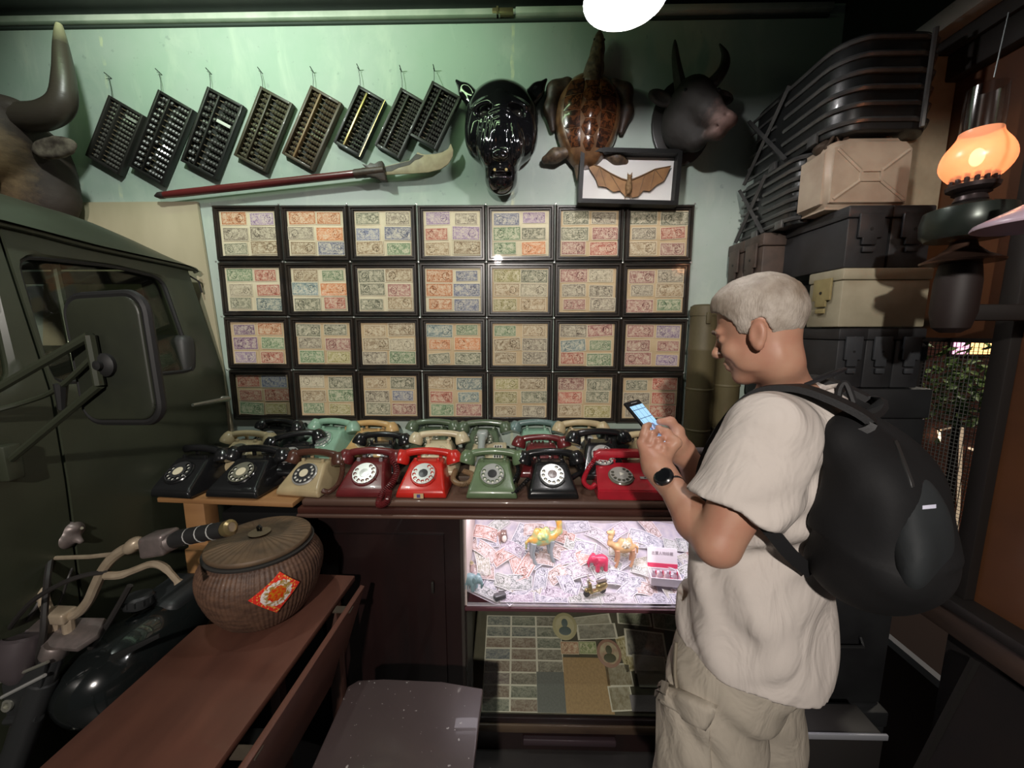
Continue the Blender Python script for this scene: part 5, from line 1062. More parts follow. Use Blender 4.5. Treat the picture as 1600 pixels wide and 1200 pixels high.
# ================================================================ vintage motorcycle
bq = at(150, 1000, Y=1.08); bike = thing('motorcycle', 'old motorcycle with cream handlebars and black tank between truck and table', 'motorcycle', (bq.x, bq.y, 0)); BM = T(-bq.x, -bq.y, 0)
def bp(u, v, Y): return BM @ at(u, v, Y=Y)
crm = mat('cream_metal', (.44, .36, .26), .38, col2=(.34, .27, .19), scale=20, metal=.25, coat=.2); gri = mat('grip_rubber', (.014, .014, .014), .55); alu = mat('grey_alloy', (.22, .18, .17), .42, .5, col2=(.15, .13, .12), scale=30)
blk = mat('bike_black', (.009, .011, .011), .16, coat=.8); grm = mat('gunmetal', (.040, .042, .043), .38, .4); cab = mat('cable_black', (.020, .018, .017), .5); wht = mat('grip_mark', (.4, .4, .38), .5)
hbR = smoothpath([bp(88, 962, 1.0), bp(104, 963, 1.0), bp(122, 957, .995), bp(139, 938, .99), bp(151, 912, .98), bp(163, 888, .975), bp(180, 868, .97), bp(205, 853, .96), bp(232, 848, .955), bp(300, 836, .945), bp(362, 824, .935)], 5)
hbL = smoothpath([bp(88, 962, 1.0), bp(76, 955, 1.01), bp(68, 935, 1.03), bp(66, 905, 1.06), bp(73, 878, 1.09), bp(86, 856, 1.11), bp(102, 838, 1.13)], 5)
hb = MB().tube(hbR, .0135, 10).tube(hbL, .0135, 10).build('handlebar', crm, bike)
MB().tube([bp(78, 872, 1.09), bp(110, 871, 1.06), bp(140, 870, 1.02), bp(176, 866, .975)], .0065, 7).build('crossbar', crm, bike)
g = MB().tube([bp(272, 845, .948), bp(280, 841, .947), bp(320, 833, .942), bp(352, 827, .937)], [.020, .0225, .0215, .0215], 14); gr = g.build('grip', gri, bike)
for k in (.25, .5, .75): p = bp(280, 841, .947).lerp(bp(352, 827, .937), k); MB().lathe([(.0222, -.0015), (.0228, 0), (.0222, .0015)], 14, along(p, p + (bp(352, 827, .937) - bp(280, 841, .947)).normalized() * .1 + Vector((.0, .0, .02)))).build('grip_mark', wht, gr)
e0, e1 = bp(352, 827, .937), bp(367, 822, .934); MB().lathe([(.0195, 0), (.0215, .006), (.0215, .018), (.013, .023), (.013, .016), (0, .014)], 14, along(e0, e1)).build('grip_end', mat('brass_end', (.42, .33, .16), .3, .8), gr)
cb0 = bp(250, 848, .95); MB().box((0, 0, 0), (.075, .055, .06), frame(cb0, (bp(272, 843, .948) - bp(228, 850, .952)).normalized(), Vector((.1, 1, 0)).normalized(), (0, 0, 1)), bev=.010, seg=3).build('throttle_housing', alu, bike)
MB().lathe([(.024, 0), (.027, .006), (.027, .014), (.021, .02)], 16, along(bp(262, 846, .949), bp(284, 840, .947))).build('throttle_collar', alu, bike)
MB().ball((0, 0, 0), (.030, .022, .022), frame(bp(208, 852, .96), (bp(228, 848, .955) - bp(190, 864, .965)).normalized(), Vector((0, 1, 0)), Vector((0, 0, 1)))).build('lever_clamp', crm, bike)
MB().tube(smoothpath([bp(166, 899, .965), bp(190, 898, .96), bp(215, 889, .95), bp(238, 881, .94), bp(256, 886, .93), bp(272, 902, .925), bp(279, 910, .925)], 4), [.011] * 6 + [.0095] * 12 + [.008] * 5 + [.0095, .011], 8).build('brake_lever', crm, bike)
MB().tube(smoothpath([bp(80, 872, 1.08), bp(66, 884, 1.06), bp(50, 900, 1.05), bp(34, 912, 1.04)], 4), [.011] * 4 + [.008] * 6 + [.008, .010, .012], 8).build('clutch_lever', crm, bike)
c = Clay(tuple(bp(100, 835, 1.13) - Vector((.09, .09, .08))), tuple(bp(100, 835, 1.13) + Vector((.09, .09, .08))), .004); q = bp(98, 842, 1.12); q2 = bp(112, 828, 1.14)
c.cone(tuple(q), tuple(q2), .036, .030, k=.01); c.ell(tuple(bp(108, 826, 1.13)), (.03, .022, .020), k=.01); c.cone(tuple(bp(116, 836, 1.13)), tuple(bp(126, 846, 1.13)), .012, .008, k=.01); c.build('switch_housing', alu, bike)
MB().tube([bp(120, 830, 1.14), bp(128, 825, 1.14)], .005, 6).build('mirror_stub', chm, bike)
for a, b, r in ((bp(86, 966, 1.0), bp(84, 990, 1.0), .017), (bp(106, 966, .995), bp(110, 998, .995), .014)): MB().tube([a, b], r, 10).build('bar_riser', crm, bike)
MB().box((0, 0, 0), (.085, .045, .035), frame(bp(93, 961, 1.0), (bp(120, 957, .995) - bp(76, 955, 1.01)).normalized(), (0, 1, 0), (0, 0, 1)), bev=.008, seg=3).build('bar_clamp', crm, bike)
MB().prism([(-.115, -.03), (.10, -.04), (.125, 0), (.10, .05), (-.09, .05), (-.13, .01)], .018, frame(bp(92, 996, .99), (1, 0, 0), (0, .94, .34), (0, -.34, .94)), bev=.005).build('top_yoke', alu, bike)
# fork legs, covers and lamp bracket
f0, f1 = bp(88, 1012, .965), bp(12, 1215, .90); MB().tube([f0, f0.lerp(f1, .25), f0.lerp(f1, .26), f1, f1 + (f1 - f0) * 1.35], [.026, .0265, .031, .033, .030], 16).build('fork_leg', grm, bike)
MB().tube([f0 + Vector((-.17, .06, .0)), f1 + Vector((-.17, .06, 0)) + (f1 - f0) * 1.35], .028, 14).build('fork_leg', grm, bike)
MB().lathe([(.0275, -.012), (.031, -.006), (.031, .020), (.0275, .026)], 16, along(f0, f1)).build('fork_collar', alu, bike)
wc = f1 + (f1 - f0) * 1.3 + Vector((-.085, .03, 0)); wc.z = .30 - 0; 
ty = MB().tube([wc + Vector((.02 * 0, .25 * math.cos(a), .25 * math.sin(a))) for a in [2 * PI * i / 40 for i in range(40)]], .045, 12, close=True).build('front_tyre', gri, bike); MB().tube([wc + Vector((0, .20 * math.cos(a), .20 * math.sin(a))) for a in [2 * PI * i / 40 for i in range(40)]], .014, 8, close=True).build('wheel_rim', chm, bike)
MB().tube([wc - Vector((.12, 0, 0)), wc + Vector((.12, 0, 0))], .02, 10).build('wheel_hub', alu, bike)
def plate(px, Y, th, name, m, par=bike):
    P = [bp(u, v, Y) for u, v in px]; o = P[0]; x = (P[1] - P[0]).normalized(); n = x.cross(P[-1] - P[0]).normalized(); y = n.cross(x); return MB().prism([((p - o).dot(x), (p - o).dot(y)) for p in P], th, frame(o, x, y, n) @ T(0, 0, -th / 2), bev=th * .25).build(name, m, par)
br = plate([(-25, 1082), (74, 1036), (69, 1060), (56, 1122), (-25, 1140)], .93, .010, 'lamp_bracket', grm)
MB().tube([bp(-25, 1076, .925), bp(75, 1034, .925)], .0045, 6).build('bracket_edge', chm, br); MB().tube([bp(-10, 1096, .922), bp(70, 1055, .922)], .005, 6).build('bracket_slot', mat('light_edge', (.5, .5, .48), .4, .5), br)
MB().lathe([(.016, -.002), (.016, .004), (.009, .004), (.009, -.002)], 16, along(bp(12, 1102, .922), bp(12, 1102, .922) + Vector((0, -1, .3)) * .1)).build('bracket_hole', chm, br)
MB().tube([bp(-20, 1127, .925), bp(62, 1121, .925)], .012, 8).build('lamp_bracket_tube', grm, bike)
ga = bp(32, 1022, .95); MB().lathe([(.014, -.075), (.040, -.045), (.048, .01), (.047, .045), (.040, .052), (.038, .048), (0, .047)], 24, frame(ga, (1, 0, 0), (0, .94, -.3), (0, .3, .94))).build('speedometer', mat('gauge_plum', (.085, .07, .075), .35, .3), bike)
hl = bp(-40, 1085, .93); MB().lathe([(.02, .09), (.06, .06), (.085, .0), (.085, -.02), (.075, -.035), (0, -.045)], 24, frame(hl, (1, 0, 0), (0, 0, 1), (0, -1, 0)) @ rotx(PI)).build('headlamp', grm, bike)
# tank, seat, side cover, engine
tc = at(212, 1022, Y=1.135); tc = BM @ tc
c = Clay(tuple(tc - Vector((.20, .26, .22))), tuple(tc + Vector((.20, .30, .20))), .006); AX = rotz(-.18)
c.ell(tuple(tc), (.125, .20, .125), AX, k=.03); c.ell(tuple(tc + Vector((.0, -.08, -.02))), (.115, .12, .115), k=.04); c.ell(tuple(tc + Vector((.03, .13, .02))), (.085, .14, .085), AX, k=.05)
c.box(tuple(tc + Vector((0, .0, -.19))), (.3, .4, .08), rnd=.01, k=.02, sub=True); c.build('fuel_tank', blk, bike)
fc = bp(217, 940, 1.19); MB().lathe([(.040, -.015), (.042, 0), (.042, .018), (.036, .026), (0, .028)], 24, T(*fc) @ rotx(-.12)).build('fuel_cap', grm, bike)
fcn = MB()
for i in range(12): a = 2 * PI * i / 12; fcn.box((.042 * math.cos(a), .042 * math.sin(a), .006), (.006, .006, .018), T(*fc) @ rotx(-.12))
stuff(fcn.build('cap_knurls', grm, bike))
s0 = bp(272, 922, 1.30); MB().box(tuple(s0 - Vector((0, 0, .05))), (.17, .20, .13), bev=.03, seg=3).build('seat', mat('seat_grey', (.020, .022, .023), .5), bike)
sd = Clay(tuple(bp(262, 1018, 1.17) - Vector((.12, .14, .14))), tuple(bp(262, 1018, 1.17) + Vector((.12, .14, .14))), .005); sd.ell(tuple(bp(268, 1022, 1.175)), (.032, .075, .055), k=.01); sd.build('side_cover', mat('side_red', (.50, .012, .022), .3, coat=.5), bike)
MB().box(tuple(tc + Vector((0, .03, -.30))), (.22, .30, .32), bev=.04, seg=3).build('engine', mat('engine_black', (.012, .012, .012), .5), bike)
rw = Vector((tc.x + .02, tc.y + .35, .27)); MB().box(tuple(tc + Vector((.02, .16, -.36))), (.10, .42, .10), bev=.02).build('frame_spine', mat('engine_black', (.012, .012, .012), .5), bike)
plate([(172, 1024), (248, 990), (250, 996), (176, 1034)], 1.0, .006, 'tank_strap', gri)
# cables
for P, r in (([(-20, 1040, .97), (12, 985, .96), (50, 940, .95), (100, 910, .95), (140, 897, .96), (170, 894, .968)], .0065), ([(-20, 1075, .97), (15, 1000, .98), (45, 965, 1.0), (62, 940, 1.02), (75, 905, 1.06), (80, 880, 1.08)], .006), ([(78, 876, 1.07), (74, 905, 1.03), (70, 950, .985), (66, 1000, .96), (50, 1050, .95)], .008), ([(203, 915, 1.04), (186, 945, 1.03), (165, 980, 1.02), (142, 1012, 1.02)], .0085), ([(113, 888, 1.08), (106, 905, 1.06), (98, 930, 1.05), (86, 960, 1.03)], .0035), ([(2, 1060, .95), (8, 1010, .96), (20, 995, .97), (50, 992, .98)], .005)):
    MB().tube(smoothpath([bp(*p) for p in P], 6), r, 7).build('control_cable', cab, bike)
MB().tube([bp(24, 1130, .92), bp(2, 1200, .90), bp(-20, 1260, .89)], .010, 8).build('brake_hose', cab, bike)
# ================================================================ right wall with the meshed window
XRW = 1.42
zsill = at(1600, 985, X=XRW).z; zmt = at(1490, 528, X=XRW).z; zli = at(1600, 42, X=XRW).z
amber = mat('amber_panel', (.095, .036, .013), .45, col2=(.058, .022, .009), scale=3, stretch=(1, .6, 1), coat=.1); dkf = mat('dark_frame', (.012, .010, .009), .5); sillw = mat('sill_wood', (.075, .045, .032), .45, col2=(.03, .02, .016), scale=6, stretch=(1, .3, 1))
yw0, yw1 = 1.165, 1.385
struct(MB().span((XRW, .2, 0), (XRW + .06, 1.17, zsill - .09)).build('wall_right', mat('lower_dark', (.010, .008, .008), .6)))
struct(MB().span((XRW, yw1 + .12, 0), (XRW + .06, YB, zsill)).build('trim_5', mat('lower_dark', (.010, .008, .008), .6)))
struct(MB().span((XRW, yw0 - .01, zmt), (XRW + .03, YB, zli + .02)).build('trim_6', amber))
struct(MB().span((XRW, .2, zsill), (XRW + .03, yw0 - .045, zli + .6)).build('trim_7', amber))
struct(MB().span((XRW - .03, yw0 - .045, zsill), (XRW + .05, yw0, 3.2), bev=.004).build('trim_8', dkf))
struct(MB().span((XRW - .07, .2, zsill - .035), (XRW + .06, YB, zsill), bev=.006).build('trim_9', dkf)); struct(MB().span((XRW - .05, .2, zsill - .125), (XRW + .05, yw1 + .12, zsill - .036), bev=.006).build('trim_10', sillw))
struct(MB().span((XRW - .04, .2, zli - .05), (XRW + .04, YB, zli + .03), bev=.006).build('trim_11', dkf))
struct(MB().span((XRW - .05, .2, zli + .031), (XRW + .05, YB, 3.26)).build('trim_12', mat('dark_upper', (.014, .012, .011), .7)))
wb = at(1425, 70, X=XRW - .11); struct(MB().span((XRW - .11, .4, wb.z - .02), (XRW - .051, YB, wb.z + .04), bev=.004).build('trim_13', mat('grey_beam', (.26, .25, .22), .6, col2=(.18, .17, .15), scale=6)))
pp = at(1428, 150, Y=1.40); struct(MB().span((pp.x - .045, 1.40, at(1425, 232, Y=1.4).z - .2), (XRW - .002, 1.47, at(1425, 88, Y=1.4).z), bev=.003).build('trim_14', mat('cream_pillar', (.42, .35, .24), .6, col2=(.3, .25, .17), scale=9)))
cbm = MB().tube(smoothpath([at(1412, 65, Y=1.36), at(1418, 95, Y=1.36), at(1432, 112, Y=1.36), at(1450, 125, Y=1.36)], 5), .006, 7); tag(cbm.build('wall_cable', cab), 'black cable drooping from the grey beam past the cream pillar', 'cable')
# window frame and wire mesh
wn = thing('window_1', 'wire-meshed window opening in the right wall', 'window', (XRW, yw0, zsill)); wn['kind'] = 'structure'
fm_ = MB(); WM = T(-XRW, -yw0, -zsill)
fm_.span((XRW - .01, yw0, zsill), (XRW + .02, yw0 + .014, zmt), WM); fm_.span((XRW - .01, yw1, zsill), (XRW + .02, yw1 + .12, zmt), WM); fm_.span((XRW - .01, yw0 + .014, zmt - .014), (XRW + .02, yw1, zmt), WM); fm_.build('window_frame', dkf, wn)
ms = MB(); sp = .0125
for i in range(int((yw1 - yw0 - .014) / sp)): y = yw0 + .014 + (i + .5) * sp; ms.span((XRW + .004, y - .0007, zsill), (XRW + .0055, y + .0007, zmt - .014), WM)
for i in range(int((zmt - zsill - .014) / sp)): z = zsill + (i + .5) * sp; ms.span((XRW + .0056, yw0 + .014, z - .0007), (XRW + .007, yw1, z + .0007), WM)
stuff(ms.build('wire_mesh', mat('mesh_wire', (.13, .13, .12), .5, .5), wn, 0))
# outside: street with a brick building, shrub and lit shop windows
brick = NT('brick_facade'); co = brick.coord(); bt = brick.node('ShaderNodeTexBrick', {'Vector': brick.mapv(co, (1, 1, 1), rot=(PI / 2, 0, 0)), 'Color1': (.22, .08, .055, 1), 'Color2': (.16, .06, .045, 1), 'Mortar': (.09, .06, .05, 1), 'Scale': 4.}); brick.set(Base_Color=bt, Roughness=.8)
bo = at(1505, 700, Y=4.0); bd = thing('brick_building', 'red-brown building across the street seen through the mesh', 'building', (bo.x, 4.0, 0)); OM = T(-bo.x, -4.0, 0)
MB().span((3.6, 4.0, -.5), (7.5, 4.3, 3.2), OM).build('facade', brick.m, bd)
o = lambda u, v: at(u, v, Y=3.98)
for u0, v0, u1, v1, col, st in ((1486, 533, 1512, 553, (1, .42, .62), 2.2), (1513, 532, 1546, 553, (1, .55, .2), 2.6), (1512, 705, 1527, 820, (.75, .38, .06), .6)):
    a, b = o(u0, v1), o(u1, v0); f_ = MB().span((a.x - .03, 3.97, a.z - .03), (b.x + .03, 3.999, b.z + .03), OM).build('window', dkf, bd); MB().span((a.x, 3.955, a.z), (b.x, 3.969, b.z), OM).build('pane', emis('lit_%d' % u0, col, st), f_)
for P, r, em in (([(1468, 690), (1467, 672)], .012, 2.), ([(1503, 668), (1500, 730), (1497, 800), (1490, 880)], .014, .35), ([(1464, 735), (1463, 750)], .012, 2.), ([(1515, 700), (1528, 705)], .015, .8), ([(1470, 672), (1500, 665)], .008, .2)): MB().tube([OM @ at(u, v, Y=3.95) for u, v in P], r, 6).build('neon_trim', emis('neon_%s' % em, (1, .75, .5), em), bd)
MB().span((1.5, 1.5, -.5), (8, 6, -.4)).build('street', mat('asphalt', (.05, .05, .05), .8)); struct(bpy.data.objects['street']); bpy.data.objects['street'].name = 'floor_street'
sh = thing('street_shrub', 'green shrub growing outside beyond the wire mesh', 'shrub', (at(1505, 610, Y=2.6).x, 2.6, -.4)); sc0 = at(1508, 606, Y=2.6); lv = MB(); rs = random.Random(9)
for i in range(420):
    a, r, z = rs.uniform(0, 2 * PI), rs.uniform(0, .24) ** .9, rs.gauss(0, .13); p = Vector((r * math.cos(a), r * math.sin(a), sc0.z + .4 + z)); M_ = T(*p) @ Euler((rs.uniform(-1, 1), rs.uniform(-1, 1), rs.uniform(0, 6))).to_matrix().to_4x4(); lv.add([(0, -.035, 0), (.016, 0, .004), (0, .035, 0), (-.016, 0, .004)], [(0, 1, 2, 3)], M_)
stuff(lv.build('leaves', mat('shrub_leaf', (.10, .20, .05), .4, col2=(.22, .30, .10), scale=20), sh, 0)); MB().tube([(0, 0, 0), (.03, 0, 1.), (0, .02, sc0.z + .3)], [.04, .03, .015], 7).build('stem', mat('bark', (.06, .04, .03), .8), sh)
light('shrub_fill_light', 'POINT', (3.2, 2.2, 2.6), 30, (1, .9, .75), .1)  # unseen light added to brighten the shrub outside
lg = at(1440, 985, X=2.0); cu_ = thing('white_kerb', 'pale kerb edge outside seen through the gap below the sill', 'kerb', (2.0, 1.9, -.4)); MB().span((-.2, -1.2, 0), (.3, 1.2, lg.z + .4)).build('kerb_body', mat('kerb_dark', (.10, .06, .05), .8), cu_); MB().span((-.235, -1.2, lg.z + .385), (-.203, 1.2, lg.z + .42)).build('kerb_edge', mat('kerb_white', (.7, .7, .75), .5), cu_)

# ================================================================ stacked military crates
crb = mat('crate_black', (.012, .013, .013), .38, col2=(.007, .008, .008), scale=8, bump=.1, coat=.2); ribm = mat('rib_steel', (.12, .12, .115), .32, .45, col2=(.07, .07, .07), scale=14); amb = mat('ammo_black', (.024, .025, .027), .48, col2=(.014, .014, .015), scale=10, bump=.15); tanb = mat('ammo_tan', (.34, .31, .22), .5, col2=(.26, .235, .16), scale=9, bump=.08); ylw = mat('latch_yellow', (.30, .25, .11), .5, col2=(.22, .18, .08), scale=14); rusty = mat('ammo_brown', (.085, .058, .045), .55, col2=(.045, .032, .026), scale=14, bump=.2)
def crate(label, x0, x1, y0, y1, z0, z1, rnd=.05, nr=6, bars=True):
    t = thing('ribbed_crate', label, 'crate', ((x0 + x1) / 2, (y0 + y1) / 2, z0), 'ribbed black crates'); w, d, h = x1 - x0, y1 - y0, z1 - z0
    MB().prism(rrect(w, d, rnd, 6), h, T(0, 0, 0), bev=.008, seg=2).build('body', crb, t)
    for i in range(nr):
        z = h * (i + .6) / nr; loop = rrect(w + .006, d + .006, rnd, 6); k = len(loop); 
        # ribs wrap the rounded front corner of the left side
        pts = [p for p in loop if p[1] < d * .40 and p[0] < w * .49]; pts.sort(key=lambda p: (p[0] > -w / 2 + .001 + rnd, -p[1] if p[0] < -w / 2 + rnd else p[0]))
        a = [(-w / 2 - .003, d * .02)] + [(-w / 2 - .003, -d / 2 + rnd)] + [(-w / 2 - .003 + rnd - rnd * math.cos(q), -d / 2 - .003 + rnd - rnd * math.sin(q)) for q in [PI / 2 * j / 6 for j in range(1, 7)]] + [(w * .22, -d / 2 - .003)]
        MB().tube([(x, y, z) for x, y in a], .008, 6).build('rib', ribm, t); MB().tube([(w / 2 - rnd, -d / 2 - .003, z), (w / 2 + .003 - rnd + rnd * math.sin(.6), -d / 2 - .003 + rnd - rnd * math.cos(.6), z), (w / 2 + .003 - rnd + rnd * math.sin(1.2), -d / 2 - .003 + rnd - rnd * math.cos(1.2), z)], .008, 6).build('rib', ribm, t)
        MB().tube([(-w / 2 - .003, d * .12, z - .004), (-w / 2 - .003, d / 2 - .03, z - .004)], .006, 6).build('rib', ribm, t)
    for a, b in (((-.05, .02), (.47, .97)), ((-.02, .97), (.47, .05))):
        MB().tube([(-w / 2 - .010, a[0] * d, a[1] * h), (-w / 2 - .010, b[0] * d, b[1] * h)], .009, 4).build('cross_brace', ribm, t)
    if bars: MB().tube([(w * .27, -d / 2 - .014, .0), (w * .27, -d / 2 - .016, h * .98)], .007, 6).build('front_bar', ribm, t)
    for y in (-.30, .1): MB().box((-w / 2 - .008, y * d, .012), (.012, .04, .03), bev=.003).build('clamp', ribm, t)
    return t
zc1b, zc1t = at(1290, 203, Y=1.32).z, at(1325, 48, Y=1.32).z
zc2b = at(1142, 385, Y=YB).z
crate('upper ribbed black metal crate with rounded corner, at the top of the stack', 1.0, 1.31, 1.32, 1.835, zc1b, zc1t, .09)
crate('lower ribbed black crate with crossed braces, behind the cream jerrycan', .985, 1.36, 1.46, 1.835, zc2b, zc1b - .003, .05, 7, False)
def latch(t, M_, w, h, m, hole=True):
    l = MB().prism([(-w / 2, h * .5), (w / 2, h * .5), (w / 2, -h * .12), (w * .28, -h * .12), (w * .28, -h * .3), (-w * .32, -h * .3), (-w * .32, -h * .12), (-w / 2, -h * .12)], .008, M_, bev=.002).build('latch', m, t)
    MB().lathe([(w * .07, .0081), (w * .07, .0095), (0, .0095)], 10, M_ @ T(0, h * .1, 0)).build('rivet', mat('rivet_black', (.006, .006, .006), .6), l); MB().box((0, -h * .42, .004), (w * .5, h * .14, .008), M_, bev=.002).build('latch_foot', m, l)
def ammo(name, label, cat, x0, x1, y0, y1, z0, z1, m, lm, faces, group='ammunition boxes in the stack', lip=True):
    t = thing(name, label, cat, ((x0 + x1) / 2, (y0 + y1) / 2, z0), group); w, d, h = x1 - x0, y1 - y0, z1 - z0
    MB().span((-w / 2, -d / 2, 0), (w / 2, d / 2, h * .80), bev=.005).build('body', m, t); MB().span((-w / 2 - .004, -d / 2 - .004, h * .803), (w / 2 + .004, d / 2 + .004, h), bev=.006).build('lid', m, t)
    for f, k in faces:
        if f == 'f': M_ = frame(Vector((k * w, -d / 2 - .0042, h * .55)), (1, 0, 0), (0, 0, 1), (0, -1, 0))
        else: M_ = frame(Vector((-w / 2 - .0042, k * d, h * .55)), (0, -1, 0), (0, 0, 1), (-1, 0, 0))
        latch(t, M_, min(.075, (w if f == 'f' else d) * .6), h * .62, lm)
    return t
zA0, zA1 = at(1325, 418, Y=1.29).z, at(1325, 320, Y=1.29).z; xA = at(1325, 370, Y=1.29).x; xA2 = at(1392, 370, Y=1.29).x; xA3 = at(1457, 370, Y=1.29).x
ammo('ammo_box', 'long black ammunition box under the jerrycan, left one of two', 'ammo box', xA, xA2 - .003, 1.295, 1.80, zA0, zA1, amb, amb, [('f', 0.)])
ammo('ammo_box', 'long black ammunition box under the jerrycan, right one beside the oil lamp', 'ammo box', xA2 + .003, xA3, 1.295, 1.80, zA0, zA1, amb, amb, [('f', 0.)])
zB0, zB1 = at(1315, 511, Y=1.275).z, zA0 - .003; xB = at(1315, 470, Y=1.275).x; xB2 = at(1452, 470, Y=1.275).x
ammo('ammo_box', 'light tan ammunition box with a yellow latch behind the grey-haired head', 'ammo box', xB, xB2, 1.279, 1.42, zB0, zB1, tanb, ylw, [('s', 0.)])
zC0, zC1 = at(1310, 606, Y=1.28).z, zB0 - .003
ex = [at(u, 560, Y=1.28).x for u in (1308, 1352, 1398, 1442)]
for i, lab in enumerate(('leftmost', 'middle', 'rightmost')): ammo('ammo_box', f'small black ammunition box with a round-holed latch, {lab} of three under the tan box', 'ammo box', ex[i] + .001, ex[i + 1] - .001, 1.284, 1.56, zC0, zC1, amb, mat('latch_dark', (.035, .038, .042), .45), [('f', 0.)])
z1, z0_ = at(1140, 372, Y=1.80).z - .002, at(1140, 470, Y=1.80).z
for i, (ya, yb) in enumerate(((1.715, 1.835), (1.585, 1.71))): ammo('ammo_box', ('brown ammunition box with a latch under the crates, next to the green wall', 'brown ammunition box with a latch under the crates, nearer the grey hair')[i], 'ammo box', .955, 1.06, ya, yb, z0_, zc2b - .003, rusty, rusty, [('s', 0.)])
# chest columns below
chb = mat('chest_black', (.017, .018, .019), .5, col2=(.010, .010, .011), scale=6, bump=.08)
def chest(label, x0, x1, y0, y1, z0, z1):
    t = thing('black_chest', label, 'chest', ((x0 + x1) / 2, (y0 + y1) / 2, z0)); w, d, h = x1 - x0, y1 - y0, z1 - z0
    MB().span((-w / 2, -d / 2, 0), (w / 2, d / 2, h * .84), bev=.006).build('body', chb, t); MB().span((-w / 2 - .006, -d / 2 - .006, h * .843), (w / 2 + .004, d / 2, h), bev=.008).build('lid', chb, t)
    MB().tube([(-.06, -d / 2 - .006, h * .5), (-.05, -d / 2 - .03, h * .47), (.05, -d / 2 - .03, h * .47), (.06, -d / 2 - .006, h * .5)], .006, 6).build('handle', mat('chest_handle', (.02, .02, .02), .5, .3), t)
chest('tall black chest directly under the three small ammunition boxes', 1.075, 1.37, 1.29, 1.82, .98, zC0 - .003)
chest('large black chest on the floor behind the shorts', 1.03, 1.37, 1.30, 1.84, .42, .977)
chest('long low black chest at the bottom right behind the shorts', .80 + .22, 1.37, 1.27, 1.84, .0, .417)
st_ = at(1315, 1147, Y=1.12); t = thing('metal_ledge', 'low dark plinth with a pale metal strip on the floor by the chests', 'plinth', (st_.x, 1.17, 0)); MB().span((-.16, -.05, 0), (.14, .06, st_.z - .004), bev=.004).build('plinth_body', mat('plinth_dark', (.02, .018, .017), .5), t); MB().span((-.165, -.060, st_.z - .012), (.145, -.0505, st_.z + .008), bev=.003).build('metal_strip', mat('strip_grey', (.34, .35, .38), .4, .3), t)
# leaning dark panel at the lower right
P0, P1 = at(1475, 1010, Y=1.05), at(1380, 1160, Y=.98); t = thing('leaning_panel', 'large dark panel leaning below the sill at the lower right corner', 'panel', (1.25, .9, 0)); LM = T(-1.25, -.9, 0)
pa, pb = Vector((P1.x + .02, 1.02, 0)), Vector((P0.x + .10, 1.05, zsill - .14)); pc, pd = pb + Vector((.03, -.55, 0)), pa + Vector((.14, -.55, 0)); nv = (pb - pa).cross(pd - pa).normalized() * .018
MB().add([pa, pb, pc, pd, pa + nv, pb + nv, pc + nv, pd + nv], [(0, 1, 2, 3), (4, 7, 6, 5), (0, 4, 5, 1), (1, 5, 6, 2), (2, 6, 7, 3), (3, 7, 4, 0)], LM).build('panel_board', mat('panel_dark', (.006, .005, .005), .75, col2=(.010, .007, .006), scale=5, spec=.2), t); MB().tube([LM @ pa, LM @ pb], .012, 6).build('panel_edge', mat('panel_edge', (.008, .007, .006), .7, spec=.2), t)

# ================================================================ jerrycan
zj = zA1 + .002; xj0, xj1 = at(1290, 290, Y=1.33).x, at(1427, 290, Y=1.33).x; hj = at(1350, 212, Y=1.33).z - zj
jc = thing('jerrycan', 'cream metal jerrycan with a pressed cross, standing on the black ammunition boxes', 'jerrycan', ((xj0 + xj1) / 2, 1.40, zj)); wj = xj1 - xj0; jm = mat('jerry_cream', (.40, .33, .25), .48, col2=(.30, .23, .17), scale=8, bump=.12)
prf = [(-wj / 2, 0), (wj / 2, 0), (wj / 2, hj * .86), (wj * .38, hj), (-wj * .30, hj), (-wj / 2, hj * .90)]
b = bmesh.new(); f = b.faces.new([b.verts.new((x, -.07, z)) for x, z in prf]); r = bmesh.ops.extrude_face_region(b, geom=[f])
for e in r['geom']:
    if isinstance(e, bmesh.types.BMVert): e.co.y = .07
bmesh.ops.recalc_face_normals(b, faces=b.faces[:]); bmesh.ops.bevel(b, geom=b.edges[:], offset=.018, segments=3, affect='EDGES'); MB().bm(b).build('body', jm, jc, 50)
for P in ([(-wj * .40, hj * .82), (-wj * .12, hj * .52)], [(wj * .40, hj * .80), (wj * .12, hj * .52)], [(-wj * .40, hj * .12), (-wj * .12, hj * .38)], [(wj * .40, hj * .12), (wj * .12, hj * .38)]): MB().tube([(x, -.070, z) for x, z in P], .006, 6).build('cross_ridge', jm, jc)
MB().ring(rect(wj * .26, hj * .16), rect(wj * .20, hj * .11), .006, frame(Vector((0, -.069, hj * .45)), (1, 0, 0), (0, 0, 1), (0, -1, 0))).build('centre_ridge', jm, jc)
for y in (-.03, .0, .03): MB().tube(smoothpath([(-wj * .24, y, hj - .01), (-wj * .16, y, hj + .022), (wj * .22, y, hj + .022), (wj * .32, y, hj - .012)], 5), .008, 7).build('carry_handle', mat('handle_brown', (.10, .065, .045), .45, .3), jc)
cp = MB().lathe([(.022, 0), (.026, .008), (.026, .02), (.018, .028), (0, .03)], 16, T(-wj * .38, 0, hj * .93) @ roty(-.6)).build('cap', mat('cap_brown', (.06, .042, .03), .45, .4), jc); MB().tube([(-wj * .44, -.03, hj * .9), (-wj * .36, -.032, hj + .02), (-wj * .30, -.03, hj)], .006, 6).build('cap_lever', mat('cap_brown', (.06, .042, .03), .45, .4), cp)

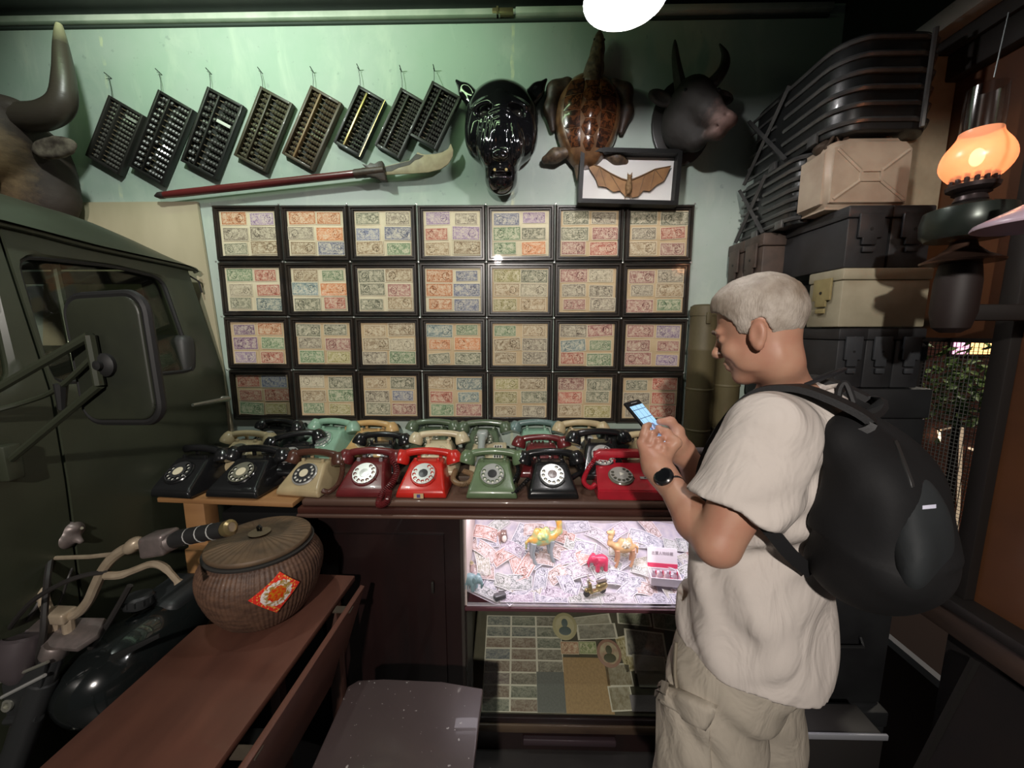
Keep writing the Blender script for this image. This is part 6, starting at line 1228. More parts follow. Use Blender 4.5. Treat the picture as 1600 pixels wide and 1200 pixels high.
# ================================================================ olive canisters on the counter end
ocm = mat('canister_olive', (.105, .085, .038), .6, col2=(.07, .055, .026), scale=10, stretch=(1, 1, .3), bump=.25)
for q, (u, Y, top_, lab) in enumerate(((1096, 1.765, 476, 'olive canister standing on the counter beside the framed notes'), (1137, 1.76, 462, 'olive canister standing under the brown ammunition boxes'))):
    p = at(u, 560, Y=Y); zt = at(u, top_, Y=Y - .02).z - ZT; r = .058; t = thing('olive_canister', lab, 'canister', (p.x, Y, ZT + .001), 'olive canisters')
    MB().lathe([(r * .94, 0), (r, .01), (r, zt * .72), (r * 1.04, zt * .73), (r * 1.04, zt * .745), (r, zt * .755), (r, zt - .05)], 28).build('tube', ocm, t)
    MB().lathe([(r * 1.05, zt - .0495), (r * 1.06, zt - .03), (r * 1.02, zt - .008), (r * .8, zt), (0, zt + .003)], 28).build('cap', ocm, t)
    for z in (.25, .5): MB().lathe([(r, zt * z - .006), (r * 1.035, zt * z - .003), (r * 1.035, zt * z + .003), (r, zt * z + .006)], 28, cap=False).build('band', ocm, t)
    MB().box((-.01, -r * 1.06, zt - .06), (.018, .012, .05), bev=.003).build('buckle', ocm, t)

# ================================================================ oil lamp
Yo = 1.0; po = at(1518, 300, Y=Yo); lamp = thing('oil_lamp', 'lit oil lamp with glass chimney and orange globe on the right wall', 'oil lamp', (po.x, Yo, at(1500, 520, Y=Yo).z)); zl = at(1500, 520, Y=Yo).z
zz = lambda v: at(1515, v, Y=Yo).z - zl
gm = NT('lamp_globe'); gm.set(Base_Color=(.7, .28, .15), Roughness=.3, Alpha=.86, Emission_Color=(1, .34, .15), Emission_Strength=.55)
MB().lathe(smoothpath([(.028, zz(283), 0), (.045, zz(278), 0), (.062, zz(258), 0), (.058, zz(236), 0), (.040, zz(215), 0), (.036, zz(205), 0)], 4) and [(p.x, p.y) for p in smoothpath([(.028, zz(283), 0), (.045, zz(278), 0), (.062, zz(258), 0), (.058, zz(236), 0), (.040, zz(215), 0), (.036, zz(205), 0)], 4)], 28, cap=False).build('globe', gm.m, lamp)
MB().lathe([(.036, zz(205)), (.036, zz(170)), (.034, zz(136))], 28, cap=False).build('chimney', glass('chimney_glass', (.80, .76, .74), refl=.22, rough=.12), lamp)
MB().ball((0, 0, zz(246)), (.013, .013, .020), n=12).build('flame', emis('flame', (1, .62, .30), 9), lamp)
bz = mat('burner_bronze', (.065, .05, .05), .35, .7); MB().lathe([(.030, zz(302)), (.044, zz(296)), (.046, zz(290)), (.034, zz(286)), (.030, zz(282))], 28).build('burner', bz, lamp)
for i in range(14): a = 2 * PI * i / 14; MB().box((.036 * math.cos(a), .036 * math.sin(a), zz(282)), (.008, .008, .022), bev=.002).build('gallery_prong', bz, lamp)
MB().lathe([(.020, zz(322)), (.030, zz(314)), (.026, zz(306)), (.034, zz(303))], 24).build('collar', bz, lamp)
MB().lathe([(.070, zz(374)), (.080, zz(366)), (.083, zz(345)), (.078, zz(328)), (.045, zz(320)), (.02, zz(318))], 32).build('fuel_font', mat('font_green', (.028, .036, .030), .3, .5), lamp)
MB().lathe([(.072, zz(411)), (.073, zz(408)), (.045, zz(398)), (.026, zz(386)), (.022, zz(376)), (.030, zz(373))], 32).build('bell_foot', mat('bell_bronze', (.15, .085, .06), .3, .7), lamp)
MB().lathe([(.018, 0), (.034, .012), (.042, .05), (.042, zz(440)), (.038, zz(420)), (.036, zz(412))], 28).build('pedestal', mat('pedestal_oxblood', (.010, .004, .003), .6), lamp)
MB().span((.0, -.02, .03), (XRW - po.x - .001, .02, .07), bev=.005).build('wall_bracket', dkf, lamp)
MB().tube([(.0, .083, zz(350)), (.01, .10, zz(350))], .008, 8).build('wick_key', bz, lamp)
MB().tube([(.01, 0, zz(136) + .02), (.02, 0, zz(20))], .0015, 5).build('hanging_wire', ironw, lamp)
light('oil_lamp_flame', 'POINT', (po.x, Yo, zl + zz(246)), 2.2, (1, .50, .22), .03)

# ================================================================ pendant lamps
enam = mat('white_enamel', (.80, .80, .80), .35, coat=.4)
Yp = 1.2; p = at(976, 1, Y=Yp); r = .112; pd = thing('pendant_lamp', 'lit white enamel pendant lamp at the top centre', 'pendant lamp', (p.x, Yp, p.z))
MB().lathe([(r, 0), (r * 1.01, .003), (r * .97, .012), (r * .75, .05), (r * .35, .085), (.022, .10), (.022, .15), (.020, .15), (.020, .102), (r * .33, .083), (r * .73, .048), (r * .96, .010), (r, 0)], 40, cap=False).build('shade', enam, pd, 60)
MB().ball((0, 0, .035), .028, n=16).build('bulb', emis('bulb_white', (1, .97, 1), 18), pd); MB().tube([(0, 0, .15), (0, 0, 3.26 - p.z)], .004, 6).build('cord', cab, pd)
MB().lathe([(.012, .055), (.018, .065), (.018, .10)], 12).build('socket', mat('socket_white', (.6, .6, .6), .5), pd)
light('pendant_light', 'POINT', (p.x, Yp, p.z + .014), 27, (1, .96, .95), .03)
Yq = .80; p = at(1628, 352, Y=Yq); r = .092; q = thing('pendant_lamp', 'unlit lilac enamel pendant shade at the right edge', 'pendant lamp', (p.x, Yq, p.z)); lil = mat('lilac_enamel', (.50, .38, .46), .35, coat=.3)
MB().lathe([(r, 0), (r * 1.01, .003), (r * .97, .010), (r * .6, .028), (.024, .045), (.022, .09), (.020, .09), (.020, .046), (r * .58, .026), (r * .96, .008), (r, 0)], 36, cap=False).build('shade', lil, q, 60); MB().tube([(0, 0, .09), (0, 0, 3.26 - p.z)], .004, 6).build('cord', cab, q); MB().lathe([(.016, .02), (.022, .046), (.02, .09)], 12).build('socket', lil, q)
# ================================================================ the visitor
fw_ = Vector((-.72, .69, 0)).normalized(); lf_ = Vector((-fw_.y, fw_.x, 0)); up_ = Vector((0, 0, 1))     # forward, his left, up
hipc = at(1168, 1010, Y=.87)
man = thing('person', 'person in white T-shirt and beige cargo shorts, head bowed over a smartphone', 'person', (hipc.x, hipc.y, 0)); PM_ = T(-hipc.x, -hipc.y, 0)
def sknm():
    t = NT('skin'); c = t.coord(); n = t.noise(c, 14, 4); n2 = t.noise(c, 90, 3); t.set(Base_Color=t.mix(t.ramp(n, .35, .7), (.48, .27, .18), (.44, .20, .135)), Roughness=.48, Subsurface_Weight=.08, Subsurface_Radius=(.01, .004, .002)); t.bump(n2, .12, .001); return t.m
SK = sknm()
tp = lambda v: tuple(v)
# --- head frame
hp_ = R_(17); hf = (fw_ * math.cos(hp_) - up_ * math.sin(hp_)).normalized(); hu = (up_ * math.cos(hp_) + fw_ * math.sin(hp_)).normalized(); hc = at(1190, 512, Y=.805); HS = .84; HM = frame(hc, hf, lf_, hu) @ Matrix.Scale(HS, 4); HR = frame(Vector((0, 0, 0)), hf, lf_, hu)
H = lambda a, b, c: tp(HM @ Vector((a, b, c)))
hr = lambda *r: tuple(q * HS for q in r)
neck = at(1244, 618, Y=.83)
shL = neck + lf_ * .185 + up_ * -.055 + fw_ * .01; shR = neck - lf_ * .185 + up_ * -.055 + fw_ * .02
elL = at(1121, 850, Y=.675); wrL = at(1043, 752, Y=.845)
wrR = at(1078, 722, Y=.985); elR = at(1115, 850, Y=1.0)
chest = at(1222, 730, Y=.85); belly = at(1178, 900, Y=.875)
hipL = hipc + lf_ * .085 + fw_ * .03 + up_ * -.06; hipR = hipc - lf_ * .085 + up_ * -.06
knL = at(1086, 1235, Y=.83); knR = at(1196, 1235, Y=.97); anL = Vector((knL.x + .02, knL.y - .02, .09)); anR = Vector((knR.x + .03, knR.y - .02, .09))
BB = MB  # keep the name short for meshes below
RB = frame(Vector((0, 0, 0)), lf_, -fw_, up_).to_3x3().to_4x4()       # local x left, y back, z up
c = Clay((.05, .48, 0.), (1.0, 1.30, 2.0), .004)
c.ell(H(-.004, 0, .036), hr(.094, .077, .088), HR, k=.02); c.ell(H(.034, 0, -.040), hr(.060, .056, .086), HR, k=.02)
c.ell(H(.066, 0, -.108), hr(.022, .026, .019), HR, k=.022); c.ell(H(.084, 0, .014), hr(.014, .050, .012), HR, k=.016)
for s in (-1, 1):
    c.ell(H(.010, s * .048, -.070), hr(.045, .011, .026), HR, k=.025); c.ell(H(.070, s * .042, -.036), hr(.016, .016, .016), HR, k=.02)
    c.ell(H(.098, s * .033, -.006), hr(.012, .019, .009), HR, k=.010, sub=True); c.ell(H(.080, s * .033, -.007), hr(.011, .015, .010), HR, k=.004)
    c.ell(H(-.006, s * .080, -.018), hr(.019, .009, .033), HR @ roty(-.25), k=.008); c.ell(H(-.003, s * .090, -.014), hr(.010, .006, .021), HR @ roty(-.25), k=.004, sub=True); c.ell(H(-.002, s * .080, -.046), hr(.009, .007, .010), HR, k=.006)
    c.ell(H(.104, s * .012, -.044), hr(.009, .008, .007), HR, k=.006)
c.cone(H(.090, 0, .002), H(.114, 0, -.034), .008 * HS, .010 * HS, k=.014); c.ell(H(.113, 0, -.039), hr(.009, .009, .0085), HR, k=.008)
c.ell(H(.092, 0, -.067), hr(.010, .023, .007), HR, k=.008); c.ell(H(.089, 0, -.080), hr(.010, .020, .007), HR, k=.008); c.cone(H(.104, -.018, -.073), H(.104, .018, -.073), .0026, k=.004, sub=True)
c.chain([H(-.018, 0, -.03), H(-.014, 0, -.09), tp(neck + fw_ * .015)], [.048, .042, .047], .015)
# trunk under the clothes
c.ell(tp(chest), (.165, .10, .19), RB, k=.05); c.ell(tp(belly), (.15, .12, .17), RB, k=.05); c.ell(tp(hipc + up_ * -.02), (.155, .115, .12), RB, k=.05); c.cone(tp(shL), tp(shR), .055, .055, k=.05)
# arms
faL = elL.lerp(wrL, .38) + up_ * -.008
c.chain([tp(shL), tp(shL.lerp(elL, .5)), tp(elL)], [.054, .050, .040], .012); c.chain([tp(elL), tp(faL), tp(wrL)], [.038, .040, .0262], .012)
c.chain([tp(shR), tp(elR), tp(elR.lerp(wrR, .4)), tp(wrR)], [.054, .043, .043, .026], .03)
# smartphone frame
ph = at(1016, 664, Y=.945); pw = Vector((.69, .72, 0)).normalized(); pn = Vector((.47, -.50, .72)); pn = (pn - pw * pn.dot(pw)).normalized(); pu = pn.cross(pw).normalized(); PH = frame(ph, pw, pu, pn)
Pp = lambda x, y, z: tp(PH @ Vector((x, y, z)))
# left hand: palm behind the lower left of the phone, fingers wrap the left edge and back, thumb lies over the glass
kn0 = Vector(Pp(-.050, -.050, -.030)); pal = wrL.lerp(kn0, .55)
c.chain([tp(wrL), tp(wrL.lerp(pal, .6)), tp(pal)], [.027, .029, .031], .02); side = (pw.cross((kn0 - wrL).normalized())).normalized()
for q, (y0, ln, r) in enumerate(((-.012, .0, .0092), (-.034, .003, .0095), (-.055, .001, .0090), (-.073, -.004, .0080))):
    k_0 = Vector(Pp(-.047 - .004 * abs(q - 1), y0 - .016, -.022 - .005 * q)); c.cone(tp(pal), tp(k_0), .024, .013, k=.016)
    a1 = Vector(Pp(-.049, y0 - .002, -.004)); a2 = Vector(Pp(-.043, y0 + .008, .009 + .001 * q)); a3 = Vector(Pp(-.028 + ln, y0 + .010, .0125))
    c.chain([tp(k_0), tp(a1), tp(a2), tp(a3)], [.0105, r, r * .92, r * .8], .005)
th0 = pal + (Vector(Pp(.0, -.07, .02)) - pal) * .35; c.chain([tp(pal), tp(th0), Pp(-.010, -.070, .026), Pp(-.006, -.040, .022), Pp(-.002, -.018, .0125)], [.024, .019, .013, .0108, .0085], .010)
# right hand: behind the right edge, index finger and thumb at the glass
pr = Vector(Pp(.062, -.062, -.012)); c.chain([tp(wrR), tp(wrR.lerp(pr, .5)), tp(pr)], [.027, .031, .032], .02)
for q, y0 in enumerate((-.004, -.026, -.046, -.064)):
    k_0 = Vector(Pp(.062 + .003 * q, y0 - .012, -.020)); c.cone(tp(pr), tp(k_0), .024, .013, k=.016); c.chain([tp(k_0), Pp(.052, y0 + .004, -.024), Pp(.034, y0 + .012, -.019), Pp(.014, y0 + .014, -.0165)], [.0105, .0092, .0088, .0076], .005)
c.chain([tp(pr), Pp(.062, -.046, .018), Pp(.048, -.018, .026), Pp(.026, -.004, .0125)], [.024, .0135, .0108, .0086], .010)
# legs and feet
for h_, k_, a_ in ((hipL, knL, anL), (hipR, knR, anR)):
    c.chain([tp(h_), tp(k_), tp(k_.lerp(a_, .35) - fw_ * .015), tp(a_)], [.085, .056, .056, .038], .04); c.chain([tp(a_), tp(a_ + fw_ * .06 - up_ * .04), tp(a_ + fw_ * .15 - up_ * .058)], [.040, .038, .030], .03)
c.build('body', SK, man, PM_)
# eye, brow
for s in (-1, 1):
    MB().ball((0, 0, 0), (.0085, .0125, .0085), HM @ T(.0835, s * .033, -.007), n=12).build('eye', mat('eye_dark', (.10, .08, .07), .25), man, M=PM_)
    MB().tube([Vector(H(.099, s * .012, .012)), Vector(H(.098, s * .032, .018)), Vector(H(.086, s * .052, .013))], [.003, .0042, .002], 6).build('eyebrow', mat('brow_hair', (.16, .11, .08), .8), man, M=PM_)
# hair
hh = Clay(tp(hc - Vector((.16, .16, .16))), tp(hc + Vector((.16, .16, .17))), .0033); hh.ell(H(-.004, 0, .038), hr(.1005, .0825, .0935), HR, k=.0); hh.ell(H(.045, 0, .085), hr(.045, .05, .035), HR, k=.03)
IV = np.array(HM.inverted())
def hl_(x, y, z):
    a = IV[0][0] * x + IV[0][1] * y + IV[0][2] * z + IV[0][3]; b_ = IV[1][0] * x + IV[1][1] * y + IV[1][2] * z + IV[1][3]; q = IV[2][0] * x + IV[2][1] * y + IV[2][2] * z + IV[2][3]
    g = np.interp(a, [-.12, -.09, -.06, -.035, -.025, .0, .010, .016, .034, .040, .055, .09, .12], [-.072, -.072, -.066, -.046, .014, .018, -.008, -.012, -.008, .030, .048, .066, .075]); return (g - q + .003 * np.sin(a * 150 + b_ * 60)) * HS
sl_, gg = hh.blk([-9] * 3, [9] * 3); hh.F = np.maximum(hh.F, hl_(*gg).astype(np.float32)); hh.disp(lambda x, y, z: .0016 * wob(x, y, z, 12, 10, 480) + .0022 * wob(x, y, z, 3, 6, 130))
hmn = NT('grey_hair'); co = hmn.coord(); n1 = hmn.noise(hmn.mapv(co, (1, 1, .5)), 60, 4, .7); n2 = hmn.noise(co, 11, 3); hmn.set(Base_Color=hmn.mix(hmn.ramp(n2, .4, .65), hmn.mix(n1, (.62, .56, .49), (.36, .31, .26)), hmn.mix(n1, (.30, .24, .18), (.16, .12, .09))), Roughness=.6); hmn.bump(hmn.noise(hmn.mapv(co, (1, 1, .35)), 260, 3), .7, .003); hh.build('hair', hmn.m, man, PM_)
# T-shirt
ts = Clay((.10, .48, .90), (.98, 1.26, 1.80), .0065)
ts.ell(tp(chest + fw_ * .0), (.195, .135, .185), RB, k=.06); ts.cone(tp(shL - lf_ * .01), tp(shR + lf_ * .01), .072, .072, k=.05); ts.ell(tp(neck - up_ * .06 - fw_ * .02), (.13, .10, .07), RB, k=.05)
ts.ell(tp(belly), (.185, .152, .20), RB, k=.07); ts.ell(tp(hipc + up_ * .02), (.190, .158, .16), RB, k=.07); ts.cone(tp(belly), tp(hipc - fw_ * .012 - up_ * .05), .135, .150, k=.05)
slL = shL.lerp(elL, .46); slR = shR.lerp(elR, .62); ts.chain([tp(shL), tp(shL.lerp(elL, .35)), tp(slL.lerp(elL, .45))], [.068, .072, .084], .04); ts.chain([tp(shR), tp(slR.lerp(elR, .35))], [.072, .078], .04)
# open hem of sleeves, neckline, bottom hem
for s_, e_ in ((slL, elL), (slR, elR)): d_ = (e_ - s_).normalized(); ts.box(tp(s_ + d_ * .17), (.13, .13, .12), along(s_, e_).to_3x3().to_4x4(), rnd=.004, k=.004, sub=True); ts.cone(tp(s_ + d_ * .055), tp(s_ + d_ * .2), .060, .064, k=.008, sub=True)
ts.ell(tp(neck + up_ * .04 + fw_ * .035), (.068, .078, .062), RB, k=.012, sub=True)
hfp, hbp = at(1056, 940, Y=.97), at(1278, 1052, Y=.78); hd = (hbp - hfp); hn = hd.cross(lf_).normalized(); hn = hn if hn.z < 0 else -hn; off = hn.dot(hfp)
sl_, gg = ts.blk([-9] * 3, [9] * 3); ts.F = np.maximum(ts.F, (hn.x * gg[0] + hn.y * gg[1] + hn.z * gg[2] - off).astype(np.float32))
def wr_(x, y, z):
    u = (x - chest.x) * lf_.x + (y - chest.y) * lf_.y; v = (x - chest.x) * fw_.x + (y - chest.y) * fw_.y; w_ = z - chest.z
    a = .0075 * np.sin(70 * w_ + 34 * v + 2.2 * wob(x, y, z, 5, 5, 16)) * np.exp(-((w_ + .10) / .13) ** 2) + .0085 * np.sin(46 * v - 24 * w_ + 2.5 * wob(x, y, z, 7, 5, 13)) * np.exp(-((w_ + .30) / .14) ** 2)
    return a + .0065 * wob(x, y, z, 21, 7, 38) + .003 * np.sin(80 * u + 60 * w_ + 2 * wob(x, y, z, 9, 4, 20)) * np.exp(-((u - .2) / .07) ** 2)
ts.disp(wr_)
def cloth(name, c1, c2, sc_, dist):
    t = NT(name); co = t.coord(); n = t.noise(t.mapv(co, (1, 1, .55), rot=(.5, .4, .3)), sc_, 3, .5, 1.5); f = t.noise(co, 300, 2)
    hgt = t.M('ADD', n, t.M('MULTIPLY', f, .02))
    t.set(Base_Color=t.mix(t.noise(co, 5), c1, c2), Roughness=.85, Specular_IOR_Level=.2); t.bump(hgt, .40, dist); return t.m
tsm = cloth('tshirt_cotton', (.62, .565, .52), (.57, .515, .47), 9, .035); tsh = ts.build('t_shirt', tsm, man, PM_)
# hem roll and sleeve seam
cr = neck + up_ * -.004 + fw_ * .0; MB().tube([cr + lf_ * (.080 * math.cos(q)) + fw_ * (.078 * math.sin(q)) + up_ * (-.030 * math.sin(q)) for q in [2 * PI * i / 40 for i in range(40)]], .008, 7, close=True).build('collar', tsm, tsh)
# shorts
so_ = Clay((.10, .50, .52), (.98, 1.28, 1.30), .0065); so_.ell(tp(hipc + up_ * .02), (.172, .138, .14), RB, k=.06)
hlL = knL + up_ * -.02; hlR = knR + up_ * -.02
so_.chain([tp(hipL + up_ * .02), tp(hipL.lerp(hlL, .5)), tp(hlL)], [.118, .108, .104], .05); so_.chain([tp(hipR + up_ * .02), tp(hipR.lerp(hlR, .5)), tp(hlR)], [.112, .102, .096], .05)
for k_ in (hlL, hlR): so_.cone(tp(k_ - up_ * .055), tp(k_ - up_ * .2), .10, .11, k=.006, sub=True); so_.cone(tp(k_), tp(k_ - up_ * .15), .082, .085, k=.008, sub=True)
so_.disp(lambda x, y, z: .009 * wob(x, y, z, 31, 7, 30) + .007 * np.sin(52 * z + 40 * (x - y) + 2.4 * wob(x, y, z, 4, 5, 14)) * np.exp(-((z - hipc.z + .12) / .10) ** 2))
shm = cloth('shorts_cotton', (.42, .375, .31), (.37, .33, .27), 11, .035); shr = so_.build('shorts', shm, man, PM_)
from mathutils.bvhtree import BVHTree
def bvh(o): me = o.data; return BVHTree.FromPolygons([v.co.copy() for v in me.vertices], [tuple(p.vertices) for p in me.polygons])
def hit(tree, u, v):
    o = Vector((0, 0, CZ)); d = (at(u, v, Y=1.) - o).normalized(); l, n, i, dd = tree.ray_cast(o, d); return (l, n) if l is not None else (o + d * .95, -d)
def patch(tree, cor, th, n=10, sink=.006):
    """cloth patch lying on a surface, corners given clockwise from upper left"""
    N = 0; pts = []
    for j in range(n + 1):
        for i in range(n + 1):
            a, b = i / n, j / n; u = (cor[0][0] * (1 - a) + cor[1][0] * a) * (1 - b) + (cor[3][0] * (1 - a) + cor[2][0] * a) * b; v = (cor[0][1] * (1 - a) + cor[1][1] * a) * (1 - b) + (cor[3][1] * (1 - a) + cor[2][1] * a) * b
            l, nn = hit(tree, u, v); e = min(a, 1 - a, b, 1 - b); pts.append((l, nn, th * (.55 + .45 * min(1, e * 8))))
    vs = [l + nn * t_ for l, nn, t_ in pts] + [l - nn * sink for l, nn, t_ in pts]; m = len(pts); w_ = n + 1
    fs = [(j * w_ + i, j * w_ + i + 1, (j + 1) * w_ + i + 1, (j + 1) * w_ + i) for j in range(n) for i in range(n)]; fs += [tuple(m + k for k in f[::-1]) for f in fs]
    ed = [i for i in range(n)] ; br = [(i, i + 1) for i in range(n)] + [(i * w_ + n, (i + 1) * w_ + n) for i in range(n)] + [(n * w_ + i + 1, n * w_ + i) for i in reversed(range(n))] + [((i + 1) * w_, i * w_) for i in reversed(range(n))]
    fs += [(q, p, m + p, m + q) for p, q in br]; return MB().add(vs, fs)
stree = bvh(shr)
pkc = patch(stree, [(1030, 1082), (1108, 1118), (1112, 1205), (1030, 1205)], .016).build('cargo_pocket', shm, shr, 60); patch(stree, [(1034, 1062), (1122, 1102), (1104, 1136), (1030, 1092)], .024).build('pocket_flap', shm, pkc, 60)
slit0 = at(1058, 965, Y=.80); MB().tube(smoothpath([hipL + fw_ * .085 + lf_ * .075 + up_ * .10, hipL + fw_ * .075 + lf_ * .095 + up_ * .03, hipL + fw_ * .055 + lf_ * .108 - up_ * .02], 4), .004, 6).build('pocket_seam', mat('seam_dark', (.22, .19, .14), .8), shr)  # seam in a darker beige than the shorts
# shoes
for a_ in (anL, anR): q = Clay(tp(a_ - Vector((.25, .25, .1))), tp(a_ + Vector((.25, .25, .1))), .006); q.chain([tp(a_ - fw_ * .03 - up_ * .04), tp(a_ + fw_ * .06 - up_ * .045), tp(a_ + fw_ * .17 - up_ * .055)], [.048, .046, .036], .03); q.box((a_.x + fw_.x * .06, a_.y + fw_.y * .06, -.05), (.4, .4, .05), rnd=0, k=.004, sub=True); q.build('shoe', mat('shoe_grey', (.12, .12, .13), .6), man, PM_)
# lanyard round the neck
ln_ = [neck + up_ * .006 + (lf_ * math.cos(q) * .072 + fw_ * math.sin(q) * .074 + up_ * (.014 - .042 * math.sin(q))) for q in [R_(a) for a in range(160, 385, 12)]]
MB().tube(ln_, .0042, 6).build('lanyard', mat('lanyard_black', (.010, .010, .012), .6), man, M=PM_)
# watch and ring
wt = thing('wrist_watch', 'black wrist watch on the raised left wrist', 'watch', wrL); wd_ = (wrL - elL).normalized(); out_ = (Vector((0, 0, CZ)) - wrL); out_ = (out_ - wd_ * out_.dot(wd_)).normalized(); out_ = (out_ + up_.cross(wd_) * .0).normalized(); WT = frame(Vector((0, 0, 0)), wd_.cross(out_).normalized(), wd_, out_) 
wo = -wd_ * .012
MB().lathe([(.0275, -.011), (.0300, -.011), (.0300, .011), (.0275, .011), (.0275, -.011)], 32, T(*wo) @ frame(Vector((0, 0, 0)), WT.col[0][:3], WT.col[2][:3], [-v for v in WT.col[1][:3]]), cap=False).build('strap', mat('watch_rubber', (.010, .010, .011), .5), wt)
cs = MB().lathe([(.0195, 0), (.022, .003), (.022, .009), (.019, .0115), (0, .012)], 28, T(*wo) @ WT @ T(0, 0, .0275)).build('case', mat('watch_case', (.012, .012, .014), .25, coat=.5), wt); MB().lathe([(.0165, .0121), (.0165, .0127), (0, .0127)], 28, T(*wo) @ WT @ T(0, 0, .0275)).build('face', mat('watch_face', (.006, .006, .008), .1), cs)
rg0, rg1 = Vector(Pp(-.0505, -.058, -.012)), Vector(Pp(-.049, -.055, -.002)); rgo = tag(MB().lathe([(.0094, -.003), (.0112, -.003), (.0112, .003), (.0094, .003), (.0094, -.003)], 20, along(rg0, rg1), cap=False).build('finger_ring', mat('gold', (.75, .52, .2), .25, 1.)), 'gold ring on a finger of the hand holding the smartphone', 'ring')
# smartphone
sp_ = thing('smartphone', 'smartphone with a glowing blue-white screen held in both hands', 'smartphone', PH)
MB().box((0, 0, 0), (.073, .152, .009), bev=.003, seg=3).build('phone_body', mat('phone_black', (.012, .012, .014), .3), sp_)
sc_m = NT('phone_screen'); uv = sc_m.coord('UV'); u, v, _ = sc_m.sep(uv)
gv = sc_m.M('LESS_THAN', sc_m.M('ABSOLUTE', sc_m.M('SUBTRACT', sc_m.M('FRACT', sc_m.M('ADD', sc_m.M('MULTIPLY', u, 3.), .2)), .5)), .03); gh = sc_m.M('LESS_THAN', sc_m.M('ABSOLUTE', sc_m.M('SUBTRACT', sc_m.M('FRACT', sc_m.M('MULTIPLY', v, 5.)), .5)), .035); top_ = sc_m.M('GREATER_THAN', v, .55)
ncol = sc_m.mix(sc_m.ramp(sc_m.noise(uv, 5, 3, .6, 1.), .46, .54), (.35, .62, .95), (.10, .16, .28)); ncol = sc_m.mix(sc_m.M('MULTIPLY', sc_m.ramp(sc_m.noise(uv, 9, 2), .60, .63), .8), ncol, (.95, .45, .60))
ccol = sc_m.mix(top_, ncol, (.42, .72, 1.)); ccol = sc_m.mix(sc_m.M('MULTIPLY', top_, sc_m.M('MAXIMUM', gv, gh)), ccol, (.05, .10, .18)); ccol = sc_m.mix(sc_m.M('LESS_THAN', v, .22), ccol, (.55, .78, 1.)); sc_m.set(Base_Color=(.02, .02, .02), Roughness=.15, Emission_Color=ccol, Emission_Strength=1.1)
sc_o = inst('screen', note_mesh(), sc_m.m, sp_, T(0, -.004, .0045) @ Matrix.Diagonal((.066, .128, .5, 1))); MB().box((0, .068, .0048), (.03, .003, .0006)).build('speaker_slot', mat('slot_grey', (.2, .2, .2), .5), sp_)
MB().box((.022, .055, -.006), (.022, .030, .004), bev=.0015).build('camera_bump', mat('phone_black', (.012, .012, .014), .3), sp_)

# ================================================================ backpack
bc_ = at(1385, 775, Y=.665); bp_ = thing('backpack', 'black fabric backpack hanging from the shoulders of the white T-shirt', 'backpack', bc_); BPM = T(-bc_.x, -bc_.y, -bc_.z)
bkm = mat('pack_fabric', (.009, .009, .0095), .72, col2=(.014, .014, .015), scale=7, bump=.12, bscale=200, spec=.25); bkg = mat('pack_front', (.030, .034, .036), .7, col2=(.020, .023, .025), scale=6, bump=.1, bscale=200, spec=.3)
k = Clay(tp(bc_ - Vector((.34, .34, .34))), tp(bc_ + Vector((.34, .34, .34))), .0065)
back = chest - fw_ * .14
P1 = at(1318, 682, Y=.725); P2 = at(1345, 775, Y=.71); P3 = at(1350, 868, Y=.71); P4 = at(1388, 800, Y=.645); P5 = at(1395, 862, Y=.64); P6 = at(1362, 738, Y=.68)
k.ell(tp(P1), (.095, .050, .058), RB, k=.05); k.ell(tp(P2), (.140, .085, .13), RB, k=.06); k.ell(tp(P3), (.145, .092, .075), RB, k=.06); k.ell(tp(P4), (.115, .058, .09), RB, k=.06); k.ell(tp(P5), (.125, .070, .065), RB, k=.05); k.ell(tp(P6), (.10, .042, .06), RB, k=.05)
k.ell(tp(chest), (.19, .138, .20), RB, k=.01, sub=True); k.ell(tp(belly), (.18, .155, .21), RB, k=.01, sub=True)
k.disp(lambda x, y, z: .006 * np.sin(38 * (x * lf_.x + y * lf_.y) + 26 * z + 2 * wob(x, y, z, 6, 5, 12)) * (z > P2.z - .05) + .009 * wob(x, y, z, 15, 7, 26)); pbo = k.build('pack_body', bkm, bp_, BPM)
k = Clay(tp(bc_ - Vector((.34, .34, .34))), tp(bc_ + Vector((.34, .36, .34))), .0065); q0, q1 = at(1418, 795, Y=.615), at(1424, 852, Y=.61); k.ell(tp(q0), (.078, .030, .062), RB, k=.04); k.ell(tp(q1), (.108, .040, .075), RB, k=.05); k.disp(lambda x, y, z: .004 * np.sin(60 * (x * lf_.x + y * lf_.y) + 2 * wob(x, y, z, 6, 5, 15)) + .004 * wob(x, y, z, 25, 7, 30)); fpk = k.build('front_pocket', bkg, bp_, BPM)
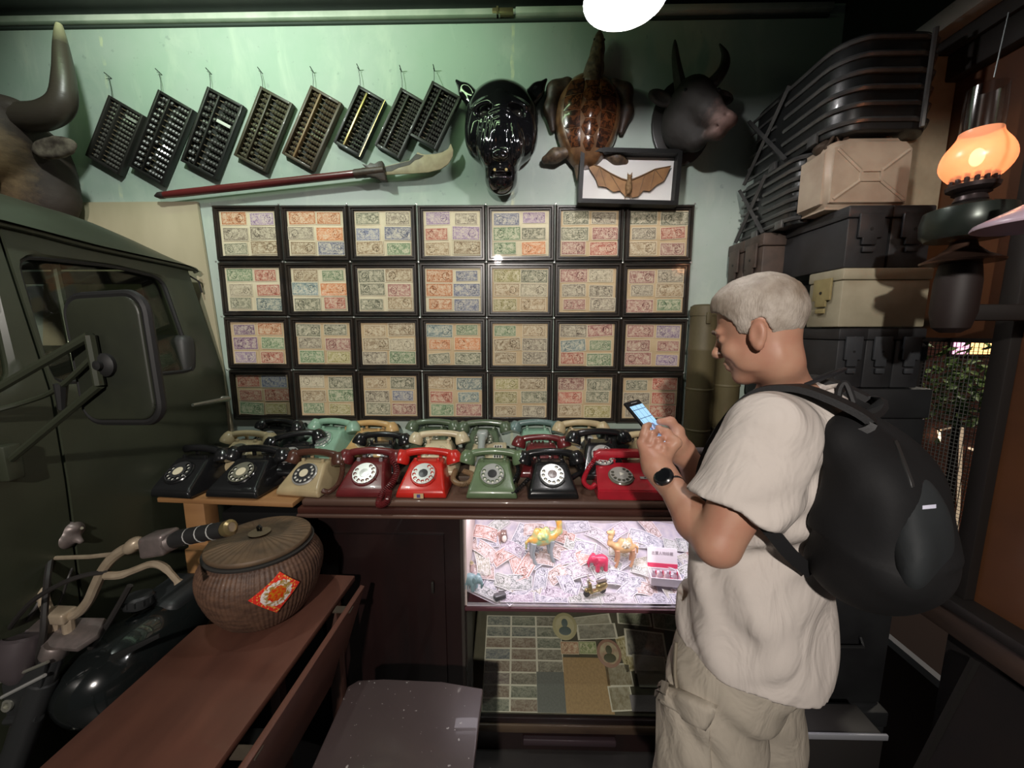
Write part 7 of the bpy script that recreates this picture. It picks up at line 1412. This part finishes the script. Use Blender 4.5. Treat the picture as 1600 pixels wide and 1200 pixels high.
def ribbon(pts, wdir, w, th):
    P = smoothpath(pts, 6); b = MB(); vs = []; n_ = len(P)
    for i, p in enumerate(P):
        d = (P[min(i + 1, n_ - 1)] - P[max(i - 1, 0)]).normalized(); a = (Vector(wdir) - d * d.dot(Vector(wdir))).normalized(); n = d.cross(a)
        vs += [p + a * w / 2 + n * th / 2, p - a * w / 2 + n * th / 2, p - a * w / 2 - n * th / 2, p + a * w / 2 - n * th / 2]
    fs = [(4 * i + k, 4 * i + (k + 1) % 4, 4 * i + 4 + (k + 1) % 4, 4 * i + 4 + k) for i in range(n_ - 1) for k in range(4)] + [(3, 2, 1, 0), tuple(4 * (n_ - 1) + k for k in range(4))]; return b.add(vs, fs)
stm = mat('strap_webbing', (.012, .012, .013), .6, bump=.2, scale=90)
def over(s, ups): return neck + lf_ * s + ups[0] * fw_ + ups[1] * up_
for s in (1, -1):
    x_ = .105 * s; sp0 = P1 + lf_ * .05 * s + up_ * .02 - fw_ * .01
    pts = [sp0, over(x_ * .95, (-.125, -.020)), over(x_, (-.075, .012)), over(x_, (-.010, .030)), over(x_, (.055, .012)), over(x_ * 1.05, (.105, -.06)), over(x_ * 1.15, (.135, -.15)), over(x_ * 1.35, (.135, -.24))]
    ribbon([BPM @ p for p in pts], tp(lf_), .055, .012).build('shoulder_strap', stm, bp_, 40)
low0 = at(1252, 880, Y=.69); ribbon([BPM @ p for p in (at(1268, 895, Y=.70), at(1235, 866, Y=.685), at(1205, 830, Y=.682), at(1178, 800, Y=.69), at(1160, 775, Y=.74))], tp(up_ + lf_ * .3), .026, .004).build('adjuster_strap', stm, bp_, 40)
MB().tube(smoothpath([BPM @ p for p in (at(1308, 632, Y=.74), at(1312, 606, Y=.74), at(1322, 600, Y=.735), at(1334, 630, Y=.72))], 5), .006, 7).build('top_handle', stm, bp_)
ft = bvh(fpk); patch(ft, [(1441, 790), (1462, 788), (1462, 794), (1441, 796)], .0012, 4, .002).build('logo_patch', mat('logo_white', (.7, .7, .85), .5), fpk)
pt = bvh(pbo); patch(pt, [(1396, 690), (1401, 688), (1428, 760), (1423, 762)], .003, 10, .002).build('zip', mat('zip_dark', (.03, .03, .03), .4), pbo, 60)
